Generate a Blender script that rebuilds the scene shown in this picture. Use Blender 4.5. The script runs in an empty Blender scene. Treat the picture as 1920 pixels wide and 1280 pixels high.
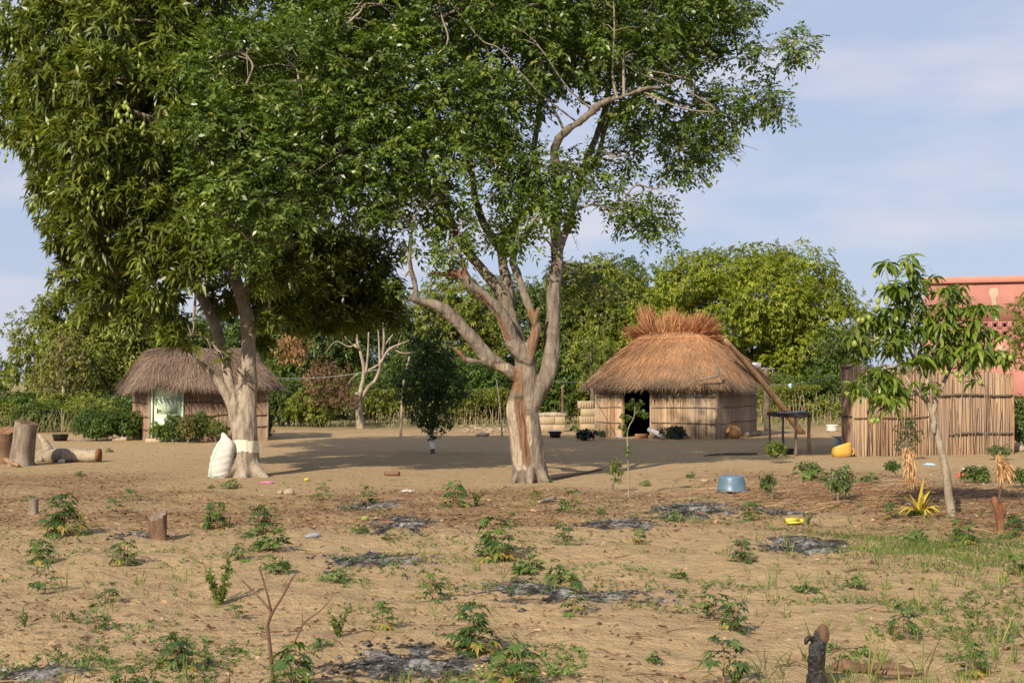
import bpy, math, random
import numpy as np
from mathutils import Vector, Matrix

S = bpy.context.scene
C = S.collection
R = math.radians
random.seed(7)
RNG = np.random.default_rng(7)

# ------------------------------------------------------------------ camera, sky, sun, exposure
FPX, CAMH, HOR = 2400.0, 1.9, 718.0            # focal length in photo pixels, eye height, horizon row
TILT = math.atan((HOR - 640.0) / FPX)
cam_d = bpy.data.cameras.new("camera")
cam_d.sensor_width = 36.0
cam_d.lens = FPX / 1920.0 * 36.0
cam_d.clip_start, cam_d.clip_end = 0.1, 6000.0
cam = bpy.data.objects.new("camera", cam_d)
C.objects.link(cam)
cam.location = (0, 0, CAMH)
cam.rotation_euler = (math.pi / 2 + TILT, 0, 0)
S.camera = cam

SUN_AZ, SUN_EL = R(28), R(33)                  # sun behind the camera, to its left
to_sun = Vector((-math.sin(SUN_AZ) * math.cos(SUN_EL), -math.cos(SUN_AZ) * math.cos(SUN_EL), math.sin(SUN_EL)))
sd = bpy.data.lights.new("sun", 'SUN')
sd.energy, sd.angle, sd.color = 4.6, R(0.55), (1.0, 0.87, 0.69)
sun = bpy.data.objects.new("sun", sd)
C.objects.link(sun)
sun.rotation_euler = to_sun.to_track_quat('Z', 'Y').to_euler()

W = bpy.data.worlds.new("World")
S.world = W
W.use_nodes = True
wn = W.node_tree
wn.nodes.clear()
w_out = wn.nodes.new('ShaderNodeOutputWorld')
w_bg = wn.nodes.new('ShaderNodeBackground')
sky = wn.nodes.new('ShaderNodeTexSky')
sky.sky_type = 'NISHITA'
sky.sun_disc = False
sky.sun_elevation = SUN_EL
sky.sun_rotation = math.pi + SUN_AZ
sky.air_density, sky.dust_density, sky.ozone_density = 1.0, 1.2, 1.0
# thin clouds: soft white veils mixed over the clear sky by direction
tc = wn.nodes.new('ShaderNodeTexCoord')
mp = wn.nodes.new('ShaderNodeMapping')
mp.inputs['Scale'].default_value = (1.6, 1.6, 6.5)
mp.inputs['Location'].default_value = (0.35, 0.0, 0.12)
nz = wn.nodes.new('ShaderNodeTexNoise')
nz.inputs['Scale'].default_value = 2.6
nz.inputs['Detail'].default_value = 7.0
nz.inputs['Roughness'].default_value = 0.5
cr = wn.nodes.new('ShaderNodeValToRGB')
cr.color_ramp.elements[0].position, cr.color_ramp.elements[0].color = 0.46, (0.0, 0.0, 0.0, 1)
cr.color_ramp.elements[1].position, cr.color_ramp.elements[1].color = 0.66, (0.8, 0.8, 0.8, 1)
mx = wn.nodes.new('ShaderNodeMix')
mx.data_type = 'RGBA'
mx.inputs['B'].default_value = (5.6, 5.6, 6.35, 1)
wn.links.new(tc.outputs['Generated'], mp.inputs['Vector'])
wn.links.new(mp.outputs[0], nz.inputs['Vector'])
wn.links.new(nz.outputs['Fac'], cr.inputs[0])
wn.links.new(cr.outputs[0], mx.inputs['Factor'])
veil = wn.nodes.new('ShaderNodeMix')
veil.data_type = 'RGBA'
veil.inputs['Factor'].default_value = 0.80
veil.inputs['B'].default_value = (3.85, 4.45, 6.05, 1)
wn.links.new(sky.outputs[0], veil.inputs['A'])
wn.links.new(veil.outputs['Result'], mx.inputs['A'])
wn.links.new(mx.outputs['Result'], w_bg.inputs[0])
w_bg.inputs[1].default_value = 0.09
wn.links.new(w_bg.outputs[0], w_out.inputs[0])

S.view_settings.view_transform = 'Standard'
S.view_settings.look = 'None'
S.view_settings.exposure = 0.52
S.view_settings.gamma = 1.0
try:
    S.cycles.max_bounces = 6
    S.cycles.transmission_bounces = 3
    S.cycles.use_denoising = True
except Exception:
    pass

# ------------------------------------------------------------------ noise and placing helpers
def _h(ix, iy, iz, seed):
    h = (ix.astype(np.int64) * 374761393 + iy.astype(np.int64) * 668265263 + iz.astype(np.int64) * 1274126177 + seed * 974711) & 0xFFFFFFFF
    h = ((h ^ (h >> 13)) * 1274126177) & 0xFFFFFFFF
    h = h ^ (h >> 16)
    return (h & 0xFFFF) / 32767.5 - 1.0

def vnoise(P, seed=0):
    P = np.asarray(P, float)
    i = np.floor(P).astype(np.int64)
    f = P - i
    f = f * f * (3 - 2 * f)
    x, y, z = i[..., 0], i[..., 1], i[..., 2]
    r = 0
    for dx in (0, 1):
        wx = f[..., 0] if dx else 1 - f[..., 0]
        for dy in (0, 1):
            wy = f[..., 1] if dy else 1 - f[..., 1]
            for dz in (0, 1):
                wz = f[..., 2] if dz else 1 - f[..., 2]
                r = r + wx * wy * wz * _h(x + dx, y + dy, z + dz, seed)
    return r

def fbm(P, seed=0, octs=4):
    P = np.asarray(P, float)
    r, a, s = 0, 1.0, 0
    for k in range(octs):
        r = r + a * vnoise(P * (2.03 ** k) + 17.3 * k, seed + k)
        s += a
        a *= 0.5
    return r / s

def sstep(a, b, x):
    t = np.clip((np.asarray(x, float) - a) / (b - a), 0, 1)
    return t * t * (3 - 2 * t)

def ground_h(x, y):
    x = np.asarray(x, float); y = np.asarray(y, float)
    P = np.stack([x, y, np.zeros_like(x)], -1)
    field = 1 - sstep(19.5, 24.5, y + 1.2 * vnoise(P * 0.35, 5))
    hump = 0.045 * vnoise(P * 1.15, 11) + 0.028 * vnoise(P * 2.6, 12) + 0.012 * vnoise(P * 6.0, 13)
    foot = 0.008 * vnoise(P * 12.0, 14)
    return field * (hump + foot) + 0.012 * vnoise(P * 0.8, 15) * (1 - field)

def G(px, py, z=None):
    """ground point under a photo pixel"""
    d = FPX * CAMH / (py - HOR) * 1.0
    ray = AT(px, py, 1.0) - Vector((0, 0, CAMH))
    t = -CAMH / ray.z
    x, y = ray.x * t, ray.y * t
    return Vector((x, y, float(ground_h(x, y)) if z is None else z))

def AT(px, py, D):
    """point at depth D seen at a photo pixel"""
    u, v = (px - 960.0) / FPX, (640.0 - py) / FPX
    ct, st = math.cos(TILT), math.sin(TILT)
    d = Vector((u, ct - v * st, st + v * ct))
    return Vector((0, 0, CAMH)) + d * (D / d.y)

def ZAT(py, D):
    return AT(960, py, D).z

# ------------------------------------------------------------------ mesh builder
class MB:
    def __init__(s):
        s.V, s.F, s.A, s.n = [], [], [], 0
    def add(s, V, faces, rnd=None):
        V = np.asarray(V, float).reshape(-1, 3)
        for f in (faces if isinstance(faces, list) else [faces]):
            f = np.asarray(f, np.int64)
            if f.size:
                s.F.append(f + s.n)
        s.V.append(V)
        if rnd is None:
            rnd = random.random()
        s.A.append(np.broadcast_to(np.asarray(rnd, float), (len(V),)).copy())
        s.n += len(V)
        return s
    def tube(s, pts, rad, n=8, cap=True, rnd=None, wob=0.0):
        pts = [Vector(p) for p in pts]
        k = len(pts)
        if not hasattr(rad, '__len__'):
            rad = [rad] * k
        V = []
        ref = None
        for i, p in enumerate(pts):
            t = (pts[min(i + 1, k - 1)] - pts[max(i - 1, 0)])
            if t.length < 1e-9: t = Vector((0, 0, 1))
            t.normalize()
            if ref is None:
                ref = t.orthogonal().normalized()
            ref = (ref - t * ref.dot(t))
            if ref.length < 1e-6: ref = t.orthogonal()
            ref.normalize()
            b = t.cross(ref)
            for j in range(n):
                a = 2 * math.pi * j / n
                r = rad[i] * (1 + (random.uniform(-wob, wob) if wob else 0))
                V.append(p + ref * (math.cos(a) * r) + b * (math.sin(a) * r))
        F = []
        for i in range(k - 1):
            for j in range(n):
                j2 = (j + 1) % n
                F.append((i * n + j, i * n + j2, (i + 1) * n + j2, (i + 1) * n + j))
        fs = [np.array(F)]
        V = [tuple(v) for v in V]
        if cap:
            V.append(tuple(pts[0])); V.append(tuple(pts[-1]))
            T = [(len(V) - 2, (j + 1) % n, j) for j in range(n)] + [(len(V) - 1, (k - 1) * n + j, (k - 1) * n + (j + 1) % n) for j in range(n)]
            fs.append(np.array(T))
        return s.add(V, fs, rnd)
    def box(s, c, size, rz=0.0, rnd=None, M=None, bevel=0.0):
        x, y, z = [q / 2 for q in size]
        b = bevel
        if b <= 0:
            V = [(i * x, j * y, k * z) for i in (-1, 1) for j in (-1, 1) for k in (-1, 1)]
            F = [(0, 1, 3, 2), (4, 6, 7, 5), (0, 4, 5, 1), (2, 3, 7, 6), (0, 2, 6, 4), (1, 5, 7, 3)]
            fs = [np.array(F)]
        else:
            # chamfered along the vertical and horizontal edges: three stacked rings
            V = []
            rings = [(-z, b), (-z + b, 0), (z - b, 0), (z, b)]
            for zz, ins in rings:
                X, Y = x - ins, y - ins
                V += [(-X + b, -Y, zz), (X - b, -Y, zz), (X, -Y + b, zz), (X, Y - b, zz), (X - b, Y, zz), (-X + b, Y, zz), (-X, Y - b, zz), (-X, -Y + b, zz)]
            F = []
            for r_ in range(3):
                for j in range(8):
                    F.append((r_ * 8 + j, r_ * 8 + (j + 1) % 8, (r_ + 1) * 8 + (j + 1) % 8, (r_ + 1) * 8 + j))
            fs = [np.array(F), np.array([list(range(7, -1, -1))]), np.array([list(range(24, 32))])]
        Mx = (M or Matrix.Rotation(rz, 3, 'Z'))
        V = [tuple(Mx @ Vector(v) + Vector(c)) for v in V]
        return s.add(V, fs, rnd)
    def lathe(s, prof, c=(0, 0, 0), n=20, rnd=None, M=None, wob=0.0):
        V, F = [], []
        for (r, z) in prof:
            for j in range(n):
                a = 2 * math.pi * j / n
                rr = r * (1 + wob * math.sin(3 * a + z * 9))
                V.append((rr * math.cos(a), rr * math.sin(a), z))
        for i in range(len(prof) - 1):
            for j in range(n):
                F.append((i * n + j, i * n + (j + 1) % n, (i + 1) * n + (j + 1) % n, (i + 1) * n + j))
        Mx = M or Matrix.Identity(3)
        V = [tuple(Mx @ Vector(v) + Vector(c)) for v in V]
        return s.add(V, [np.array(F)], rnd)
    def leaves(s, B, D, L, Wd, droop=0.25, fold=0.12, two=False, rnd=None, up=None):
        """bulk leaves. B base points, D unit directions, L lengths, Wd widths"""
        B = np.asarray(B, float); D = np.asarray(D, float)
        n = len(B)
        if n == 0: return s
        L = np.broadcast_to(np.asarray(L, float), (n,))[:, None]
        Wd = np.broadcast_to(np.asarray(Wd, float), (n,))[:, None]
        D = D / (np.linalg.norm(D, axis=1, keepdims=True) + 1e-9)
        if up is None:
            up = np.array([0, 0, 1.0]) + RNG.normal(0, 0.45, (n, 3))
        sd_ = np.cross(D, up); sd_ /= (np.linalg.norm(sd_, axis=1, keepdims=True) + 1e-9)
        nr = np.cross(sd_, D)
        dz = np.array([0, 0, -1.0])
        dr = np.broadcast_to(np.asarray(droop, float), (n,))[:, None]
        mid = B + D * L * 0.45 + dz * L * dr * 0.2
        l = mid + sd_ * Wd * 0.5 + nr * Wd * fold
        r = mid - sd_ * Wd * 0.5 + nr * Wd * fold
        t = B + D * L * (1 - 0.25 * dr) + dz * L * dr
        if rnd is None:
            rnd = RNG.random(n)
        rnd = np.broadcast_to(np.asarray(rnd, float), (n,))
        if two:
            V = np.stack([B, r, t, l, mid], 1).reshape(-1, 3)
            o = np.arange(n)[:, None] * 5
            F = np.concatenate([o + np.array([[0, 1, 2, 4]]), o + np.array([[0, 4, 2, 3]])])
            return s.add(V, F, np.repeat(rnd, 5))
        V = np.stack([B, r, t, l], 1).reshape(-1, 3)
        F = np.arange(n)[:, None] * 4 + np.array([[0, 1, 2, 3]])
        return s.add(V, F, np.repeat(rnd, 4))
    def mesh(s, name, smooth=False, shift=None, extra=None):
        V = np.concatenate(s.V)
        if shift is not None:
            V = V - np.asarray(shift, float)
        me = bpy.data.meshes.new(name)
        me.vertices.add(len(V))
        me.vertices.foreach_set('co', V.astype(np.float32).ravel())
        lv = np.concatenate([f.ravel() for f in s.F])
        sizes = np.concatenate([np.full(len(f), f.shape[1]) for f in s.F])
        st = np.concatenate([[0], np.cumsum(sizes)[:-1]])
        me.loops.add(len(lv))
        me.loops.foreach_set('vertex_index', lv.astype(np.int32))
        me.polygons.add(len(sizes))
        me.polygons.foreach_set('loop_start', st.astype(np.int32))
        try:
            me.polygons.foreach_set('loop_total', sizes.astype(np.int32))
        except Exception:
            pass
        me.update(calc_edges=True)
        me.validate()
        at = me.attributes.new('rnd', 'FLOAT', 'POINT')
        A = np.concatenate(s.A)
        if len(at.data) == len(A):
            at.data.foreach_set('value', A.astype(np.float32))
        for k, arr in (extra or {}).items():
            a2 = me.attributes.new(k, 'FLOAT', 'POINT')
            a2.data.foreach_set('value', np.asarray(arr, np.float32))
        if smooth:
            me.polygons.foreach_set('use_smooth', np.ones(len(me.polygons), bool))
        return me

def tag(o, label, cat, group=None, kind=None):
    o['label'] = label
    o['category'] = cat
    if group: o['group'] = group
    if kind: o['kind'] = kind
    return o

def thing(name, label, cat, loc=(0, 0, 0), rz=0.0, group=None, scale=1.0):
    o = bpy.data.objects.new(name, None)
    C.objects.link(o)
    o.location = loc
    o.rotation_euler = (0, 0, rz)
    o.scale = (scale, scale, scale)
    o.empty_display_size = 0.1
    return tag(o, label, cat, group)

def link(name, me, m, parent=None):
    o = bpy.data.objects.new(name, me)
    if m is not None:
        me.materials.clear()
        me.materials.append(m)
    C.objects.link(o)
    if parent is not None:
        o.parent = parent
    return o

def root_loc(o):
    v = Vector((0, 0, 0))
    while o is not None:
        v = v + o.location
        o = o.parent
    return v

def part(name, mb, m, parent, smooth=False, world=True, extra=None):
    """one mesh object under its thing; mb holds world coordinates unless world is False"""
    sh = root_loc(parent) if (world and parent is not None) else None
    return link(name, mb.mesh(name, smooth, sh, extra), m, parent)

def solo(name, mb, m, label, cat, group=None, smooth=False, origin=None, kind=None):
    """a thing that is one mesh, its origin at its base"""
    V = np.concatenate(mb.V)
    if origin is None:
        origin = ((V[:, 0].min() + V[:, 0].max()) / 2, (V[:, 1].min() + V[:, 1].max()) / 2, V[:, 2].min())
    o = link(name, mb.mesh(name, smooth, origin), m)
    o.location = origin
    if kind == 'structure':
        o['kind'] = kind
        return o
    return tag(o, label, cat, group, kind)

def spline(pts, k=6):
    P = [np.array(p, float) for p in pts]
    out = []
    for i in range(len(P) - 1):
        p0, p1, p2, p3 = P[max(i - 1, 0)], P[i], P[i + 1], P[min(i + 2, len(P) - 1)]
        for j in range(k):
            t = j / k
            out.append(0.5 * ((2 * p1) + (-p0 + p2) * t + (2 * p0 - 5 * p1 + 4 * p2 - p3) * t * t + (-p0 + 3 * p1 - 3 * p2 + p3) * t ** 3))
    out.append(P[-1])
    return out

def stube(mb, pts, rad, k=5, n=10, **kw):
    """smooth tube through control points with their radii"""
    Q = spline([tuple(p) + (r,) for p, r in zip(pts, rad)], k)
    mb.tube([Vector(q[:3]) for q in Q], [max(0.002, float(q[3])) for q in Q], n, **kw)
    return [q[:3] for q in Q]

def remeshed(mb, voxel, smooth_it=2, name='trunk'):
    """one continuous skin over overlapping tubes"""
    me = mb.mesh(name)
    tmp = bpy.data.objects.new('tmp', me)
    C.objects.link(tmp)
    md = tmp.modifiers.new('r', 'REMESH')
    md.mode, md.voxel_size = 'VOXEL', voxel
    ms = tmp.modifiers.new('s', 'SMOOTH')
    ms.iterations, ms.factor = smooth_it, 0.5
    dg = bpy.context.evaluated_depsgraph_get()
    out = bpy.data.meshes.new_from_object(tmp.evaluated_get(dg))
    bpy.data.objects.remove(tmp)
    return out

def me_arrays(me):
    V = np.empty(len(me.vertices) * 3, np.float32); me.vertices.foreach_get('co', V)
    N = np.empty(len(me.vertices) * 3, np.float32); me.vertices.foreach_get('normal', N)
    return V.reshape(-1, 3).astype(float), N.reshape(-1, 3).astype(float)

def me_finish(me, V, attrs, shift):
    me.vertices.foreach_set('co', (V - np.asarray(shift, float)).astype(np.float32).ravel())
    for k, a in attrs.items():
        at = me.attributes.new(k, 'FLOAT', 'POINT')
        at.data.foreach_set('value', np.asarray(a, np.float32))
    me.polygons.foreach_set('use_smooth', np.ones(len(me.polygons), bool))
    me.update()

# ------------------------------------------------------------------ materials
class NT:
    def __init__(s, name):
        s.m = bpy.data.materials.new(name)
        s.m.use_nodes = True
        s.t = s.m.node_tree
        s.t.nodes.clear()
        s.out = s.n('ShaderNodeOutputMaterial')
        s.b = s.n('ShaderNodeBsdfPrincipled')
        s.l(s.b.outputs[0], s.out.inputs[0])
        s._pos = None
    def n(s, t): return s.t.nodes.new(t)
    def l(s, a, b): s.t.links.new(a, b)
    def pos(s, kind='Object'):
        return s.n('ShaderNodeTexCoord').outputs[kind]
    def scaled(s, v, sc):
        m = s.n('ShaderNodeMapping'); m.inputs['Scale'].default_value = sc
        s.l(v, m.inputs['Vector']); return m.outputs[0]
    def noise(s, scale, detail=4, rough=0.55, v=None, dist=0.0):
        x = s.n('ShaderNodeTexNoise')
        x.inputs['Scale'].default_value = scale; x.inputs['Detail'].default_value = detail
        x.inputs['Roughness'].default_value = rough; x.inputs['Distortion'].default_value = dist
        s.l(v if v is not None else s.pos(), x.inputs['Vector']); return x.outputs['Fac']
    def attr(s, name):
        a = s.n('ShaderNodeAttribute'); a.attribute_name = name; return a.outputs['Fac']
    def ramp(s, fac, stops, interp='LINEAR'):
        r = s.n('ShaderNodeValToRGB'); r.color_ramp.interpolation = interp
        e = r.color_ramp.elements
        while len(e) < len(stops): e.new(0.5)
        for q, (p, c) in zip(e, stops):
            q.position = p
            q.color = (c, c, c, 1) if not hasattr(c, '__len__') else (*c, 1)
        s.l(fac, r.inputs[0]); return r.outputs[0]
    def mix(s, fac, a, b, mode='MIX'):
        m = s.n('ShaderNodeMix'); m.data_type = 'RGBA'; m.blend_type = mode
        for v, key in ((fac, 'Factor'), (a, 'A'), (b, 'B')):
            if hasattr(v, 'is_linked') or hasattr(v, 'links'): s.l(v, m.inputs[key])
            elif key == 'Factor': m.inputs[key].default_value = v
            else: m.inputs[key].default_value = (*v, 1)
        return m.outputs['Result']
    def math(s, op, a, b=None):
        m = s.n('ShaderNodeMath'); m.operation = op
        for i, v in enumerate((a, b)):
            if v is None: continue
            if isinstance(v, (int, float)): m.inputs[i].default_value = v
            else: s.l(v, m.inputs[i])
        return m.outputs[0]
    def bump(s, h, strength=0.5, dist=0.02, prev=None):
        b = s.n('ShaderNodeBump'); b.inputs['Strength'].default_value = strength; b.inputs['Distance'].default_value = dist
        s.l(h, b.inputs['Height'])
        if prev is not None: s.l(prev, b.inputs['Normal'])
        return b.outputs[0]
    def done(s, col=None, rough=0.8, normal=None, spec=0.3, metal=0.0):
        if col is not None:
            if hasattr(col, '__len__'): s.b.inputs['Base Color'].default_value = (*col, 1)
            else: s.l(col, s.b.inputs['Base Color'])
        if isinstance(rough, (int, float)): s.b.inputs['Roughness'].default_value = rough
        else: s.l(rough, s.b.inputs['Roughness'])
        s.b.inputs['Specular IOR Level'].default_value = spec
        s.b.inputs['Metallic'].default_value = metal
        if normal is not None: s.l(normal, s.b.inputs['Normal'])
        return s.m

def leaf_mat(name, stops, rough=0.42, trans=0.3, tint=(1.5, 1.6, 0.55), spec=0.45):
    k = NT(name)
    col = k.ramp(k.attr('rnd'), stops)
    patch = k.ramp(k.noise(0.9, 3, v=k.pos('Object')), [(0.30, 0.62), (0.70, 1.36)])
    col = k.mix(1.0, col, patch, 'MULTIPLY')
    k.done(col, rough, spec=spec)
    tr = k.n('ShaderNodeBsdfTranslucent')
    k.l(k.mix(1.0, col, tint, 'MULTIPLY'), tr.inputs[0])
    ms = k.n('ShaderNodeMixShader')
    ms.inputs[0].default_value = trans
    k.l(k.b.outputs[0], ms.inputs[1]); k.l(tr.outputs[0], ms.inputs[2])
    k.l(ms.outputs[0], k.out.inputs[0])
    return k.m

M = {}
M['mango_leaf'] = leaf_mat('mango_leaf', [(0.0, (0.045, 0.072, 0.010)), (0.45, (0.108, 0.142, 0.019)), (0.85, (0.180, 0.205, 0.030)), (1.0, (0.28, 0.25, 0.06))], 0.40, 0.28)
M['shade_leaf'] = leaf_mat('shade_leaf', [(0.0, (0.042, 0.080, 0.012)), (0.5, (0.096, 0.150, 0.022)), (0.88, (0.165, 0.208, 0.034)), (1.0, (0.27, 0.22, 0.07))], 0.36, 0.30)
M['young_mango_leaf'] = leaf_mat('young_mango_leaf', [(0.0, (0.065, 0.115, 0.015)), (0.6, (0.145, 0.205, 0.026)), (0.92, (0.23, 0.265, 0.045)), (1.0, (0.20, 0.13, 0.05))], 0.38, 0.35)
M['far_mango_leaf'] = leaf_mat('far_mango_leaf', [(0.0, (0.11, 0.155, 0.012)), (0.5, (0.20, 0.245, 0.018)), (0.88, (0.29, 0.29, 0.03)), (1.0, (0.34, 0.24, 0.06))], 0.5, 0.3)
M['far_dark_leaf'] = leaf_mat('far_dark_leaf', [(0.0, (0.045, 0.080, 0.015)), (0.5, (0.085, 0.130, 0.022)), (1.0, (0.15, 0.18, 0.035))], 0.5, 0.28)
M['far_olive_leaf'] = leaf_mat('far_olive_leaf', [(0.0, (0.10, 0.14, 0.018)), (0.5, (0.175, 0.205, 0.028)), (1.0, (0.26, 0.25, 0.045))], 0.55, 0.28)
M['brown_leaf'] = leaf_mat('brown_leaf', [(0.0, (0.13, 0.115, 0.03)), (0.5, (0.19, 0.175, 0.045)), (1.0, (0.17, 0.20, 0.04))], 0.6, 0.22, (1.2, 1.1, 0.8))
M['orange_leaf'] = leaf_mat('orange_leaf', [(0.0, (0.24, 0.13, 0.05)), (1.0, (0.42, 0.25, 0.11))], 0.6, 0.25, (1.2, 1.0, 0.7))
M['russet_leaf'] = leaf_mat('russet_leaf', [(0.0, (0.12, 0.07, 0.035)), (1.0, (0.22, 0.13, 0.065))], 0.65, 0.22, (1.2, 1.0, 0.8))
M['citrus_leaf'] = leaf_mat('citrus_leaf', [(0.0, (0.022, 0.052, 0.008)), (0.6, (0.045, 0.090, 0.013)), (1.0, (0.08, 0.13, 0.02))], 0.42, 0.22)
M['bush_leaf'] = leaf_mat('bush_leaf', [(0.0, (0.05, 0.095, 0.016)), (0.6, (0.085, 0.145, 0.022)), (1.0, (0.14, 0.19, 0.035))], 0.5, 0.3)
M['cassava_leaf'] = leaf_mat('cassava_leaf', [(0.0, (0.035, 0.075, 0.020)), (0.5, (0.075, 0.140, 0.028)), (0.93, (0.145, 0.215, 0.035)), (1.0, (0.40, 0.25, 0.06))], 0.42, 0.32)
M['lime_leaf'] = leaf_mat('lime_leaf', [(0.0, (0.075, 0.125, 0.02)), (1.0, (0.185, 0.22, 0.04))], 0.45, 0.35)
M['dark_plant_leaf'] = leaf_mat('dark_plant_leaf', [(0.0, (0.012, 0.016, 0.012)), (0.7, (0.03, 0.045, 0.025)), (1.0, (0.07, 0.09, 0.05))], 0.4, 0.15)
M['yellow_leaf'] = leaf_mat('yellow_leaf', [(0.0, (0.30, 0.22, 0.03)), (0.5, (0.52, 0.38, 0.045)), (1.0, (0.62, 0.47, 0.09))], 0.5, 0.25, (1.1, 1.1, 0.7))
M['grass_blade'] = leaf_mat('grass_blade', [(0.0, (0.085, 0.14, 0.025)), (0.6, (0.15, 0.20, 0.04)), (1.0, (0.33, 0.28, 0.10))], 0.55, 0.3)
M['weed_leaf'] = leaf_mat('weed_leaf', [(0.0, (0.075, 0.135, 0.04)), (0.6, (0.12, 0.185, 0.045)), (1.0, (0.19, 0.24, 0.05))], 0.5, 0.3)
M['dry_grass'] = leaf_mat('dry_grass', [(0.0, (0.16, 0.16, 0.06)), (0.6, (0.26, 0.23, 0.10)), (1.0, (0.13, 0.16, 0.05))], 0.65, 0.2, (1.1, 1.0, 0.8))
M['straw_husk'] = leaf_mat('straw_husk', [(0.0, (0.42, 0.22, 0.09)), (0.6, (0.58, 0.36, 0.17)), (1.0, (0.68, 0.48, 0.26))], 0.65, 0.2, (1.1, 1.0, 0.8))
M['litter'] = leaf_mat('litter', [(0.0, (0.07, 0.045, 0.025)), (0.35, (0.17, 0.095, 0.05)), (0.7, (0.28, 0.17, 0.09)), (1.0, (0.46, 0.32, 0.19))], 0.7, 0.08, (1.1, 1.0, 0.8), 0.2)

def mat_sand():
    k = NT('sand')
    p = k.pos('Object')
    n1 = k.noise(0.55, 5, 0.6, p)
    n2 = k.noise(4.2, 6, 0.62, p)
    n3 = k.noise(38.0, 4, 0.7, p)
    base = k.ramp(n2, [(0.3, (0.335, 0.240, 0.128)), (0.5, (0.422, 0.308, 0.166)), (0.72, (0.488, 0.362, 0.202))])
    base = k.mix(k.ramp(n1, [(0.35, 0.0), (0.7, 0.55)]), base, (0.40, 0.275, 0.155))
    base = k.mix(k.ramp(n3, [(0.52, 0.0), (0.75, 0.4)]), base, (0.23, 0.145, 0.075))
    sweep = k.noise(3.2, 5, 0.6, k.scaled(p, (0.35, 1.7, 1)), 0.4)
    base = k.mix(k.ramp(sweep, [(0.46, 0.0), (0.66, 0.38)]), base, (0.27, 0.185, 0.105))
    lit = k.attr('litter')
    lmask = k.math('MULTIPLY', lit, k.ramp(k.noise(3.1, 6, 0.7, p), [(0.35, 0.15), (0.62, 1.0)]))
    lcol = k.ramp(k.noise(16.0, 5, 0.75, p), [(0.3, (0.09, 0.055, 0.03)), (0.5, (0.21, 0.12, 0.06)), (0.75, (0.36, 0.22, 0.12))])
    base = k.mix(lmask, base, lcol)
    grn = k.math('MULTIPLY', k.attr('green'), k.ramp(k.noise(1.3, 5, 0.65, p), [(0.38, 0.0), (0.6, 1.0)]))
    base = k.mix(grn, base, (0.13, 0.15, 0.05))
    h = k.math('ADD', k.math('MULTIPLY', n2, 0.5), k.math('ADD', k.math('MULTIPLY', n3, 0.2), k.math('MULTIPLY', k.noise(11.0, 5, 0.6, p), 0.45)))
    nb = k.bump(h, 1.0, 0.13)
    return k.done(base, 0.95, nb, 0.1)
M['sand'] = mat_sand()

def mat_bark(name, c0, c1, c2, scale=7.0, band=False, bump=0.6):
    k = NT(name)
    p = k.pos('Object')
    ps = k.scaled(p, (1, 1, 0.28))
    n1 = k.noise(scale, 6, 0.65, ps)
    n2 = k.noise(2.2, 4, 0.6, p)
    col = k.ramp(n1, [(0.3, c0), (0.52, c1), (0.72, c2)])
    col = k.mix(k.ramp(n2, [(0.5, 0.0), (0.64, 0.6)]), col, tuple(min(1, q * 1.15) for q in c2))
    col = k.mix(k.ramp(k.noise(26, 3, 0.6, p), [(0.6, 0.0), (0.7, 0.6)]), col, tuple(q * 0.6 for q in c0))
    if band:
        grain = k.noise(30.0, 4, 0.6, k.scaled(p, (1, 1, 0.09)))
        pale = k.ramp(grain, [(0.3, (0.20, 0.15, 0.105)), (0.5, (0.36, 0.29, 0.21)), (0.75, (0.47, 0.40, 0.305))])
        red = k.ramp(grain, [(0.3, (0.10, 0.045, 0.022)), (0.5, (0.19, 0.095, 0.05)), (0.75, (0.30, 0.19, 0.11))])
        ed = k.math('ADD', k.math('MULTIPLY', k.noise(9.0, 6, 0.7, k.scaled(p, (1.6, 1.6, .5))), 1.1), -0.3)
        col = k.mix(k.ramp(k.math('ADD', k.attr('peel'), k.math('SUBTRACT', ed, 0.25)), [(0.40, 0.0), (0.60, 0.9)]), col, pale)
        col = k.mix(k.ramp(k.math('ADD', k.attr('red'), k.math('SUBTRACT', ed, 0.25)), [(0.40, 0.0), (0.62, 0.85)]), col, red)
    nb = k.bump(n1, bump, 0.05)
    return k.done(col, 0.9, nb, 0.15)
M['mango_bark'] = mat_bark('mango_bark', (0.15, 0.118, 0.085), (0.30, 0.25, 0.185), (0.40, 0.34, 0.265), 13.0, bump=1.0)
M['shade_bark'] = mat_bark('shade_bark', (0.095, 0.075, 0.057), (0.185, 0.15, 0.115), (0.27, 0.225, 0.172), 10.0, True, bump=0.9)
M['pale_bark'] = mat_bark('pale_bark', (0.17, 0.135, 0.095), (0.29, 0.24, 0.175), (0.40, 0.34, 0.26), 9.0)
M['dark_bark'] = mat_bark('dark_bark', (0.06, 0.05, 0.035), (0.12, 0.095, 0.07), (0.18, 0.15, 0.11), 7.0)
M['pole_wood'] = mat_bark('pole_wood', (0.19, 0.11, 0.058), (0.31, 0.19, 0.10), (0.38, 0.25, 0.14), 14.0, bump=0.3)
M['grey_wood'] = mat_bark('grey_wood', (0.11, 0.085, 0.065), (0.20, 0.16, 0.12), (0.28, 0.23, 0.18), 14.0, bump=0.4)
M['brown_wood'] = mat_bark('brown_wood', (0.075, 0.045, 0.028), (0.14, 0.085, 0.052), (0.21, 0.135, 0.085), 12.0, bump=0.5)
M['red_wood'] = mat_bark('red_wood', (0.11, 0.045, 0.024), (0.20, 0.09, 0.045), (0.29, 0.155, 0.085), 12.0, bump=0.6)
M['char_wood'] = mat_bark('char_wood', (0.008, 0.007, 0.006), (0.02, 0.018, 0.016), (0.05, 0.042, 0.035), 16.0, bump=0.9)
M['char_wood'].node_tree.nodes['Principled BSDF'].inputs['Roughness'].default_value = 0.38
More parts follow.
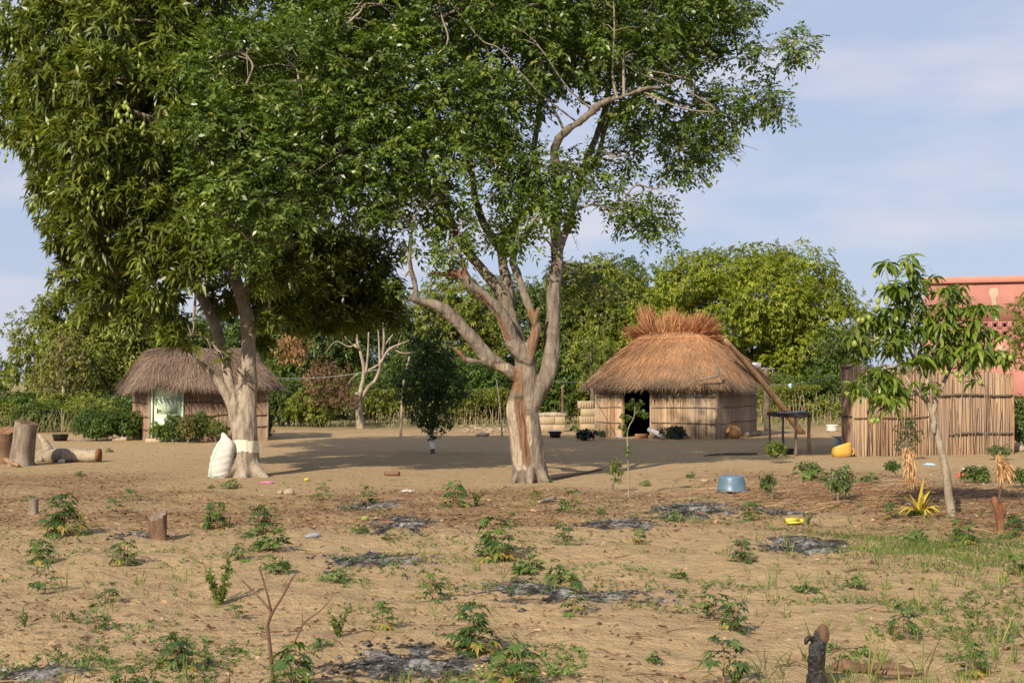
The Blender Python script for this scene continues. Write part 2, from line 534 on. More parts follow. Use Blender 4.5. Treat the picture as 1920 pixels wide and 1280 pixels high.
M['char_wood'].node_tree.nodes['Principled BSDF'].inputs['Specular IOR Level'].default_value = 0.5
M['cut_wood'] = mat_bark('cut_wood', (0.17, 0.085, 0.045), (0.27, 0.155, 0.085), (0.37, 0.24, 0.14), 12.0)

def mat_reed(name, stops, grime=(0.16, 0.14, 0.125)):
    k = NT(name)
    p = k.pos('Object')
    col = k.ramp(k.attr('rnd'), stops)
    ln = k.noise(9.0, 4, 0.6, k.scaled(p, (4, 4, 0.25)))
    col = k.mix(k.ramp(ln, [(0.35, 0.5), (0.6, 0.0)]), col, (0.17, 0.10, 0.055))
    weather = k.ramp(k.noise(1.1, 5, 0.65, k.scaled(p, (1, 1, 0.5))), [(0.42, 0.0), (0.66, 0.75)])
    col = k.mix(weather, col, grime)
    return k.done(col, 0.75, k.bump(ln, 0.4, 0.02), 0.2)
M['reed'] = mat_reed('reed', [(0.0, (0.22, 0.145, 0.085)), (0.35, (0.38, 0.26, 0.155)), (0.7, (0.50, 0.36, 0.22)), (1.0, (0.60, 0.46, 0.30))], (0.30, 0.25, 0.205))
M['reed_brown'] = mat_reed('reed_brown', [(0.0, (0.18, 0.10, 0.062)), (0.4, (0.31, 0.19, 0.12)), (0.8, (0.41, 0.265, 0.17)), (1.0, (0.50, 0.35, 0.23))], (0.24, 0.175, 0.14))
M['reed_gold'] = mat_reed('reed_gold', [(0.0, (0.17, 0.10, 0.062)), (0.35, (0.32, 0.205, 0.125)), (0.7, (0.43, 0.29, 0.18)), (1.0, (0.54, 0.40, 0.26))], (0.245, 0.185, 0.145))

def mat_straw(name, stops, spec=0.2):
    k = NT(name)
    col = k.ramp(k.attr('rnd'), stops)
    patch = k.ramp(k.noise(1.4, 4, 0.6), [(0.3, 0.75), (0.7, 1.2)])
    col = k.mix(1.0, col, patch, 'MULTIPLY')
    return k.done(col, 0.8, None, spec)
M['straw_new'] = mat_straw('straw_new', [(0.0, (0.17, 0.12, 0.08)), (0.25, (0.29, 0.185, 0.11)), (0.5, (0.41, 0.225, 0.115)), (0.8, (0.50, 0.26, 0.125)), (1.0, (0.62, 0.42, 0.21))])
M['straw_old'] = mat_straw('straw_old', [(0.0, (0.14, 0.105, 0.08)), (0.5, (0.26, 0.185, 0.135)), (0.85, (0.34, 0.235, 0.165)), (1.0, (0.44, 0.31, 0.20))])
M['straw_red'] = mat_straw('straw_red', [(0.0, (0.30, 0.13, 0.065)), (0.5, (0.50, 0.255, 0.13)), (0.85, (0.58, 0.33, 0.16)), (1.0, (0.68, 0.48, 0.22))])

def mat_plain(name, c, rough=0.6, var=0.2, scale=6.0, spec=0.35, bump=0.2, metal=0.0, dirt=None):
    k = NT(name)
    n1 = k.noise(scale, 5, 0.6)
    col = k.ramp(n1, [(0.3, tuple(q * (1 - var) for q in c)), (0.7, tuple(min(1, q * (1 + var)) for q in c))])
    if dirt:
        col = k.mix(k.ramp(k.noise(scale * 0.6, 5, 0.7), [(0.5, 0.0), (0.68, 0.75)]), col, dirt)
    return k.done(col, rough, k.bump(n1, bump, 0.01), spec, metal)
M['mint'] = mat_plain('mint_paint', (0.62, 0.75, 0.56), 0.6, 0.04, 5.0, 0.2, 0.05)
M['lime_wash'] = mat_plain('lime_wash', (0.66, 0.62, 0.47), 0.9, 0.1, 16.0, 0.1, 0.8)
M['sack'] = mat_plain('sack_cloth', (0.52, 0.50, 0.455), 0.7, 0.1, 14.0, 0.25, 0.5, dirt=(0.50, 0.45, 0.36))
M['sack_green'] = mat_plain('sack_green_print', (0.33, 0.46, 0.38), 0.7, 0.2, 14.0, 0.25)
M['block'] = mat_plain('cement_block', (0.37, 0.29, 0.19), 0.92, 0.12, 9.0, 0.1, 0.5)
M['kerb_block'] = mat_plain('kerb_block', (0.44, 0.35, 0.24), 0.92, 0.12, 9.0, 0.1, 0.4)
M['stone'] = mat_plain('stone', (0.33, 0.26, 0.18), 0.92, 0.2, 9.0, 0.1, 0.6)
M['white_stone'] = mat_plain('white_stone', (0.5, 0.45, 0.38), 0.85, 0.15, 20.0, 0.15, 0.4)
M['blue_plastic'] = mat_plain('blue_plastic', (0.085, 0.155, 0.215), 0.4, 0.12, 7.0, 0.45, 0.05, dirt=(0.14, 0.18, 0.21))
M['black_plastic'] = mat_plain('black_plastic', (0.014, 0.014, 0.013), 0.45, 0.2, 7.0, 0.4, 0.1)
M['yellow_plastic'] = mat_plain('yellow_plastic', (0.52, 0.315, 0.05), 0.5, 0.12, 6.0, 0.4, 0.1, dirt=(0.40, 0.26, 0.09))
M['lemon_plastic'] = mat_plain('lemon_plastic', (0.55, 0.46, 0.055), 0.4, 0.08, 6.0, 0.4, 0.05)
M['white_plastic'] = mat_plain('white_plastic', (0.74, 0.72, 0.68), 0.45, 0.06, 8.0, 0.4, 0.1)
M['pale_blue'] = mat_plain('pale_blue_plastic', (0.42, 0.60, 0.66), 0.5, 0.15, 12.0)
M['red_plastic'] = mat_plain('red_plastic', (0.62, 0.12, 0.08), 0.5, 0.2, 12.0)
M['pink_cloth'] = mat_plain('pink_cloth', (0.5, 0.2, 0.28), 0.7, 0.2, 12.0)
M['grey_metal'] = mat_plain('grey_metal', (0.22, 0.24, 0.27), 0.5, 0.12, 9.0, 0.5, 0.1)
M['alu'] = mat_plain('aluminium_lid', (0.55, 0.54, 0.52), 0.35, 0.1, 9.0, 0.5, 0.1, 0.7)
M['clay'] = mat_plain('clay_pot', (0.46, 0.25, 0.11), 0.8, 0.15, 8.0, 0.2, 0.2, dirt=(0.30, 0.16, 0.08))
M['rope'] = mat_plain('rope', (0.55, 0.53, 0.46), 0.8, 0.1, 20.0)
M['wire'] = mat_plain('wire', (0.22, 0.22, 0.22), 0.6, 0.1, 20.0)
M['fruit'] = mat_plain('mango_skin', (0.215, 0.255, 0.05), 0.45, 0.25, 5.0, 0.35, 0.05)
M['ripe_fruit'] = mat_plain('ripe_mango_skin', (0.42, 0.34, 0.05), 0.45, 0.2, 5.0, 0.35, 0.05)
M['dark'] = mat_plain('painted_room_shade', (0.03, 0.024, 0.02), 0.95, 0.2, 4.0, 0.05)  # near-black colour standing in for the shade inside the hut
M['white_paint'] = mat_plain('white_paint', (0.74, 0.72, 0.68), 0.7, 0.06, 5.0)

def mat_wall():
    k = NT('salmon_plaster')
    p = k.pos('Object')
    n = k.noise(0.9, 6, 0.65, p)
    col = k.ramp(n, [(0.3, (0.35, 0.150, 0.122)), (0.55, (0.40, 0.182, 0.150)), (0.75, (0.44, 0.220, 0.182))])
    streak = k.ramp(k.noise(2.0, 5, 0.6, k.scaled(p, (2.2, 1, 0.25))), [(0.5, 0.0), (0.75, 0.45)])
    col = k.mix(streak, col, (0.47, 0.22, 0.175))
    return k.done(col, 0.9, k.bump(k.noise(30, 4, 0.6, p), 0.2, 0.01), 0.15)
M['salmon'] = mat_wall()
M['salmon_trim'] = mat_plain('salmon_trim', (0.46, 0.215, 0.165), 0.9, 0.08, 3.0, 0.15)
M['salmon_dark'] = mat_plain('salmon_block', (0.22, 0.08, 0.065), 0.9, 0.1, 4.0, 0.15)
M['patch'] = mat_plain('cement_patch', (0.42, 0.335, 0.25), 0.92, 0.15, 5.0, 0.1)

def mat_ash():
    k = NT('ash')
    p = k.pos('Object')
    n = k.noise(13.0, 8, 0.75, p, 0.2)
    big = k.noise(3.0, 5, 0.65, p, 0.1)
    fine = k.noise(42.0, 6, 0.8, p)
    v = k.math('ADD', k.math('ADD', k.math('MULTIPLY', n, 0.36), k.math('MULTIPLY', fine, 0.28)), k.math('MULTIPLY', big, 0.36))
    col = k.ramp(v, [(0.42, (0.012, 0.012, 0.011)), (0.485, (0.045, 0.042, 0.039)), (0.53, (0.17, 0.16, 0.145)), (0.60, (0.46, 0.44, 0.40))])
    rim = k.ramp(k.math('ADD', k.attr('rim'), k.math('MULTIPLY', k.math('SUBTRACT', k.noise(9.0, 6, 0.75, p), 0.5), 2.2)), [(0.70, 0.0), (0.98, 1.0)])
    col = k.mix(k.ramp(k.attr('rim'), [(0.6, 0.0), (0.9, 0.6)]), col, (0.03, 0.027, 0.024))
    col = k.mix(rim, col, (0.30, 0.20, 0.11))
    return k.done(col, 0.95, k.bump(v, 0.9, 0.06), 0.1)
M['ash'] = mat_ash()

# ------------------------------------------------------------------ ground
ASH = [  # centre px, half-width px, half-height px, label
    (690, 948, 66, 8, "small thin grey ash patch farthest back, in the leaf litter left of the big trunk"),
    (752, 984, 66, 16, "round pale ash patch in front of the big trunk, whitest of the burnt spots"),
    (690, 1057, 104, 14, "long low ash patch with black rim in the middle of the cassava field"),
    (1050, 1118, 170, 20, "wide dark ash patch behind a cassava plant, at the centre of the foreground"),
    (770, 1240, 165, 27, "largest ash patch, black and white, nearest to the viewer at the bottom edge"),
    (45, 1262, 110, 20, "black charred heap cut by the left bottom corner"),
    (1145, 988, 88, 12, "black and grey ash patch right of centre below the thin sapling"),
    (1290, 953, 118, 15, "broad dark ash patch with scorched soil just left of the blue basin"),
    (1505, 1027, 104, 13, "flat white streaked ash patch in front of the yellow tray"),
    (1470, 962, 50, 7, "small black ash patch behind the yellow tray"),
    (255, 1002, 40, 6, "small dark ash patch left of the scorched stump"),
]
def litter_density(x, y):
    x = np.asarray(x, float); y = np.asarray(y, float)
    P = np.stack([x, y, np.zeros_like(x)], -1)
    n = vnoise(P * 0.45, 31) * 0.5 + vnoise(P * 1.3, 32) * 0.3
    band = sstep(15.5, 18.5, y) * (1 - sstep(22.0, 24.0, y + 0.5 * vnoise(P * 0.5, 33) + 0.1 * np.abs(x)))
    left = sstep(-6.0, -8.2, x) * sstep(19.5, 21.5, y) * (1 - sstep(25.5, 28.0, y))
    right = sstep(3.0, 5.0, x) * sstep(14.5, 17, y) * (1 - sstep(26.0, 29.5, y)) * 0.9
    far = sstep(47.0, 50.0, y) * (1 - sstep(56, 60, y)) * 0.5
    d = np.maximum(np.maximum(band, left), np.maximum(right, far))
    d = d * np.clip(0.75 + n, 0, 1.2) + 0.10 * np.clip(n + 0.25, 0, 1) * (1 - sstep(22, 24, y))
    return np.clip(d, 0, 1)

def make_ground():
    r = [2.5]
    while r[-1] < 4000:
        q = r[-1]
        r.append(q * (1.006 if 12 < q < 60 else 1.03))
    r = np.array(r)
    th = np.concatenate([np.linspace(-75, -30, 30, endpoint=False), np.linspace(-30, 30, 430, endpoint=False), np.linspace(30, 75, 31)]) * math.pi / 180
    rr, tt = np.meshgrid(r, th, indexing='ij')
    x = np.sin(tt) * rr
    y = np.cos(tt) * rr - 6.0
    z = ground_h(x, y)
    V = np.stack([x, y, z], -1).reshape(-1, 3)
    a, b = rr.shape
    i = np.arange(a - 1)[:, None] * b + np.arange(b - 1)[None, :]
    F = np.stack([i, i + b, i + b + 1, i + 1], -1).reshape(-1, 4)[:, ::-1]
    mb = MB().add(V, F, 0.5)
    lit = litter_density(V[:, 0], V[:, 1])
    grn = sstep(50, 58, V[:, 1] + 2.0 * vnoise(V * 0.3, 41)) * 0.9
    me = mb.mesh('ground', True, None, {'litter': lit, 'green': grn})
    o = link('ground', me, M['sand'])
    o['kind'] = 'structure'
make_ground()

def make_ash(px, py, hw, hh, label, seed):
    c = G(px, py)
    D = c.y
    ax = hw * D / FPX
    d1 = G(px, py - hh).y - G(px, py + hh).y
    ay = max(0.25, d1 / 2 * 1.15)
    ax *= 1.12
    n, k = 72, 16
    V, rim = [], []
    for i in range(k + 1):
        t = i / k
        for j in range(n):
            a = 2 * math.pi * j / n
            ca, sa = math.cos(a), math.sin(a)
            w = 1 + 0.6 * float(fbm([[ca * 1.9 + seed * 3.1, sa * 1.9, seed]], seed, 4)[0])
            x, y = c.x + ax * ca * w * t, c.y + ay * sa * w * t
            hgt = 0.035 * (1 - t ** 2) + 0.045 * float(fbm([[x * 4, y * 4, seed]], seed + 5, 3)[0]) * (1 - t ** 4) - 0.012
            V.append((x, y, float(ground_h(x, y)) + hgt))
            rim.append(t)
    F = [(i * n + j, i * n + (j + 1) % n, (i + 1) * n + (j + 1) % n, (i + 1) * n + j) for i in range(k) for j in range(n)]
    mb = MB().add(V, [np.array(F)[:, ::-1]], 0.5)
    # charred bits on and around it
    rd = random.Random(seed)
    V = list(V)
    for _ in range(90):
        a = rd.uniform(0, 6.283); q = rd.uniform(.3, 1.25)
        x, y, r_ = c.x + ax * math.cos(a) * q, c.y + ay * math.sin(a) * q, rd.uniform(.008, .035)
        z = float(ground_h(x, y)) + (.03 if q < .8 else .004)
        W_ = [(x + r_ * rd.uniform(.6, 1.6), y, z), (x, y + r_, z), (x - r_ * rd.uniform(.6, 1.6), y, z), (x, y - r_, z), (x, y, z + r_ * .8)]
        mb.add(W_, [np.array([(0, 1, 4), (1, 2, 4), (2, 3, 4), (3, 0, 4)])], .5)
        V += W_; rim += [.62] * 5
    V = np.array(V)
    org = (c.x, c.y, c.z)
    o = link('ash_patch', mb.mesh('ash_patch', True, org, {'rim': np.array(rim)}), M['ash'])
    o.location = org
    tag(o, label, 'ash patch', 'burnt ash patches in the field')
for i, a in enumerate(ASH):
    make_ash(*a, i + 1)

# ------------------------------------------------------------------ foliage helpers
def unit(v):
    return v / (np.linalg.norm(v, axis=-1, keepdims=True) + 1e-9)

def clump_points(clumps, per_m2, inner=0.5, flat=0.8, seed=0):
    """points through the outer half of a set of leafy clumps, with an outward axis"""
    rg = np.random.default_rng(seed)
    cs = np.array([c[:3] for c in clumps]); rs = np.array([c[3] for c in clumps])
    den = np.array([c[4] if len(c) > 4 else 1.0 for c in clumps])
    Ps, As = [], []
    for i in range(len(clumps)):
        n = int(per_m2 * den[i] * 12.57 * rs[i] ** 2)
        if n < 1: continue
        d = unit(rg.normal(size=(n, 3)))
        f = 1 - (1 - inner) * rg.random(n) ** 1.5
        lump = 1 + 0.28 * vnoise(d * 1.9 + i * 7.7, seed) + 0.16 * vnoise(d * 4.5 + i * 3.1, seed + 1)
        p = cs[i] + d * (rs[i] * f * lump)[:, None] * np.array([1, 1, flat])
        near = np.where(np.linalg.norm(cs - cs[i], axis=1) < rs + rs[i])[0]
        keep = np.ones(n, bool)
        for j in near:
            if j != i:
                q = (p - cs[j]) / np.array([1, 1, flat])
                keep &= np.linalg.norm(q, axis=1) > rs[j] * 0.5
        Ps.append(p[keep]); As.append(d[keep])
    return np.concatenate(Ps), np.concatenate(As)

def rosettes(mb, P, A, k, L, W, spread=(0.5, 1.35), droop=(0.2, 0.6), two=False, seed=0, lj=0.25, tone=0.0):
    """k leaves fanned round each twig end"""
    rg = np.random.default_rng(seed)
    n = len(P)
    A = unit(A)
    t = unit(np.cross(A, unit(rg.normal(size=(n, 3)))))
    b = np.cross(A, t)
    base = rg.random(n)
    az = (np.arange(k)[None, :] / k + rg.random((n, 1)) + rg.normal(0, 0.06, (n, k))) * 2 * math.pi
    el = rg.uniform(spread[0], spread[1], (n, k))
    D = A[:, None, :] * np.cos(el)[..., None] + (t[:, None, :] * np.cos(az)[..., None] + b[:, None, :] * np.sin(az)[..., None]) * np.sin(el)[..., None]
    B = np.repeat(P[:, None, :], k, 1) - A[:, None, :] * (rg.random((n, k)) * L * 0.5)[..., None]
    LL = L * (1 + rg.uniform(-lj, lj, (n, k)))
    up = np.repeat((A * 0.75 + np.array([0, 0, 0.55]))[:, None, :], k, 1).reshape(-1, 3) + rg.normal(0, 0.38, (n * k, 3))
    rnd = np.clip(base[:, None] * 0.55 + rg.random((n, k)) * 0.45 + tone, 0, 1)
    mb.leaves(B.reshape(-1, 3), D.reshape(-1, 3), LL.ravel(), W * (LL / L).ravel(), rg.uniform(droop[0], droop[1], n * k), 0.14, two, rnd.ravel(), up)

def feathers(mb, P, A, k, L, W, seed=0, droop=(0.05, 0.35), tone=0.0):
    """pinnate leaves: pairs of leaflets along a short drooping stalk"""
    rg = np.random.default_rng(seed)
    n = len(P)
    st = unit(A + rg.normal(0, 0.5, (n, 3)) + np.array([0, 0, -0.25]))
    sd_ = unit(np.cross(st, np.array([0, 0, 1.0]) + rg.normal(0, 0.35, (n, 3))))
    base = rg.random(n)
    SL = L * 2.3
    Bs, Ds, rn = [], [], []
    for i in range(k):
        u = 0.2 + 0.8 * (i // 2) / max(1, (k - 1) // 2)
        s = 1 if i % 2 else -1
        Bs.append(P + st * SL * u + np.array([0, 0, -0.25]) * SL * u * u)
        d = sd_ * s * 0.85 + st * (0.55 if i < k - 1 else 1.4) + rg.normal(0, 0.18, (n, 3))
        Ds.append(unit(d)); rn.append(base * 0.6 + rg.random(n) * 0.4)
    B = np.stack(Bs, 1).reshape(-1, 3); D = np.stack(Ds, 1).reshape(-1, 3)
    r_ = np.clip(np.stack(rn, 1).ravel() + tone, 0, 1)
    LL = L * rg.uniform(0.55, 1.35, len(B)) * np.repeat(rg.uniform(.75, 1.2, n), k)
    up = np.repeat((unit(A) * 0.75 + np.array([0, 0, 0.55]))[:, None, :], k, 1).reshape(-1, 3) + rg.normal(0, 0.4, (len(B), 3))
    mb.leaves(B, D, LL, W * LL / L, rg.uniform(droop[0], droop[1], len(B)), 0.12, False, r_, up)

def branch_out(mb, skel, targets, r0=0.05, r1=0.012, n=6, twigs=3, seed=0, sag=0.12):
    """chain of branches from limb points to every clump"""
    rd = random.Random(seed)
    S_ = [np.array(p, float) for p in skel]
    todo = [np.array(t[:3], float) for t in targets]
    rad = [t[3] for t in targets]
    order = sorted(range(len(todo)), key=lambda i: min(np.linalg.norm(todo[i] - s) for s in skel))
    for i in order:
        t = todo[i]
        A = np.array(S_)
        dist = np.linalg.norm(A - t, axis=1) + 0.5 * np.maximum(0, A[:, 2] - t[2])
        s = A[int(np.argmin(dist))]
        ln = np.linalg.norm(t - s)
        if ln < 0.05: continue
        m1 = s + (t - s) * 0.35 + np.array([rd.uniform(-1, 1), rd.uniform(-1, 1), rd.uniform(0.0, 1)]) * ln * sag
        m2 = s + (t - s) * 0.7 + np.array([rd.uniform(-1, 1), rd.uniform(-1, 1), rd.uniform(-0.3, 1)]) * ln * sag
        ra = min(r0, 0.012 + 0.018 * ln)
        pts = stube(mb, [s, m1, m2, t], [ra, ra * 0.8, ra * 0.55, r1], 4, n, cap=False)
        S_ += [np.array(p) for p in pts[4::3]]
        for _ in range(twigs):
            a = np.array(pts[rd.randint(len(pts) // 2, len(pts) - 1)])
            d = np.array([rd.gauss(0, 1), rd.gauss(0, 1), rd.gauss(0.2, 0.7)]); d /= np.linalg.norm(d)
            e = a + d * rad[i] * rd.uniform(0.6, 0.95)
            mb.tube([a, a + d * rad[i] * 0.4 + np.array([0, 0, 0.05]), e], [r1, r1 * 0.7, r1 * 0.35], 4, False)

def to_world_clumps(lst, D0):
    out = []
    for q in lst:
        px, py, rp, dd = q[:4]
        D = D0 + dd
        p = AT(px, py, D)
        out.append((p.x, p.y, p.z, rp * D / FPX) + tuple(q[4:]))
    return out

# ------------------------------------------------------------------ the big mango tree on the left
def mango_tree():
    base = G(452, 893)
    D = base.y
    t = thing('mango_tree', "large leafy mango tree on the left, hung with fruit, its trunk banded with whitewash", 'tree', base)
    a = lambda px, py, dd=0.0: tuple(AT(px, py, D + dd))
    w = lambda px: px * D / FPX / 2
    mb = MB()
    L = []
    L += stube(mb, [a(457, 905), a(458, 880), a(459, 850), a(459, 815), a(460, 793), a(465, 760), a(467, 720), a(466, 660), a(464, 600, .1), a(452, 555, .2), a(437, 505, .4), a(425, 440, .7), a(440, 340, 1.0), a(420, 200, 1.0), a(430, 40, 1.2), a(420, -120, 1.2)],
               [w(66), w(57), w(50), w(48), w(44), w(33), w(29), w(28), w(27), w(25), w(22), w(22), w(22), w(18), w(13), w(6)], 4, 14)
    L += stube(mb, [a(450, 830, .05), a(444, 795, .0), a(438, 762, -.05), a(434, 735, -.02), a(428, 705, .05), a(423, 675, .15), a(413, 640, .3), a(399, 600, .5), a(380, 560, .8), a(356, 516, 1.1), a(320, 440, 1.4), a(270, 330, 1.5), a(230, 190, 1.6), a(200, 40, 1.6)],
               [w(26), w(26), w(24), w(20), w(17), w(17), w(19), w(21), w(20), w(19), w(18), w(16), w(13), w(7)], 4, 12)
    L += stube(mb, [a(436, 762, -.05), a(424, 738, -.08), a(410, 716, -.1), a(395, 700, -.15), a(382, 687, -.2), a(368, 672, -.2)], [w(22), w(18), w(15), w(14), w(12), w(7)], 4, 10)
    stube(mb, [a(446, 745, .05), a(452, 715, .05), a(448, 690, .1)], [w(14), w(13), w(8)], 4, 8)
    L += stube(mb, [a(450, 560, .2), a(500, 500, .7), a(555, 455, 1.4), a(640, 470, 1.9), a(720, 500, 2.2)], [w(26), w(22), w(18), w(12), w(5)], 4, 8)
    L += stube(mb, [a(360, 520, 1.1), a(290, 480, 0.2), a(220, 440, -.6), a(150, 420, -1.1)], [w(18), w(15), w(11), w(5)], 4, 8)
    L += stube(mb, [a(436, 330, 1.0), a(330, 250, .2), a(220, 200, -.8), a(90, 180, -1.2)], [w(18), w(15), w(11), w(5)], 4, 8)
    # root flare
    for ang, ln in ((-2.2, .55), (-1.2, .45), (-0.35, .6), (0.9, .5), (2.4, .5), (3.0, .5)):
        d = Vector((math.cos(ang), math.sin(ang), 0))
        stube(mb, [base + Vector((0, 0, .35)) + d * .16, base + Vector((0, 0, .12)) + d * (ln * .62), base + Vector((0, 0, -.08)) + d * ln * 1.05], [.17, .13, .07], 4, 8)
    me = remeshed(mb, 0.024, 2)
    V, N = me_arrays(me)
    V = V + N * (0.022 * fbm(V * np.array([5, 5, 2.2]), 3, 3) + 0.016 * fbm(V * np.array([16, 16, 3]), 4, 3))[:, None]
    me_finish(me, V, {}, base)
    tr = link('trunk', me, M['mango_bark'], t)
    # the whitewash band: a thin coat following the trunk skin
    zb0, zb1 = ZAT(846, D), ZAT(824, D)
    import bmesh
    bm = bmesh.new(); bm.from_mesh(me)
    kill = [f for f in bm.faces if not (zb0 - base.z + 0.02 * math.sin(f.calc_center_median().x * 17) < f.calc_center_median().z < zb1 - base.z + 0.02 * math.sin(f.calc_center_median().x * 13 + 1) and f.calc_center_median().x > -0.42)]
    bmesh.ops.delete(bm, geom=kill, context='FACES')
    for v in bm.verts: v.co += v.normal * 0.006
    mb_me = bpy.data.meshes.new('painted_band'); bm.to_mesh(mb_me); bm.free()
    link('painted_band', mb_me, M['lime_wash'], t)
    vis = [(40, 60, 62, 0), (130, 40, 90, -1), (230, 30, 90, -1.5), (320, 50, 80, -1), (38, 170, 55, .5), (112, 150, 85, -1), (205, 150, 90, -2), (300, 160, 80, -1.6),
           (20, 235, 40, 0), (90, 255, 72, -.6), (180, 255, 88, -1.8), (280, 265, 80, -1.6), (108, 345, 55, .2), (190, 355, 85, -1.4), (285, 370, 78, -1.4), (130, 440, 55, .4),
           (205, 450, 75, -.6), (300, 460, 80, -1.2), (140, 515, 45, .6), (215, 530, 58, .2), (300, 545, 55, -.8), (370, 500, 60, -1.6), (495, 515, 42, -1.0), (355, 630, 42, -.9),
           (395, 655, 32, -1.1), (325, 610, 36, -.6), (418, 672, 14, -.8, .8), (505, 600, 26, -.6), (366, 592, 30, -1.0), (375, 420, 70, -1.8), (470, 425, 60, -1.4), (520, 500, 55, -.6),
           (500, 640, 20, .4), (180, 575, 34, .6), (250, 590, 32, .3),
           (560, 425, 60, 1.5), (640, 465, 58, 2), (700, 480, 52, 2.2), (720, 545, 42, 2.2), (640, 545, 55, 2), (568, 520, 60, 1.2), (540, 585, 45, 1.0), (690, 590, 34, 2), (610, 600, 34, 1.8), (490, 560, 40, .6), (600, 535, 55, 2.4), (560, 585, 44, 2.2), (660, 590, 40, 2.4), (525, 545, 48, 1.6), (745, 590, 26, 2.2), (620, 490, 60, 2.8), (700, 560, 46, 2.8), (575, 470, 55, 2.2), (420, 560, 40, 1.4), (480, 620, 30, 1.2)]
    hid = [(400, 120, 130, 2, .6), (250, 110, 130, 2.5, .6), (540, 140, 130, 2.2, .6), (170, 300, 120, 2.8, .6), (330, 300, 130, 2.6, .6), (470, 310, 130, 2.5, .6), (600, 300, 110, 2.6, .6), (250, 430, 100, 2.4, .6),
           (410, 430, 110, 2.8, .6), (120, 120, 110, 2.6, .6), (80, -80, 120, 0, .5), (240, -110, 140, -.5, .5), (420, -130, 150, 0, .5), (580, -90, 120, .5, .5), (320, -250, 140, .5, .5),
           (180, -220, 120, .5, .5), (360, -50, 140, 3, .5), (200, -40, 130, 3, .5), (330, 230, 140, 4.6, .5), (200, 220, 130, 4.4, .5), (165, 260, 130, 6, .5), (290, 200, 140, 6, .5), (420, 150, 140, 5.5, .5), (540, 210, 120, 5, .5), (130, 370, 90, 5.2, .5)]
    cl = to_world_clumps(vis + hid, D)
    br = MB()
    branch_out(br, [p for p in L[::3] if p[2] > 2.6], cl, 0.07, 0.012, 6, 3, 5)
    part('branches', br, M['mango_bark'], t)
    lf = MB()
    nv = len(vis)
    P, A = clump_points(cl[:nv], 26, 0.5, 0.82, 21)
    keep = (vnoise(P * 1.0, 62) > -0.36) | ((P[:, 0] > -4.6) & (P[:, 2] < 5.6))
    P, A = P[keep], A[keep]
    rosettes(lf, P, A * 0.9 + np.array([0, 0, 0.35]), 9, 0.235, 0.060, (0.5, 1.4), (0.05, 0.5), False, 22)
    P2, A2 = clump_points(cl[nv:], 26, 0.45, 0.9, 23)
    rosettes(lf, P2, A2 * 0.9 + np.array([0, 0, 0.35]), 8, 0.25, 0.068, (0.55, 1.5), (0.25, 0.75), False, 24)
    part('crown', lf, M['mango_leaf'], t)
    # fruit: hanging on the sunny side, singly and in strings of a few
    f0 = MB().lathe([(0.004, 0.0), (0.022, -0.012), (0.038, -0.045), (0.041, -0.075), (0.032, -0.108), (0.012, -0.128), (0.002, -0.131)], n=10)
    f0.tube([(0, 0, 0), (0.004, 0.003, 0.06), (0, 0, 0.12)], 0.004, 4, False)
    fm = f0.mesh('fruit', True)
    fm.materials.append(M['fruit'])
    rd = random.Random(4)
    spots = [(208, 68), (205, 82), (212, 76), (216, 98), (222, 62), (138, 120), (145, 160), (150, 168), (128, 172), (155, 150), (105, 155), (172, 170), (30, 90), (22, 70), (112, 95), (218, 205), (232, 195), (236, 188), (222, 212), (240, 200),
             (270, 228), (266, 235), (325, 190), (330, 182), (5, 270), (12, 285), (18, 262), (30, 165), (25, 180), (203, 320), (188, 350), (176, 345), (160, 380), (164, 368), (190, 385), (95, 330), (115, 340), (70, 255), (248, 445), (203, 445),
             (90, 500), (102, 510), (120, 520), (108, 545), (128, 480), (160, 480), (185, 500), (300, 560), (295, 575), (205, 585), (230, 560), (125, 600), (88, 545), (260, 120), (262, 98), (180, 95), (148, 60), (190, 60), (52, 110), (60, 380), (75, 410), (150, 430)]
    spots += [(x_ + rd.uniform(-8, 8), y_ + rd.uniform(5, 16)) for x_, y_ in spots[:38]]
    for (px, py) in spots:
        q = AT(px + rd.uniform(-4, 4), py + rd.uniform(-4, 4), D)
        # bring the fruit to the front skin of the nearest clump
        best = None
        for c in cl[:nv]:
            dx = math.hypot(c[0] - q.x, c[2] - q.z)
            if dx < c[3] and (best is None or c[1] < best):
                yy = c[1] - math.sqrt(max(0, c[3] ** 2 - dx * dx)) * 0.98 - 0.12
                best = yy if best is None else min(best, yy)
        q = AT(px, py, best if best else D - 1)
        o = bpy.data.objects.new('fruit', fm); C.objects.link(o); o.parent = t
        o.location = q - base
        s = rd.uniform(0.7, 0.95); o.scale = (s, s, s)
        o.rotation_euler = (rd.uniform(-.25, .25), rd.uniform(-.25, .25), rd.uniform(0, 6))
mango_tree()

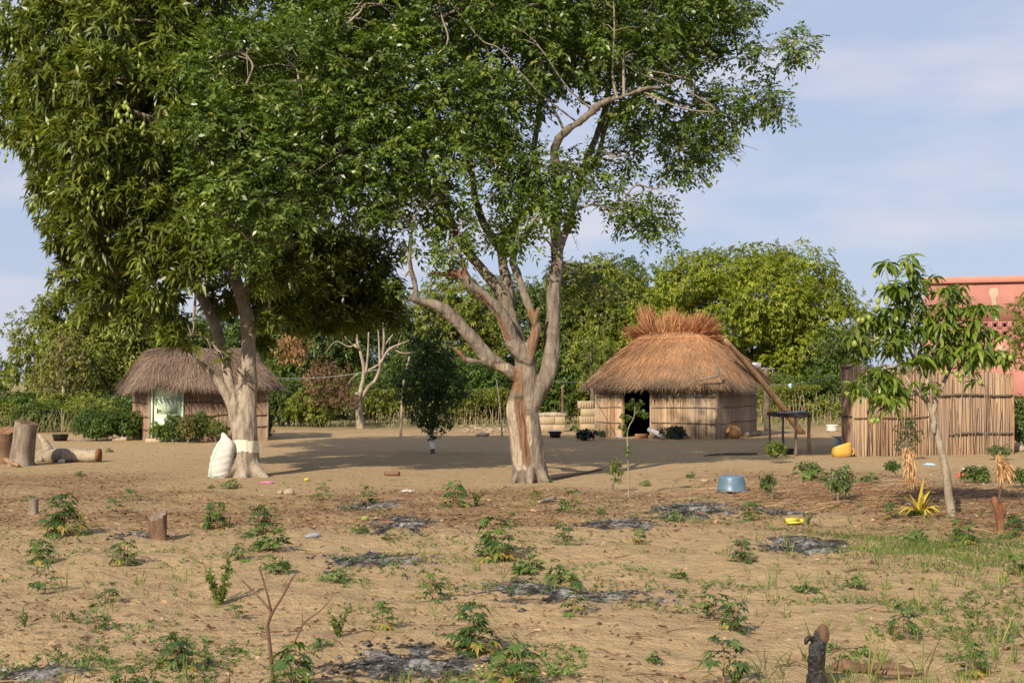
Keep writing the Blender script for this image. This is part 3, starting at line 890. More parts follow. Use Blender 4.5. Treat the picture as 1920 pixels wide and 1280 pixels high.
# ------------------------------------------------------------------ the shade tree in the middle with the peeled trunk
def shade_tree():
    base = G(991, 903)
    D = base.y
    t = thing('shade_tree', "tall many-limbed shade tree in the centre with bark peeled off its trunk", 'tree', base)
    a = lambda px, py, dd=0.0: tuple(AT(px, py, D + dd))
    w = lambda px: px * D / FPX / 2
    mb = MB()
    L = []
    # the trunk: two fused stems
    stube(mb, [a(985, 915), a(984, 880), a(980, 840), a(975, 800), a(968, 765), a(974, 735), a(982, 705), a(984, 670)], [w(54), w(48), w(45), w(46), w(40), w(33), w(34), w(36)], 4, 14)
    stube(mb, [a(1008, 915, .02), a(1003, 870), a(999, 830), a(994, 790), a(992, 755), a(990, 715), a(986, 670)], [w(38), w(40), w(38), w(34), w(33), w(33), w(34)], 4, 12)
    stube(mb, [a(1020, 912, .1), a(1014, 872, .1), a(1006, 845, .1)], [w(26), w(20), w(10)], 4, 8)
    # right limb
    L += stube(mb, [a(996, 770), a(1010, 735), a(1026, 705, .05), a(1032, 670, .1), a(1034, 630, .15), a(1040, 570, .2), a(1044, 500, .3), a(1042, 460, .4), a(1038, 425, .5), a(1046, 385, .6), a(1048, 330, .45), a(1044, 280, .2), a(1058, 245, 0), a(1100, 210, -.3), a(1130, 195, -.5), a(1170, 182, -.65), a(1240, 165, -.7)],
               [w(26.2), w(29.3), w(32.3), w(30.8), w(27.7), w(25.4), w(22.3), w(20.8), w(19.2), w(16.9), w(15.4), w(14.6), w(13.9), w(13.1), w(11.6), w(9.2), w(4.6)], 4, 12)
    L += stube(mb, [a(1045, 480, .3), a(1068, 400, .8), a(1090, 330, 1.1), a(1110, 275, 1.3), a(1128, 225, 1.3), a(1145, 150, 1.2), a(1152, 100, 1.0), a(1158, 30, .9), a(1145, -40, .9), a(1150, -130, .9)], [w(16.9), w(15.4), w(13.9), w(13.1), w(12.3), w(11.6), w(10.8), w(10.0), w(8.5), w(4.6)], 4, 10)
    L += stube(mb, [a(1090, 330, 1.1), a(1115, 300, 1.5), a(1140, 230, 1.8), a(1190, 180, 2.0), a(1270, 130, 2.0), a(1350, 100, 1.8), a(1440, 90, 1.6)], [w(13.1), w(12.3), w(10.8), w(10.0), w(8.5), w(6.2), w(3.1)], 4, 8)
    L += stube(mb, [a(1200, 170, 2.0), a(1300, 200, 1.8), a(1400, 190, 1.6)], [w(9.2), w(6.2), w(2.3)], 4, 8)
    # left limb
    L += stube(mb, [a(978, 712), a(948, 692, -.1), a(915, 668, -.2), a(885, 635, -.3), a(852, 600, -.4), a(815, 574, -.5), a(785, 565, -.6), a(764, 556, -.7)], [w(23.1), w(26.2), w(27.7), w(26.9), w(23.9), w(20.8), w(16.9), w(12.3)], 4, 10)
    L += stube(mb, [a(778, 562, -.6), a(772, 530, -.6), a(766, 490, -.6), a(772, 440, -.6), a(790, 380, -.5)], [w(12.3), w(10.0), w(9.2), w(7.7), w(3.9)], 4, 8)
    # lower broken stub
    stube(mb, [a(930, 684, -.2), a(900, 678, -.35), a(875, 675, -.45), a(864, 664, -.5), a(850, 652, -.55)], [w(13.9), w(11.6), w(10.8), w(9.2), w(5.4)], 4, 8)
    # dead split limb
    L += stube(mb, [a(984, 668, -.1), a(962, 640, -.2), a(942, 600, -.3), a(918, 560, -.35), a(895, 537, -.4), a(874, 518, -.45), a(850, 512, -.5), a(832, 516, -.5), a(806, 512, -.55)], [w(33.9), w(29.3), w(24.6), w(21.6), w(21.6), w(20.0), w(15.4), w(10.8), w(6.2)], 4, 10)
    stube(mb, [a(880, 522, -.42), a(874, 500, -.42), a(866, 478, -.42), a(848, 456, -.45)], [w(13.9), w(10.8), w(8.5), w(4.6)], 4, 8)
    stube(mb, [a(862, 518, -.45), a(858, 508, -.45), a(858, 500, -.45)], [w(6.9), w(5.4), w(3.1)], 3, 6)
    # central grey limbs
    L += stube(mb, [a(980, 660, .1), a(962, 610, .2), a(944, 565, .3), a(922, 530, .4), a(900, 505, .5), a(880, 478, .6), a(850, 420, .8), a(820, 340, 1.0), a(780, 250, 1.0), a(730, 170, 1.0), a(650, 130, .8)], [w(26.2), w(27.7), w(27.7), w(21.6), w(18.5), w(16.9), w(15.4), w(13.9), w(11.6), w(8.5), w(3.9)], 4, 10)
    L += stube(mb, [a(955, 590, .3), a(948, 530, .5), a(944, 480, .6), a(945, 440, .8), a(985, 400, 1.0), a(1015, 370, 1.1), a(1000, 280, 1.2), a(1020, 180, 1.2), a(1000, 80, 1.1), a(1010, -30, 1.0), a(1000, -140, 1.0)], [w(24.6), w(21.6), w(20.0), w(18.5), w(16.2), w(14.6), w(13.1), w(12.3), w(10.0), w(6.9), w(3.9)], 4, 10)
    L += stube(mb, [a(940, 470, .6), a(900, 400, .9), a(880, 300, 1.0), a(860, 200, 1.0), a(825, 110, .8), a(800, 20, .7), a(790, -100, .6)], [w(16.9), w(13.9), w(12.3), w(10.8), w(10.0), w(8.5), w(3.9)], 4, 8)
    # right central limb with knot
    L += stube(mb, [a(984, 680, -.1), a(998, 645, -.15), a(1004, 615, -.15), a(994, 585, -.1), a(986, 560, 0), a(972, 525, .1), a(962, 495, .2), a(975, 460, .3), a(1000, 420, .4), a(1020, 390, .6)], [w(27.7), w(23.1), w(20.0), w(17.7), w(16.9), w(16.2), w(14.6), w(11.6), w(10.0), w(6.9)], 4, 10)
    stube(mb, [a(998, 610, -.2), a(1002, 592, -.25), a(1006, 576, -.28)], [w(13.1), w(10.8), w(7.7)], 4, 8)
    # left-reaching upper limbs
    L += stube(mb, [a(780, 250, 1.0), a(740, 195, .2), a(700, 150, -.5), a(660, 140, -.8), a(560, 150, -1.3), a(440, 160, -1.6)], [w(11.6), w(11.6), w(9.2), w(6.9), w(5.4), w(2.3)], 4, 8)
    L += stube(mb, [a(800, 340, .8), a(700, 290, -.3), a(610, 290, -.9), a(520, 330, -1.4), a(450, 380, -1.6)], [w(10.8), w(9.2), w(7.7), w(5.4), w(2.3)], 4, 8)
    for ang, ln in ((-2.5, .42), (-1.5, .36), (-0.5, .44), (0.6, .4), (2.2, .4)):
        d = Vector((math.cos(ang), math.sin(ang), 0))
        stube(mb, [base + Vector((0, 0, .3)) + d * .2, base + Vector((0, 0, .06)) + d * (ln * .8), base + Vector((0, 0, -.1)) + d * ln * 1.1], [.12, .09, .05], 4, 8)
    me = remeshed(mb, 0.024, 1)
    V, N = me_arrays(me)
    hi = sstep(2.2, 4.0, V[:, 2])[:, None]
    V = V + hi * .075 * np.stack([vnoise(V * 1.6, 201), vnoise(V * 1.6, 202), vnoise(V * 1.6, 203)], -1)
    V = V + N * (0.034 * fbm(V * np.array([5, 5, 1.5]), 8, 3) + 0.018 * fbm(V * np.array([17, 17, 3.5]), 9, 3) - .012 * np.abs(fbm(V * np.array([9, 9, 1.6]), 19, 3)))[:, None]
    # where the bark is gone: a cream strip low on the left, a red-brown hollow up the middle, the split limb
    sx = (V[:, 0] / V[:, 1]) * FPX + 960
    sy = HOR - (V[:, 2] - CAMH) / V[:, 1] * FPX
    fr = sstep(0.15, -0.25, N[:, 1])
    jit = 5 * fbm(V * 4, 51, 3)
    peel = fr * sstep(950, 957, sx + jit - (sy - 800) * 0.14) * (1 - sstep(970, 977, sx + jit - (sy - 800) * 0.16)) * sstep(742, 760, sy) * (1 - sstep(868, 890, sy + jit * 3))
    peel2 = fr * sstep(986, 990, sx - (sy - 800) * 0.08) * (1 - sstep(993, 998, sx - (sy - 800) * 0.08)) * sstep(772, 785, sy) * (1 - sstep(825, 845, sy))
    peel3 = fr * sstep(920, 928, sx) * (1 - sstep(950, 955, sx)) * sstep(678, 682, sy) * (1 - sstep(692, 697, sy))
    red = fr * sstep(968, 973, sx + jit * .6 - (sy - 800) * 0.13) * (1 - sstep(987, 991, sx + jit * .6 - (sy - 800) * 0.13)) * sstep(742, 748, sy) * (1 - sstep(850, 885, sy + jit * 3))
    red_up = 0.62 * fr * sstep(958, 962, sx) * (1 - sstep(978, 984, sx)) * sstep(675, 690, sy) * (1 - sstep(735, 742, sy))
    lx = np.interp(sy, [455, 515, 540, 600, 650], [850, 868, 892, 934, 958])
    red_l = fr * (1 - sstep(5, 10, np.abs(sx - lx + 2 + jit))) * sstep(540, 560, sy) * (1 - sstep(630, 650, sy)) * (1 - sstep(D - .1, D + .15, V[:, 1]))
    stubs = sstep(885, 870, sx) * sstep(640, 645, sy) * 0.6 + sstep(525, 515, sy) * (sx < 885) * (sx > 800) * (V[:, 1] < D - .2) * 0.75
    knot = fr * sstep(985, 990, sx) * (1 - sstep(1010, 1014, sx)) * sstep(572, 578, sy) * (1 - sstep(675, 685, sy)) * (V[:, 1] < D) * .6
    redm = np.maximum.reduce([red, red_up, red_l, stubs, knot])
    peelm = np.maximum.reduce([peel, peel2, peel3])
    V = V - N * ((0.045 + .02 * fbm(V * np.array([22, 22, 1.2]), 77, 2)) * np.maximum(red, red_l) + (0.025 + .015 * fbm(V * np.array([20, 20, 1.2]), 78, 2)) * peelm)[:, None]
    me_finish(me, V, {'peel': peelm, 'red': redm}, base)
    link('trunk', me, M['shade_bark'], t)
    vis = [(620, 20, 88, -.6), (720, 10, 88, -.6), (820, 30, 88, -.4), (920, 10, 88, -.4), (1020, 30, 78, -.3), (1110, 20, 76, 0), (1210, 25, 88, .3), (1300, 15, 84, .8), (1385, 5, 52, 1),
           (560, 110, 84, -1), (650, 120, 88, -.8), (740, 100, 78, -.6), (830, 120, 78, -.6), (920, 110, 78, -.5), (1010, 110, 68, -.3), (1100, 105, 62, 0), (1195, 100, 72, .3), (1290, 110, 80, .9), (1375, 110, 60, 1.2), (1440, 105, 38, 1.3), (1490, 85, 30, 1.2), (1515, 72, 15, 1.2),
           (480, 190, 80, -1.3), (560, 200, 78, -1.1), (650, 210, 78, -.8), (740, 200, 78, -.6), (840, 210, 78, -.5), (930, 200, 66, -.3), (1010, 175, 46, .2), (1085, 150, 40, .4), (1190, 205, 62, .6), (1270, 200, 76, 1), (1345, 200, 62, 1.3), (1420, 180, 42, 1.4), (1460, 205, 22, 1.4),
           (560, 290, 68, -1.2), (640, 290, 58, -.9), (720, 290, 76, -.6), (800, 300, 78, -.5), (880, 300, 74, -.4), (955, 285, 46, 0), (1080, 310, 36, .6), (1180, 290, 64, .8), (1265, 275, 62, 1.1), (1335, 255, 40, 1.3), (1385, 250, 26, 1.3), (1240, 345, 40, 1),
           (700, 355, 56, -.6), (770, 375, 72, -.5), (850, 375, 74, -.4), (925, 365, 58, -.2), (1120, 350, 40, .7), (1180, 365, 50, .8), (1230, 400, 34, 1), (1240, 440, 26, 1), (1252, 462, 18, 1), (1160, 400, 28, .8), (1205, 440, 22, 1),
           (780, 430, 52, -.5), (860, 430, 48, -.4), (730, 400, 40, -.6), (1085, 395, 26, .6), (840, 470, 30, -.5), (910, 420, 40, -.2), (770, 470, 30, -.6), (760, 520, 22, -.7), (1000, 350, 40, .3), (940, 440, 26, .2), (800, 520, 20, -.6),
           (400, 110, 76, -1.6), (470, 90, 88, -1.4), (380, 230, 62, -1.8), (460, 250, 86, -1.6), (540, 300, 72, -1.4), (430, 340, 76, -1.8), (500, 385, 66, -1.7), (400, 415, 50, -1.8), (470, 455, 50, -1.6), (560, 385, 44, -1.2), (620, 350, 36, -.9),
           (1085, 530, 42, 1.5, .9), (1120, 545, 36, 1.7, .9), (1060, 500, 22, 1.2), (1150, 560, 20, 1.7), (875, 500, 14, -.3), (1320, 300, 22, 1.2), (1290, 320, 26, 1.1), (1040, 390, 34, -.3), (1005, 410, 34, -.4), (1062, 335, 34, -.2), (1010, 310, 40, -.3), (970, 450, 26, -.4), (1020, 445, 20, -.2), (950, 330, 44, -.4), (1150, 300, 40, .2), (1140, 80, 40, -.6)]
    hid = [(640, -110, 120, 0, .6), (800, -120, 130, 0, .6), (960, -120, 130, 0, .6), (1120, -110, 120, .5, .6), (1270, -100, 110, .8, .6), (720, -260, 130, .5, .5), (900, -280, 140, .5, .5), (1080, -260, 130, .8, .5), (1220, -200, 100, 1.2, .5),
           (680, 60, 100, 2.0, .6), (820, 80, 100, 2.2, .6), (960, 80, 100, 2.2, .6), (1110, 60, 90, 2.2, .6), (1250, 60, 90, 2.6, .35), (620, 200, 90, 1.2, .6), (760, 220, 90, 2.0, .6), (900, 240, 80, 2.2, .5), (1240, 180, 90, 2.4, .3),
           (660, -20, 110, 2.6, .6), (1330, -20, 90, 2.4, .3), (1000, -60, 120, 2.2, .6), (560, 60, 100, 1.6, .6), (880, -30, 120, 3.6, .5), (1060, -40, 120, 3.6, .5), (720, -40, 120, 3.4, .5), (1200, -30, 100, 3.6, .5), (800, 350, 60, 1.6, .6), (690, 400, 40, 1.4, .6)]
    cl = to_world_clumps(vis + hid, D)
    br = MB()
    branch_out(br, [p for p in L[::3] if p[2] > 3.4], cl, 0.055, 0.011, 6, 6, 9, 0.18)
    for pl, r_ in (([(822, -10, -.9), (828, 30, -1.0), (838, 82, -1.0)], 7), ([(870, 40, -.9), (905, 75, -1.0), (940, 92, -1.0)], 5),
                   ([(1150, -10, -.7), (1152, 60, -.7), (1148, 130, -.6)], 9), ([(980, 20, -.9), (1000, 70, -1.0), (1025, 110, -1.0)], 5),
                   ([(1240, 150, -.4), (1300, 175, -.4), (1340, 210, -.3)], 5)):
        P_ = [np.array(a(*q)) + np.array([0, 0, random.uniform(-.04, .04)]) for q in pl]
        lo = max((P_[0], P_[-1]), key=lambda q: -q[2])
        if lo is P_[-1]: P_ = P_[::-1]
        cand = [np.array(q) for q in L if q[2] < lo[2] + .3]
        s0 = min(cand, key=lambda q: np.linalg.norm(q - lo))
        P_ = [s0, s0 + (P_[0] - s0) * .55 + np.array([0, 0, -.12])] + P_ + [P_[-1] + (P_[-1] - P_[-2]) * .8]
        r0_ = r_ * .62
        pts = stube(br, P_, [w(r0_ * (1.15 - .9 * i / (len(P_) - 1))) for i in range(len(P_))], 5, 7)
        for _ in range(5):
            q = np.array(pts[random.randint(len(pts) // 2, len(pts) - 1)])
            e = q + np.array([random.gauss(0, .3), random.uniform(-.25, .1), random.uniform(-.1, .35)])
            br.tube([q, (q + e) / 2 + np.array([0, 0, .04]), e], [.009, .007, .003], 5, False)
    # bare twigs that stick out of the right side of the crown
    rd = random.Random(12)
    for (p0, p1) in (((1340, 250, 1.3), (1400, 290, 1.3)), ((1345, 262, 1.3), (1425, 282, 1.4)), ((1360, 270, 1.3), (1395, 300, 1.3)), ((1430, 180, 1.4), (1495, 184, 1.4)), ((1440, 180, 1.4), (1490, 212, 1.4)), ((1350, 270, 1.3), (1385, 312, 1.2)), ((1210, 440, 1), (1222, 470, 1)), ((1060, 400, .6), (1085, 470, .6)), ((905, 470, -.3), (935, 440, -.3)), ((1200, 130, -.2), (1300, 150, -.3)), ((1210, 180, -.2), (1330, 215, -.3)), ((650, 130, -1.2), (590, 80, -1.4)), ((640, 290, -1.4), (560, 340, -1.6))):
        A_, B_ = np.array(a(*p0)), np.array(a(*p1))
        m = (A_ + B_) / 2 + np.array([rd.uniform(-.05, .05), 0, rd.uniform(-.04, .08)])
        br.tube([A_, m, B_], [.011, .007, .003], 5, False)
        for _ in range(4):
            s = A_ + (B_ - A_) * rd.uniform(.3, .9)
            br.tube([s, s + np.array([rd.uniform(0, .18), rd.uniform(-.1, .1), rd.uniform(-.16, .1)])], [.005, .002], 4, False)
    part('branches', br, M['mango_bark'], t)
    lf = MB()
    nv = len(vis)
    P, A = clump_points(cl[:nv], 46, 0.25, 0.85, 31)
    keep = vnoise(P * 1.7, 61) > -0.24 + 0.10 * sstep(1.0, 4.0, P[:, 0])
    feathers(lf, P[keep], A[keep], 8, 0.112, 0.050, 32)
    P2, A2 = clump_points(cl[nv:], 40, 0.3, 0.9, 33)
    feathers(lf, P2, A2, 8, 0.14, 0.068, 34)
    part('crown', lf, M['shade_leaf'], t)
shade_tree()

# ------------------------------------------------------------------ trees and bushes further back
def crown_tree(name, label, cat, px, base_d, ztop_px, w_px, zlow_px, leaf, lmat, seed, dens=1.0, n_cl=34, group=None, bark='dark_bark', depth=0.8, lump=(0.16, 0.26), trunk=True, two_tone=0.0, rx=0.0, shape=1.0):
    rd = random.Random(seed)
    base = AT(px, 900, base_d); base.z = 0.0
    t = thing(name, label, cat, base, group=group)
    z1, z0 = ZAT(ztop_px, base_d), max(0.15, ZAT(zlow_px, base_d))
    w = w_px * base_d / FPX
    rz, cx, cz = (z1 - z0) / 2, base.x + rx * base_d / FPX, (z1 + z0) / 2
    cl = []
    for i in range(n_cl):
        # spread over the front-biased ellipsoid
        u = -1 + 2 * (i + .5) / n_cl
        phi = i * 2.39996 + rd.uniform(-.4, .4)
        s = (1 - abs(u) ** 2.7) ** (1 / 2.7)
        r = w * rd.uniform(*lump)
        f = rd.uniform(.68, 1.0)
        k = 1.0 if u > 0 else shape
        x = cx + math.cos(phi) * s * max(0.05, w / 2 * f - r * .45) * k
        y = base.y + math.sin(phi) * s * max(0.05, w * depth / 2 * f - r * .45) * k
        z = cz + u * max(0.05, rz - r * .55)
        cl.append((x, y, z, r))
    cl.append((cx, base.y, cz, min(w, 2 * rz) * .34))
    lf = MB()
    P, A = clump_points(cl, 11 * dens / (leaf / .22) ** 2, 0.5, 0.8, seed)
    ok = P[:, 2] > 0.05
    if leaf >= .2:
        ok &= vnoise(P * .75, seed + 9) > -.38
    rosettes(lf, P[ok], A[ok] + np.array([0, 0, .3]), 6, leaf, leaf * .36, (.5, 1.5), (.1, .6), False, seed + 1)
    part('crown', lf, M[lmat], t)
    if trunk:
        tb = MB()
        h = cz
        r0 = 0.026 * z1 + .004
        L = stube(tb, [base + Vector((0, 0, -.1)), base + Vector((rd.uniform(-.1, .1), 0, h * .35)), Vector((cx + rd.uniform(-.2, .2), base.y, h * .7)), Vector((cx, base.y, h + rz * .4))], [r0 * 1.25, r0, r0 * .8, r0 * .3], 4, 8)
        branch_out(tb, L[3:], [c for c in cl if c[1] < base.y + .5], r0 * .5, .012, 5, 1, seed)
        part('trunk', tb, M[bark], t)
    return t

BG = 'trees behind the yard'
crown_tree('bushy_tree', "large round sunlit mango tree behind the right hut, yellow-green and bulging", 'tree', 1402, 73, 462, 440, 770, .24, 'far_mango_leaf', 101, 1.15, 64, BG, lump=(.085, .20), depth=.75, shape=1.12)
crown_tree('bushy_tree', "tall yellow-green tree rising over the left hut at the left edge of the wood", 'tree', 195, 63, 535, 330, 800, .24, 'far_olive_leaf', 102, 1.1, 56, BG, lump=(.11, .2), shape=1.15)
crown_tree('bushy_tree', "half-bare brownish tree with grey twigs standing in front of the wood at the far left", 'tree', 118, 58, 615, 110, 800, .17, 'brown_leaf', 103, .4, 26, BG, bark='pale_bark', lump=(.14, .22))
crown_tree('bushy_tree', "dark tree between the two big trunks with its top under the mango branches", 'tree', 590, 66, 535, 210, 800, .24, 'far_dark_leaf', 104, 1.0, 40, BG, shape=1.15)
crown_tree('bushy_tree', "pale green tree showing just left of the shade tree's lower limbs", 'tree', 850, 70, 520, 200, 790, .24, 'far_olive_leaf', 105, 1.0, 40, BG, shape=1.15)
crown_tree('bushy_tree', "green tree seen through the fork of the shade tree, its top against the sky", 'tree', 975, 74, 520, 210, 790, .24, 'far_dark_leaf', 106, 1.0, 36, BG, shape=1.2)
crown_tree('bushy_tree', "tree with high pointed top between the shade tree and the big round mango tree", 'tree', 1110, 76, 485, 230, 790, .24, 'far_olive_leaf', 107, 1.1, 46, BG, shape=1.15)
crown_tree('bushy_tree', "dark tree filling the gap left of the bulging mango tree, above the hut's thatch", 'tree', 1190, 78, 480, 200, 780, .24, 'far_dark_leaf', 108, 1.1, 34, BG, shape=1.2)
crown_tree('bushy_tree', "dense dark tree behind the left hut's roof and the mango trunk", 'tree', 440, 68, 575, 220, 790, .24, 'far_dark_leaf', 109, 1.0, 40, BG, shape=1.15)
crown_tree('bushy_tree', "dull green tree behind the bare pale tree", 'tree', 715, 70, 560, 200, 790, .24, 'far_dark_leaf', 110, .9, 40, BG, shape=1.15)
crown_tree('bushy_tree', "small dark tree at the right end of the round mango tree, above the reed fence", 'tree', 1575, 68, 610, 130, 790, .22, 'far_dark_leaf', 111, 1.0, 28, BG)
crown_tree('bushy_tree', "distant grey-green tree low at the far left edge", 'tree', -12, 150, 668, 64, 735, .4, 'far_dark_leaf', 112, 1.0, 20, BG)
UB = 'bushes along the back of the yard'
for i, (px, d, top, w, low, lf, m, lab) in enumerate([
    (1115, 60, 622, 130, 800, .18, 'far_olive_leaf', "thicket left of the right hut's roof, behind the cement block stack"),
    (1040, 60, 655, 110, 800, .18, 'bush_leaf', "green thicket right behind the shade tree's trunk"),
    (530, 57, 700, 110, 808, .18, 'far_dark_leaf', "dark bush just right of the left hut's eave"),
    (585, 56, 725, 100, 810, .17, 'far_olive_leaf', "bush with pale stems left of the dark hollow in the wood"),
    (700, 60, 690, 100, 800, .17, 'bush_leaf', "bush behind the bare pale tree's trunk"),
    (900, 61, 660, 150, 800, .18, 'bush_leaf', "bush behind the dark citrus tree, left of the shade tree's trunk"),
    (770, 62, 650, 120, 800, .18, 'far_dark_leaf', "dark bush behind the thin leaning post"),
    (28, 60, 735, 130, 815, .18, 'bush_leaf', "low scrub bush at the left edge behind the cut stumps"),
    (130, 57, 738, 120, 812, .17, 'far_olive_leaf', "scrub bush behind the black planter basin"),
    (215, 56, 742, 90, 808, .17, 'bush_leaf', "scrub bush at the left corner of the left hut"),
    (-5, 51, 748, 80, 818, .15, 'far_olive_leaf', "pale scrub bush cut by the left edge, in front of the darker ones"),
    (75, 50, 752, 90, 818, .15, 'far_dark_leaf', "scrub bush directly behind the tall grey stump and log"),
    (165, 52, 745, 110, 815, .15, 'far_olive_leaf', "olive scrub bush behind the large rounded garden bush"),
    (1500, 66, 700, 150, 790, .18, 'far_dark_leaf', "shadowed bush behind the reed fence and the leaning pole"),
    (1908, 42, 738, 44, 800, .14, 'bush_leaf', "small bush at the foot of the salmon wall beside the reed enclosure"),
    (1912, 38, 785, 40, 830, .12, 'weed_leaf', "low weed clump right of the reed enclosure's corner"),
]):
    crown_tree('wild_bush', lab, 'bush', px, d, top, w, low, lf, m, 200 + i, 1.0, 18, UB, trunk=(i % 2 == 0), shape=1.15)
crown_tree('feathery_bush', "soft feathery light green bush left of the right hut's eave", 'bush', 1108, 56, 632, 46, 720, .16, 'lime_leaf', 231, .7, 14)
crown_tree('dry_leaf_tree', "small tree of dead orange leaves above the left hut's right eave", 'tree', 545, 54, 612, 84, 690, .16, 'orange_leaf', 232, .4, 12, shape=.8, trunk=False)
crown_tree('russet_bush', "russet dry-leaved bush left of the bare pale tree", 'bush', 615, 54, 668, 110, 765, .14, 'russet_leaf', 233, .3, 16, trunk=False)
crown_tree('russet_bush', "small reddish dry bush touching the bare pale tree's trunk", 'bush', 655, 53, 715, 40, 770, .13, 'russet_leaf', 234, .5, 10, trunk=False)
# branch tips of a tree beyond the right edge of the picture
crown_tree('fine_leaved_tree', "fine-leaved tree reaching in from the right edge in front of the salmon wall", 'tree', 1950, 33, 540, 130, 700, .10, 'far_olive_leaf', 235, .55, 22, bark='pale_bark', lump=(.12, .2))

# bare pale tree
def bare_tree():
    base = G(676, 803); D = base.y
    t = thing('bare_tree', "leafless pale tree with forked white branches standing between the huts", 'tree', base)
    a = lambda px, py, dd=0.0: tuple(AT(px, py, D + dd))
    w = lambda px: px * D / FPX / 2
    mb = MB()
    stube(mb, [a(676, 815), a(674, 780), a(671, 752), a(670, 735)], [w(17), w(14), w(12), w(10)], 4, 8)
    for pts, r in (([(671, 750), (680, 715), (682, 690), (676, 662), (670, 640), (668, 618)], (9, 8, 7, 6, 5, 3)),
                   ([(675, 750), (690, 726), (704, 712), (712, 690), (716, 672), (720, 640), (718, 605)], (8, 7, 7, 6, 6, 5, 3)),
                   ([(714, 680), (724, 662), (734, 652), (750, 645), (768, 638)], (6, 5, 5, 4, 2)),
                   ([(712, 690), (711, 655), (709, 612)], (5, 4, 2)), ([(686, 700), (690, 660), (691, 622)], (5, 4, 2.5)),
                   ([(674, 655), (668, 650), (662, 646)], (5, 4, 3)), ([(720, 650), (730, 635), (738, 626)], (4, 3, 2)),
                   ([(690, 695), (702, 688), (712, 682)], (4, 4, 4)), ([(676, 640), (655, 650), (630, 640), (610, 662)], (3, 2.5, 2, 1)), ([(660, 645), (640, 620), (668, 612)], (2, 2, 1)),
                   ([(738, 655), (756, 662), (776, 660)], (3, 2, 1.5)), ([(745, 660), (748, 640), (755, 622)], (2, 1.5, 1)), ([(728, 660), (733, 630)], (2, 1)), ([(672, 700), (655, 716), (650, 745)], (2, 1.5, 1))):
        stube(mb, [a(x, y, random.uniform(-.15, .15)) for x, y in pts], [w(q) for q in r], 4, 6)
    part('trunk', mb, M['pale_bark'], t, True)
bare_tree()

# dark citrus tree with white-painted stems
def citrus():
    base = G(812, 850); D = base.y
    t = thing('citrus_tree', "small dense dark green citrus tree with white-painted stem in the shaded yard", 'tree', base)
    a = lambda px, py, dd=0.0: tuple(AT(px, py, D + dd))
    mb = MB()
    stube(mb, [a(812, 856), a(811, 838), a(810, 815), a(812, 780), a(818, 720)], [.07, .055, .05, .04, .02], 4, 8)
    stube(mb, [a(811, 836), a(806, 815), a(800, 790), a(790, 740)], [.04, .034, .03, .015], 4, 7)
    part('trunk', mb, M['dark_bark'], t, True)
    pb = MB()
    stube(pb, [a(811.5, 841, -.005), a(811, 836, -.005), a(810, 815, -.005), a(810, 806, -.005)], [.062, .064, .058, .054], 4, 10, cap=False)
    stube(pb, [a(810, 836, -.03), a(806, 815, -.02), a(803, 806, -.02)], [.04, .041, .038], 4, 8, cap=False)
    part('painted_band', pb, M['white_paint'], t, True)
    cl = to_world_clumps([(810, 640, 26, 0), (790, 665, 28, 0), (835, 665, 30, 0), (770, 700, 30, 0), (810, 700, 34, -.2), (850, 705, 32, 0), (765, 735, 26, 0), (800, 740, 34, -.2), (840, 745, 32, -.1), (868, 735, 18, 0), (790, 780, 26, 0), (825, 785, 30, -.1), (812, 805, 20, -.1), (815, 740, 40, .5), (820, 690, 40, .5), (745, 715, 14, 0), (822, 620, 12, 0)], D)
    lf = MB()
    P, A = clump_points(cl, 60, .35, .9, 301)
    rosettes(lf, P, A + np.array([0, 0, .3]), 6, .085, .036, (.5, 1.5), (.05, .5), False, 302)
    part('crown', lf, M['citrus_leaf'], t)
citrus()

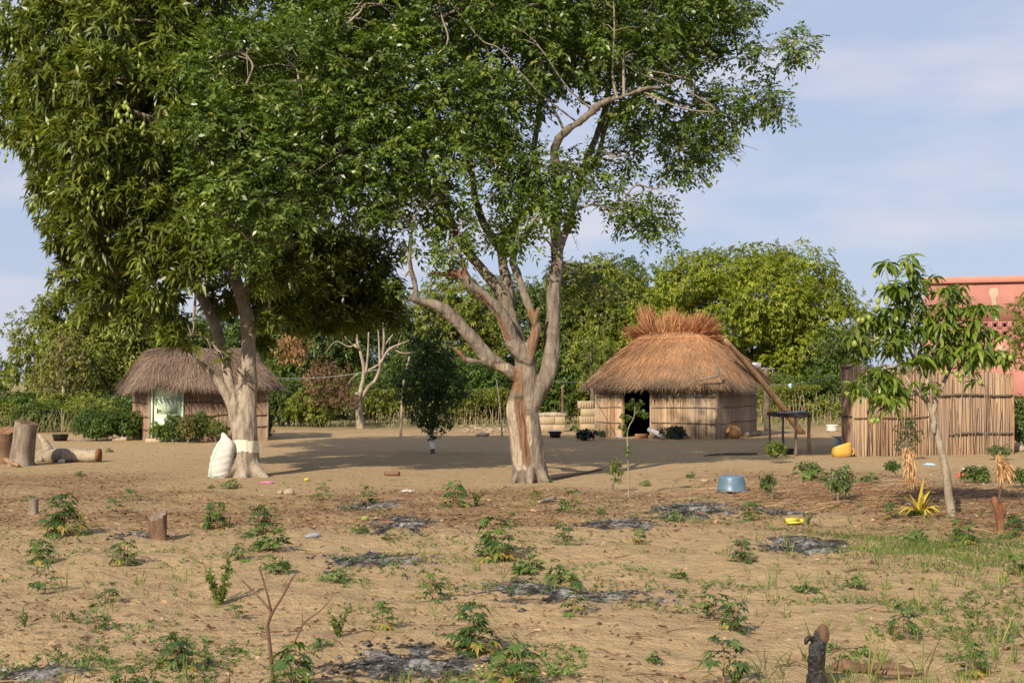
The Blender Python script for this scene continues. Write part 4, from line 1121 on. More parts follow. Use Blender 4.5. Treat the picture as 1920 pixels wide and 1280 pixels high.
# young mango tree on the right
def young_mango():
    base = G(1782, 970); D = base.y
    t = thing('young_mango_tree', "slender young mango tree with drooping leaves and green fruit in front of the reed enclosure", 'tree', base)
    a = lambda px, py, dd=0.0: tuple(AT(px, py, D + dd))
    w = lambda px: px * D / FPX / 2
    mb = MB()
    L = stube(mb, [a(1783, 985), a(1782, 955), a(1778, 925), a(1776, 895), a(1768, 860), a(1760, 825), a(1752, 795), a(1746, 770), a(1735, 745), a(1727, 710), a(1720, 680), a(1714, 640), a(1710, 590), a(1712, 540), a(1708, 500)], [w(23), w(18), w(15), w(15), w(13), w(12), w(11), w(10), w(10), w(9), w(7), w(6), w(5), w(4), w(2)], 4, 10)
    for pts, r in (([(1748, 780, 0), (1757, 745, 0), (1768, 720, 0), (1782, 690, .1), (1800, 660, .1), (1830, 650, 0), (1870, 660, 0)], (10, 9, 8, 7, 6, 5, 2)),
                   ([(1782, 690, .1), (1790, 640, .1), (1785, 590, .1), (1780, 550, .1)], (6, 5, 4, 2)),
                   ([(1738, 752, 0), (1715, 732, -.1), (1695, 700, -.1), (1680, 670, -.1), (1650, 640, -.1), (1620, 640, -.1)], (7, 6, 5, 5, 4, 2)),
                   ([(1715, 732, -.1), (1680, 735, -.3), (1650, 740, -.3), (1625, 735, -.3)], (5, 4, 3, 2)),
                   ([(1722, 690, 0), (1690, 620, 0), (1675, 560, 0), (1660, 505, 0)], (6, 5, 3, 2)),
                   ([(1716, 650, 0), (1740, 600, 0), (1735, 560, 0)], (5, 4, 2)), ([(1830, 650, 0), (1840, 600, 0), (1845, 575, 0)], (4, 3, 2)), ([(1720, 690, -.1), (1760, 640, -.2), (1770, 600, -.2)], (5, 4, 2))):
        L += stube(mb, [a(*q) for q in pts], [w(q) for q in r], 4, 7)
    # shoulder knot and a pruned nub low on the stem
    stube(mb, [a(1752, 790, -.05), a(1750, 800, -.06), a(1751, 812, -.05)], [w(9), w(11), w(7)], 4, 7)
    part('trunk', mb, M['pale_bark'], t, True)
    tips = []
    for (px, py, r, n, dd) in [(1655, 500, 14, 4, 0), (1700, 495, 16, 5, 0), (1715, 530, 26, 9, 0), (1690, 545, 24, 8, -.1), (1668, 545, 12, 3, 0), (1715, 570, 30, 10, 0), (1680, 590, 30, 10, 0), (1650, 600, 22, 7, 0), (1625, 610, 18, 5, 0), (1735, 600, 26, 9, .1), (1700, 625, 34, 14, -.1),
                              (1660, 640, 34, 13, -.1), (1625, 645, 24, 8, 0), (1600, 645, 14, 4, 0), (1740, 640, 28, 9, 0), (1780, 555, 28, 10, .1), (1800, 570, 20, 7, .1), (1775, 590, 28, 10, 0), (1760, 620, 26, 9, -.1), (1790, 625, 28, 10, .1), (1820, 610, 26, 9, 0), (1845, 590, 18, 6, 0),
                              (1800, 650, 30, 11, 0), (1830, 655, 28, 10, -.1), (1850, 640, 20, 6, 0), (1860, 675, 22, 8, 0), (1885, 672, 16, 5, 0), (1775, 670, 24, 8, 0), (1735, 680, 24, 8, -.1), (1690, 665, 24, 8, -.1),
                              (1660, 705, 26, 9, -.3), (1680, 725, 26, 9, -.3), (1645, 735, 30, 9, -.3), (1615, 730, 18, 5, -.3), (1665, 750, 28, 9, -.35), (1685, 755, 18, 5, -.3), (1600, 735, 10, 3, -.3), (1640, 710, 16, 4, -.3), (1745, 725, 8, 2, -.1), (1820, 690, 20, 6, 0)]:
        for _ in range(int(n * 1.02 + .5)):
            p = np.array(a(px + random.gauss(0, r * .55), py - 6 + random.gauss(0, r * .45), dd + random.gauss(0, .12)))
            tips.append(p)
    tips = np.array(tips)
    tw = MB()
    Ls = np.array([l for l in L])
    for p in tips[::2]:
        s = Ls[int(np.argmin(np.linalg.norm(Ls - p, axis=1)))]
        tw.tube([s, (s + p) / 2 + np.array([0, 0, .03]), p], [.009, .007, .004], 5, False)
    part('twigs', tw, M['pale_bark'], t, True)
    lf = MB()
    rg = np.random.default_rng(77)
    # long three-piece leaves that bend over
    n = len(tips); k = 8
    az = rg.random((n, k)) * 2 * math.pi
    el = rg.uniform(-.3, .75, (n, k))
    Dr = np.stack([np.cos(az) * np.cos(el), np.sin(az) * np.cos(el), np.sin(el)], -1).reshape(-1, 3)
    B = np.repeat(tips, k, 0) + rg.normal(0, .015, (n * k, 3))
    Ln = rg.uniform(.17, .31, n * k); Wn = Ln * rg.uniform(.18, .24, n * k)
    bend = rg.uniform(.5, 1.15, n * k)
    rn = np.clip(rg.random(n * k) * .9, 0, 1)
    sd_ = unit(np.cross(Dr, np.array([0, 0, 1.0]) + rg.normal(0, .5, (n * k, 3))))
    ctr, dcur, pos = [], Dr.copy(), B.copy()
    ctr.append(pos.copy())
    for i in range(4):
        dcur = unit(dcur + np.array([0, 0, -1.0]) * (bend * (.35 + .18 * i))[:, None])
        pos = pos + dcur * (Ln / 4)[:, None]
        ctr.append(pos.copy())
    prof = [.12, .8, 1.0, .75, .04]
    V = []
    for c_, pr in zip(ctr, prof):
        V += [c_ + sd_ * (Wn * pr / 2)[:, None] + np.array([0, 0, .006]), c_ - sd_ * (Wn * pr / 2)[:, None] + np.array([0, 0, .006])]
    V = np.stack(V, 1).reshape(-1, 3)
    o = np.arange(n * k)[:, None] * 10
    F = np.concatenate([o + np.array([[2 * i, 2 * i + 1, 2 * i + 3, 2 * i + 2]]) for i in range(4)])
    lf.add(V, F, np.repeat(rn, 10))
    part('crown', lf, M['young_mango_leaf'], t, True)
    f0 = MB().lathe([(0.003, 0.0), (0.02, -0.008), (0.034, -0.032), (0.037, -0.055), (0.029, -0.082), (0.011, -0.098), (0.002, -0.1)], n=12)
    f0.tube([(0, 0, 0), (0, 0, .07)], .003, 4, False)
    fm = f0.mesh('fruit', True); fm.materials.append(M['fruit'])
    for (px, py) in [(1640, 515), (1652, 537), (1661, 560), (1663, 566), (1644, 575), (1645, 563), (1628, 595), (1682, 598), (1611, 600), (1618, 600), (1601, 643), (1645, 642), (1645, 636), (1766, 696), (1774, 698), (1794, 700), (1800, 703), (1799, 712), (1839, 716), (1584, 735), (1591, 738), (1638, 735), (1631, 740), (1637, 765), (1637, 778), (1640, 785), (1634, 788), (1646, 788), (1895, 670), (1882, 668)]:
        q = Vector(a(px, py - 5, -.28 if px < 1700 else -.2))
        ob = bpy.data.objects.new('fruit', fm); C.objects.link(ob); ob.parent = t
        ob.location = q - base; s = random.uniform(.75, 1.0); ob.scale = (s, s, s); ob.rotation_euler = (random.uniform(-.3, .3), random.uniform(-.3, .3), 0)
young_mango()

# thin sapling with a small leafy top
def sapling():
    base = G(1178, 930); D = base.y
    t = thing('sapling', "thin pale sapling with a small leafy top in front of the right hut's dark doorway", 'sapling', base)
    a = lambda px, py, dd=0.0: tuple(AT(px, py, D + dd))
    mb = MB()
    L = stube(mb, [a(1178, 936), a(1179, 910), a(1178, 875), a(1177, 840), a(1176, 815), a(1180, 798), a(1188, 784), a(1190, 765), a(1188, 750)], [.016, .014, .013, .012, .010, .009, .008, .006, .003], 4, 7)
    tips = []
    for (s, e) in (((1188, 784), (1168, 778)), ((1190, 775), (1206, 770)), ((1189, 768), (1178, 758)), ((1190, 765), (1202, 755)), ((1190, 770), (1212, 778)), ((1176, 815), (1166, 795))):
        mb.tube([a(*s), a((s[0] + e[0]) / 2, (s[1] + e[1]) / 2 - 3), a(*e)], [.006, .004, .002], 4, False)
        for f in (.4, .6, .8, 1.0): tips.append(a(s[0] + (e[0] - s[0]) * f, s[1] + (e[1] - s[1]) * f))
    tips += [a(1188, 750), a(1189, 757), a(1177, 838), a(1178, 845)]
    part('trunk', mb, M['pale_bark'], t, True)
    lf = MB()
    P = np.repeat(np.array(tips), 3, 0) + RNG.normal(0, .02, (len(tips) * 3, 3))
    rosettes(lf, P, RNG.normal(0, .5, P.shape) + np.array([0, 0, .4]), 5, .075, .032, (.6, 1.5), (.1, .5), True, 41)
    part('foliage', lf, M['bush_leaf'], t)
sapling()

# ------------------------------------------------------------------ reed huts
def reeds(mb, p0, p1, z0, ztop, step=.034, gaps=(), lean=0.01, rag=0.05, sag=0.0):
    p0, p1 = Vector((p0[0], p0[1], 0)), Vector((p1[0], p1[1], 0))
    d = p1 - p0; ln = d.length; d.normalize()
    nrm = Vector((d.y, -d.x, 0))
    s = 0.0
    V, F, rn = [], [], []
    tone = random.random()
    while s < ln:
        wdt = step * random.uniform(.7, 1.35)
        tone = max(0, min(1, tone + random.uniform(-.22, .22)))
        if not any(g0 < s < g1 for g0, g1 in gaps):
            f = s / ln
            zt = (ztop(f) if callable(ztop) else ztop) + random.uniform(-rag, rag)
            zb = z0 + random.uniform(-.03, .015)
            off = random.uniform(0, .02)
            l0, l1 = random.uniform(-lean, lean), random.uniform(-lean, lean)
            k = len(V)
            for z, l in ((zb, l0), (zt, l1)):
                c = p0 + d * (s + l) + nrm * off
                for q, o in ((-.5, 0), (-.25, .8), (.25, .8), (.5, 0)):
                    pt = c + d * (wdt * q) + nrm * (wdt * .45 * o)
                    V.append((pt.x, pt.y, z))
            for j in range(3):
                F.append((k + j, k + j + 1, k + 5 + j, k + 4 + j))
            F.append((k + 4, k + 5, k + 6, k + 7))
            r_ = max(0, min(1, tone * .55 + random.random() * .5 - .03))
            rn += [r_] * 8
        s += wdt * .86
    mb.add(V, [np.array(F)], np.array(rn))
    # the mat behind the reeds
    segs, cur = [], 0.0
    for g0, g1 in sorted(gaps):
        segs.append((cur, g0)); cur = g1
    segs.append((cur, ln))
    for a_, b_ in segs:
        if b_ - a_ > .02:
            zt = min((ztop(x) if callable(ztop) else ztop) for x in (0, .25, .5, .75, 1)) - .08
            c = p0 + d * ((a_ + b_) / 2) - nrm * .025
            mb.box((c.x, c.y, (z0 + zt) / 2), (b_ - a_, .03, zt - z0), math.atan2(d.y, d.x), .12)

def tie_pole(parent, p0, p1, z, r=.022, m='grey_wood', off=.045, wig=.025, name='binding_pole'):
    p0, p1 = Vector((p0[0], p0[1], 0)), Vector((p1[0], p1[1], 0))
    d = (p1 - p0).normalized(); nrm = Vector((d.y, -d.x, 0))
    n = max(3, int((p1 - p0).length / .6))
    pts = [p0 + (p1 - p0) * (i / n) + nrm * (off + random.uniform(-.006, .008)) + Vector((0, 0, z + random.uniform(-wig, wig))) for i in range(n + 1)]
    mb = MB(); stube(mb, pts, [r * random.uniform(.75, 1.2) for _ in pts], 3, 6)
    part(name, mb, M[m], parent, True)

def thatch(parent, plan, overhang, z_eave, z_top, ridge_half, ridge_dir, mat_new, n_straw, seed, ragged=.12, bulge=.22, z_var=lambda a: 0.0, new_frac=lambda v: v, ridge_w=.22):
    rd = np.random.default_rng(seed)
    pl = np.array([(p[0], p[1]) for p in plan]); c = pl.mean(0)
    nA = 120
    ang = np.arange(nA) / nA * 2 * math.pi
    rad = np.zeros(nA)
    for i, a in enumerate(ang):
        d = np.array([math.cos(a), math.sin(a)])
        best = 0
        for j in range(len(pl)):
            p, q = pl[j] - c, pl[(j + 1) % len(pl)] - c
            e = q - p
            den = d[0] * e[1] - d[1] * e[0]
            if abs(den) < 1e-9: continue
            tt = (p[0] * e[1] - p[1] * e[0]) / den
            uu = (p[0] * d[1] - p[1] * d[0]) / den
            if tt > 0 and -1e-6 <= uu <= 1 + 1e-6: best = max(best, tt)
        rad[i] = best
    rad = rad + overhang
    for _ in range(5):
        rad = (np.roll(rad, 1) + rad * 2 + np.roll(rad, -1)) / 4
    rd_dir = np.array(ridge_dir) / np.linalg.norm(ridge_dir)
    def surf(a, v):
        """v 0 at the eave, 1 at the crest"""
        a = np.asarray(a, float); v = np.asarray(v, float)
        r = np.interp(a % (2 * math.pi), np.append(ang, 2 * math.pi), np.append(rad, rad[0]))
        ca, sa = np.cos(a), np.sin(a)
        ex, ey = c[0] + ca * r, c[1] + sa * r
        along = ca * rd_dir[0] + sa * rd_dir[1]
        across = -ca * rd_dir[1] + sa * rd_dir[0]
        tx = c[0] + rd_dir[0] * along * ridge_half - rd_dir[1] * across * ridge_w
        ty = c[1] + rd_dir[1] * along * ridge_half + rd_dir[0] * across * ridge_w
        x, y = ex + (tx - ex) * v, ey + (ty - ey) * v
        ze = z_eave + z_var(a)
        z = ze + (z_top - ze) * v + bulge * np.sin(np.pi * np.clip(v, 0, 1)) ** 0.9
        p = np.stack([x, y, z], -1)
        lump = .035 * vnoise(p * 2.1, seed) + .02 * vnoise(p * 5, seed + 1)
        return p + np.stack([0 * z, 0 * z, lump], -1)
    mb = MB()
    nv = 14
    vv = np.linspace(0, 1, nv + 1)
    A, Vv = np.meshgrid(ang, vv, indexing='ij')
    P = surf(A, Vv)
    V = P.reshape(-1, 3)
    inner = (P - np.array([0, 0, .11])).reshape(-1, 3)
    F = []
    for i in range(nA):
        i2 = (i + 1) % nA
        for j in range(nv):
            F.append((i * (nv + 1) + j, i2 * (nv + 1) + j, i2 * (nv + 1) + j + 1, i * (nv + 1) + j + 1))
    mb.add(V, [np.array(F)], .2)
    mb.add(inner, [np.array(F)[:, ::-1]], .05)
    # straw
    a = rd.random(n_straw) * 2 * math.pi
    v = np.clip(rd.random(n_straw) ** 1.25, 0, 1) * .98
    a2 = a + rd.normal(0, .045, n_straw)
    ln = rd.uniform(.3, .75, n_straw)
    p0 = surf(a, v); pe = surf(a2, np.clip(v - .12, -.12, 1))
    d = unit(pe - p0)
    out = unit(np.stack([np.cos(a), np.sin(a), 0.8 + 0 * a], -1))
    p0 = p0 + out * rd.uniform(-.01, .035, n_straw)[:, None]
    d = unit(d + out * rd.uniform(-.02, .14, n_straw)[:, None] + rd.normal(0, .07, (n_straw, 3)))
    rn = np.clip(.13 + .45 * new_frac(v) + .24 * rd.random(n_straw) + .2 * vnoise(p0 * 1.5, seed + 4) + .12 * vnoise(p0 * 4.5, seed + 5), 0, 1)
    rn = np.clip(rn - .13 * ((v * 4.3 + .12 * vnoise(p0 * 1.2, seed + 6)) % 1 < .2) - .10 * (v < .12), 0, 1)
    mb.leaves(p0, d, ln, rd.uniform(.008, .020, n_straw), .06, .3, False, rn, out + rd.normal(0, .3, (n_straw, 3)))
    # fringe at the eave
    nf = n_straw // 4
    a = rd.random(nf) * 2 * math.pi
    p0 = surf(a, rd.uniform(0.0, .05, nf)) - np.array([0, 0, 1.0]) * rd.uniform(-.02, .12, nf)[:, None]
    d = unit(np.stack([np.cos(a) * .75, np.sin(a) * .75, -.75 + 0 * a], -1) + rd.normal(0, .16, (nf, 3)))
    jag = .75 + .6 * vnoise(np.stack([np.cos(a) * 9, np.sin(a) * 9, 0 * a], -1), seed + 7)
    mb.leaves(p0, d, rd.uniform(.08, .24, nf) * np.clip(jag, .35, 1.4), rd.uniform(.014, .028, nf), .25, .3, False, np.clip(.02 + .4 * rd.random(nf), 0, 1), np.stack([np.cos(a), np.sin(a), 1 + 0 * a], -1))
    return part('thatch_roof', mb, M[mat_new], parent), surf, c

def bundle(mb, c, axis, n, ln, spread, seed, w=(.012, .026), tone=(0, 1), base_r=.12):
    rd = np.random.default_rng(seed)
    ax = unit(np.array(axis, float))
    d = unit(ax + rd.normal(0, spread, (n, 3)))
    b = np.array(c) + rd.normal(0, base_r, (n, 3)) * np.array([1, 1, .3])
    mb.leaves(b, d, ln * rd.uniform(.55, 1.08, n), rd.uniform(*w, n), rd.uniform(0, .22, n), .3, False, tone[0] + (tone[1] - tone[0]) * rd.random(n))

def right_hut():
    A, B = G(1117, 818), G(1345, 823)
    Cc = Vector((9.0, 47.3, 0)); Dd = A + (Cc - B) * 1.0
    A.z = B.z = 0
    mid = (A + B + Cc + Dd) / 4; mid.z = 0
    t = thing('reed_hut', "reed hut with dark open doorway and reddish thatch tufted at the crest", 'hut', mid)
    u = (B - A).normalized(); ln = (B - A).length
    dg0, dg1 = ln * (1172 - 1117) / 228, ln * (1222 - 1117) / 228
    wl = MB()
    reeds(wl, A, B, 0, 1.98, gaps=[(dg0, dg1)])
    reeds(wl, B, Cc, 0, 1.98)
    reeds(wl, Cc, Dd, 0, 1.98, .05)
    reeds(wl, Dd, A, 0, 1.98)
    part('reed_wall', wl, M['reed'], t)
    # near-black lining: the room's shade behind the doorway is put into its colour
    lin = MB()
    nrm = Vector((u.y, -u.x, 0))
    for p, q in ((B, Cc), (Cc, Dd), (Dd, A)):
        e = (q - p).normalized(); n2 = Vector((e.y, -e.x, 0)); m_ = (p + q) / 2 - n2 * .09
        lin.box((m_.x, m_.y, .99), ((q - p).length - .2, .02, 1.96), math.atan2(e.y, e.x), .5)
    part('room_shade_lining', lin, M['dark'], t)
    for i, (s, r) in enumerate(((0.02, .045), (dg0 - .03, .05), (dg1 + .03, .045), (ln - .02, .045))):
        p = A + u * s + nrm * .03
        pb = MB(); stube(pb, [p + Vector((0, 0, -.05)), p + Vector((random.uniform(-.02, .02), 0, 1.0)), p + Vector((0, 0, 2.02))], [r, r * .9, r * .85], 4, 7)
        part('post', pb, M['pole_wood'] if i == 1 else M['reed'], t, True)
    for z in (.52, 1.05, 1.42):
        tie_pole(t, A, A + u * dg0, z, .02); tie_pole(t, A + u * dg1, B, z, .022); tie_pole(t, B, Cc, z + .02, .02)
    al = math.atan2(u.y, u.x)
    zv = lambda a: -.12 * np.cos(a - (al - math.pi / 2)) + .05 * np.sin(3 * a + 1.0)
    roof, surf, c = thatch(t, (A, B, Cc, Dd), .42, 2.04, 3.80, 1.05, (u.x, u.y), 'straw_new', 48000, 401, bulge=.17, z_var=zv, new_frac=lambda v: np.clip(v * 1.15, 0, 1), ridge_w=.3)
    # crest: binding ring and bundles of fresh straw
    u2 = np.array([u.x, u.y]); top = lambda s, z, q=0.0: (c[0] + u2[0] * s - u2[1] * q, c[1] + u2[1] * s + u2[0] * q, z)
    D = c[1]
    for (s, z, ax, n, l_, sp, tn) in ((-1.1, 3.55, (-.9, -.35, .5), 800, .85, .17, (.05, .6)), (-.85, 3.6, (-.3, -.15, 1.0), 520, 1.32, .09, (0, .5)), (-.7, 3.6, (-.55, -.5, .6), 450, .8, .17, (.1, .7)), (-.25, 3.55, (.02, -.35, 1.0), 800, 1.16, .16, (.5, 1)), (-.1, 3.6, (.25, -.3, 1.0), 500, 1.05, .16, (.5, 1)), (.35, 3.6, (.0, -.4, 1.0), 600, .85, .2, (.3, .9)), (.7, 3.58, (.28, -.4, .95), 800, 1.1, .15, (.2, .85)), (.95, 3.52, (.5, -.4, .75), 700, 1.0, .15, (.15, .75)), (1.1, 3.4, (.75, -.4, .3), 600, .75, .16, (.1, .7)), (-.6, 3.72, (-.2, -1.0, -.25), 420, .55, .3, (.3, .9)), (.1, 3.74, (.0, -1.0, -.25), 420, .55, .3, (.3, .95)), (.7, 3.7, (.2, -1.0, -.3), 420, .55, .3, (.2, .9)), (0, 3.6, (0, .5, 1.0), 700, .8, .35, (.2, .8))):
        bb = MB(); bundle(bb, top(s, z, -.12), (ax[0], ax[1] + ax[0] * u2[1], ax[2]), n, l_, sp, int(1000 + s * 37 + n), w=(.016, .032), tone=tn, base_r=.15)
        b_ = link('straw_bundle', bb.mesh('straw_bundle', False, root_loc(t)), M['straw_red'], roof)
    kn = MB()
    for k in range(2):
        ring = []
        for i in range(25):
            a = 2 * math.pi * i / 24
            q = surf([a], [.83 - .05 * k])[0] + np.array([math.cos(a), math.sin(a), .4]) * .05
            ring.append(q)
        stube(kn, ring, [.03] * len(ring), 2, 6, cap=False)
    link('binding_rope', kn.mesh('binding_rope', True, root_loc(t)), M['straw_new'], roof)
    # crooked stick under the eave at the corner
    sk = MB(); stube(sk, [AT(1306, 712, 43.0), AT(1330, 708, 42.9), AT(1347, 703, 42.8), AT(1346, 690, 42.85), AT(1345, 688, 42.8)], [.03, .035, .04, .035, .03], 3, 6)
    part('eave_stick', sk, M['grey_wood'], t, True)
right_hut()

def left_hut():
    A, B, Cc = AT(250, 800, 44.6), G(281, 828), G(500, 825)
    A.z = B.z = Cc.z = 0
    Dd = A + (Cc - B); mid = (A + B + Cc + Dd) / 4
    t = thing('reed_hut', "reed hut with mint green door and grey-brown thatch, at the left behind the mango tree", 'hut', mid)
    u = (Cc - B).normalized(); ln = (Cc - B).length; nrm = Vector((u.y, -u.x, 0))
    g0, g1 = .07, 1.02
    wl = MB()
    reeds(wl, A, B, 0, 1.95); reeds(wl, B, Cc, 0, 1.95, gaps=[(0, g1)]); reeds(wl, Cc, Dd, 0, 1.95, .05); reeds(wl, Dd, A, 0, 1.95, .05)
    part('reed_wall', wl, M['reed_brown'], t)
    dm = B + u * ((g0 + g1) / 2)
    rz = math.atan2(u.y, u.x)
    db = MB(); w_ = g1 - g0 - .1
    db.box(tuple(dm + Vector((0, 0, .94))), (w_, .05, 1.84), rz)
    for (oz, h_) in ((.45, .62), (1.15, .5), (1.62, .3)):
        db.box(tuple(dm + nrm * .027 + Vector((0, 0, oz))), (w_ - .2, .012, h_), rz)
    dr = part('door', db, M['mint'], t)
    hb = MB(); hp = dm - u * (w_ / 2 - .1) + nrm * .035 + Vector((0, 0, 1.0))
    hb.box(tuple(hp), (.04, .015, .16), rz); hb.box(tuple(hp + u * .05 + nrm * .035 + Vector((0, 0, .02))), (.13, .018, .025), rz); hb.box(tuple(hp + nrm * .02 + Vector((0, 0, .02))), (.02, .035, .02), rz)
    link('handle', hb.mesh('handle', False, root_loc(t)), M['grey_wood'], dr)
    fb = MB()
    for s in (g0 - .01, g1 + .0):
        p = B + u * s + nrm * .01
        fb.box((p.x, p.y, .96), (.07, .09, 1.92), rz)
    fb.box(tuple(dm + nrm * .01 + Vector((0, 0, 1.9))), (g1 - g0 + .05, .085, .06), rz)
    part('door_frame', fb, M['mint'], t)
    for p, r in ((A, .055), (B - u * .05 + nrm * .0, .04), (Cc, .05)):
        pb = MB(); stube(pb, [p + Vector((0, 0, -.05)), p + Vector((.03, 0, .9)), p + Vector((-.02, 0, 1.95))], [r, r * .9, r * .9], 4, 7)
        part('post', pb, M['pale_bark'], t, True)
    for z in (.42, .85, 1.28):
        tie_pole(t, B + u * (g1 + .05), Cc, z, .024, 'brown_wood', wig=.05); tie_pole(t, A, B, z - .05, .02, 'brown_wood')
    # stout forked post under the right eave
    q = AT(489, 800, 44.2); q.z = 0
    pb = MB(); stube(pb, [q + Vector((0, 0, -.05)), q + Vector((0, 0, .9)), q + Vector((.03, 0, 1.4)), q + Vector((.0, 0, 1.9))], [.16, .15, .16, .2], 4, 9)
    part('corner_post', pb, M['pole_wood'], t, True)
    zv = lambda a: -.1 * np.cos(a + math.pi / 2) + .04 * np.sin(3 * a)
    thatch(t, (A, B, Cc, Dd), .42, 1.98, 3.08, 1.25, (u.x, u.y), 'straw_old', 32000, 402, bulge=.24, z_var=zv, new_frac=lambda v: np.clip(.25 + v * .6, 0, 1), ridge_w=.35)
left_hut()

def enclosure():
    P = [G(1580, 849), G(1601, 855), G(1745, 853), G(1898, 850)]
    for p in P: p.z = 0
    back = [P[3] * 1.1 + Vector((-.25, 0, 0)), P[0] * 1.12 + Vector((.2, 0, 0))]
    ring = P + back
    mid = sum(ring, Vector()) / len(ring)
    t = thing('reed_enclosure', "tall roofless reed enclosure of golden brown canes behind the young mango tree", 'enclosure', mid)
    wl = MB()
    tops = [lambda f: 2.36, lambda f: 2.34 + .05 * f, lambda f: 2.36 - .1 * f, lambda f: 2.1, lambda f: 2.2, lambda f: 2.3]
    for i in range(len(ring)):
        reeds(wl, ring[i], ring[(i + 1) % len(ring)], -.02, tops[i] if i != 2 else (lambda f: 2.3 - .17 * f + .05 * math.sin(f * 19)), .030, lean=.035, rag=.06)
    # a few loose canes leaning on the mat
    for k in range(46):
        i = random.choice((1, 1, 2, 2, 2, 0)); f = random.random()
        p = ring[i] + (ring[i + 1] - ring[i]) * f + Vector((random.uniform(-.03, .03), -.05, 0))
        h = random.uniform(.9, 2.25); x = random.uniform(-.14, .14)
        wl.tube([p + Vector((0, -random.uniform(.0, .05), 0)), p + Vector((x, 0, h))], [.012, .009], 5, False, random.random())
    part('reed_wall', wl, M['reed_gold'], t)
    tie_pole(t, ring[0], ring[1], 2.32, .022, 'dark_bark'); tie_pole(t, ring[0], ring[1], 1.02, .02, 'brown_wood')
    tie_pole(t, ring[1], ring[2], 1.0, .018, 'brown_wood'); tie_pole(t, ring[1], ring[2], 1.62, .02, 'grey_wood')
    tie_pole(t, ring[2], ring[3], 1.55, .03, 'dark_bark', wig=.05)
    a_ = ring[2] + (ring[3] - ring[2]) * .22
    tie_pole(t, a_, ring[3], .55, .032, 'dark_bark', wig=.05)
    for p, m in ((ring[3], 'pole_wood'), (ring[0], 'reed_gold'), (ring[2] + Vector((.0, 0, 0)), 'grey_wood')):
        pb = MB(); stube(pb, [p + Vector((0, -.03, -.05)), p + Vector((.03, -.03, 1.2)), p + Vector((-.02, -.03, 2.35))], [.038, .034, .028], 4, 7)
        part('post', pb, M[m], t, True)
enclosure()

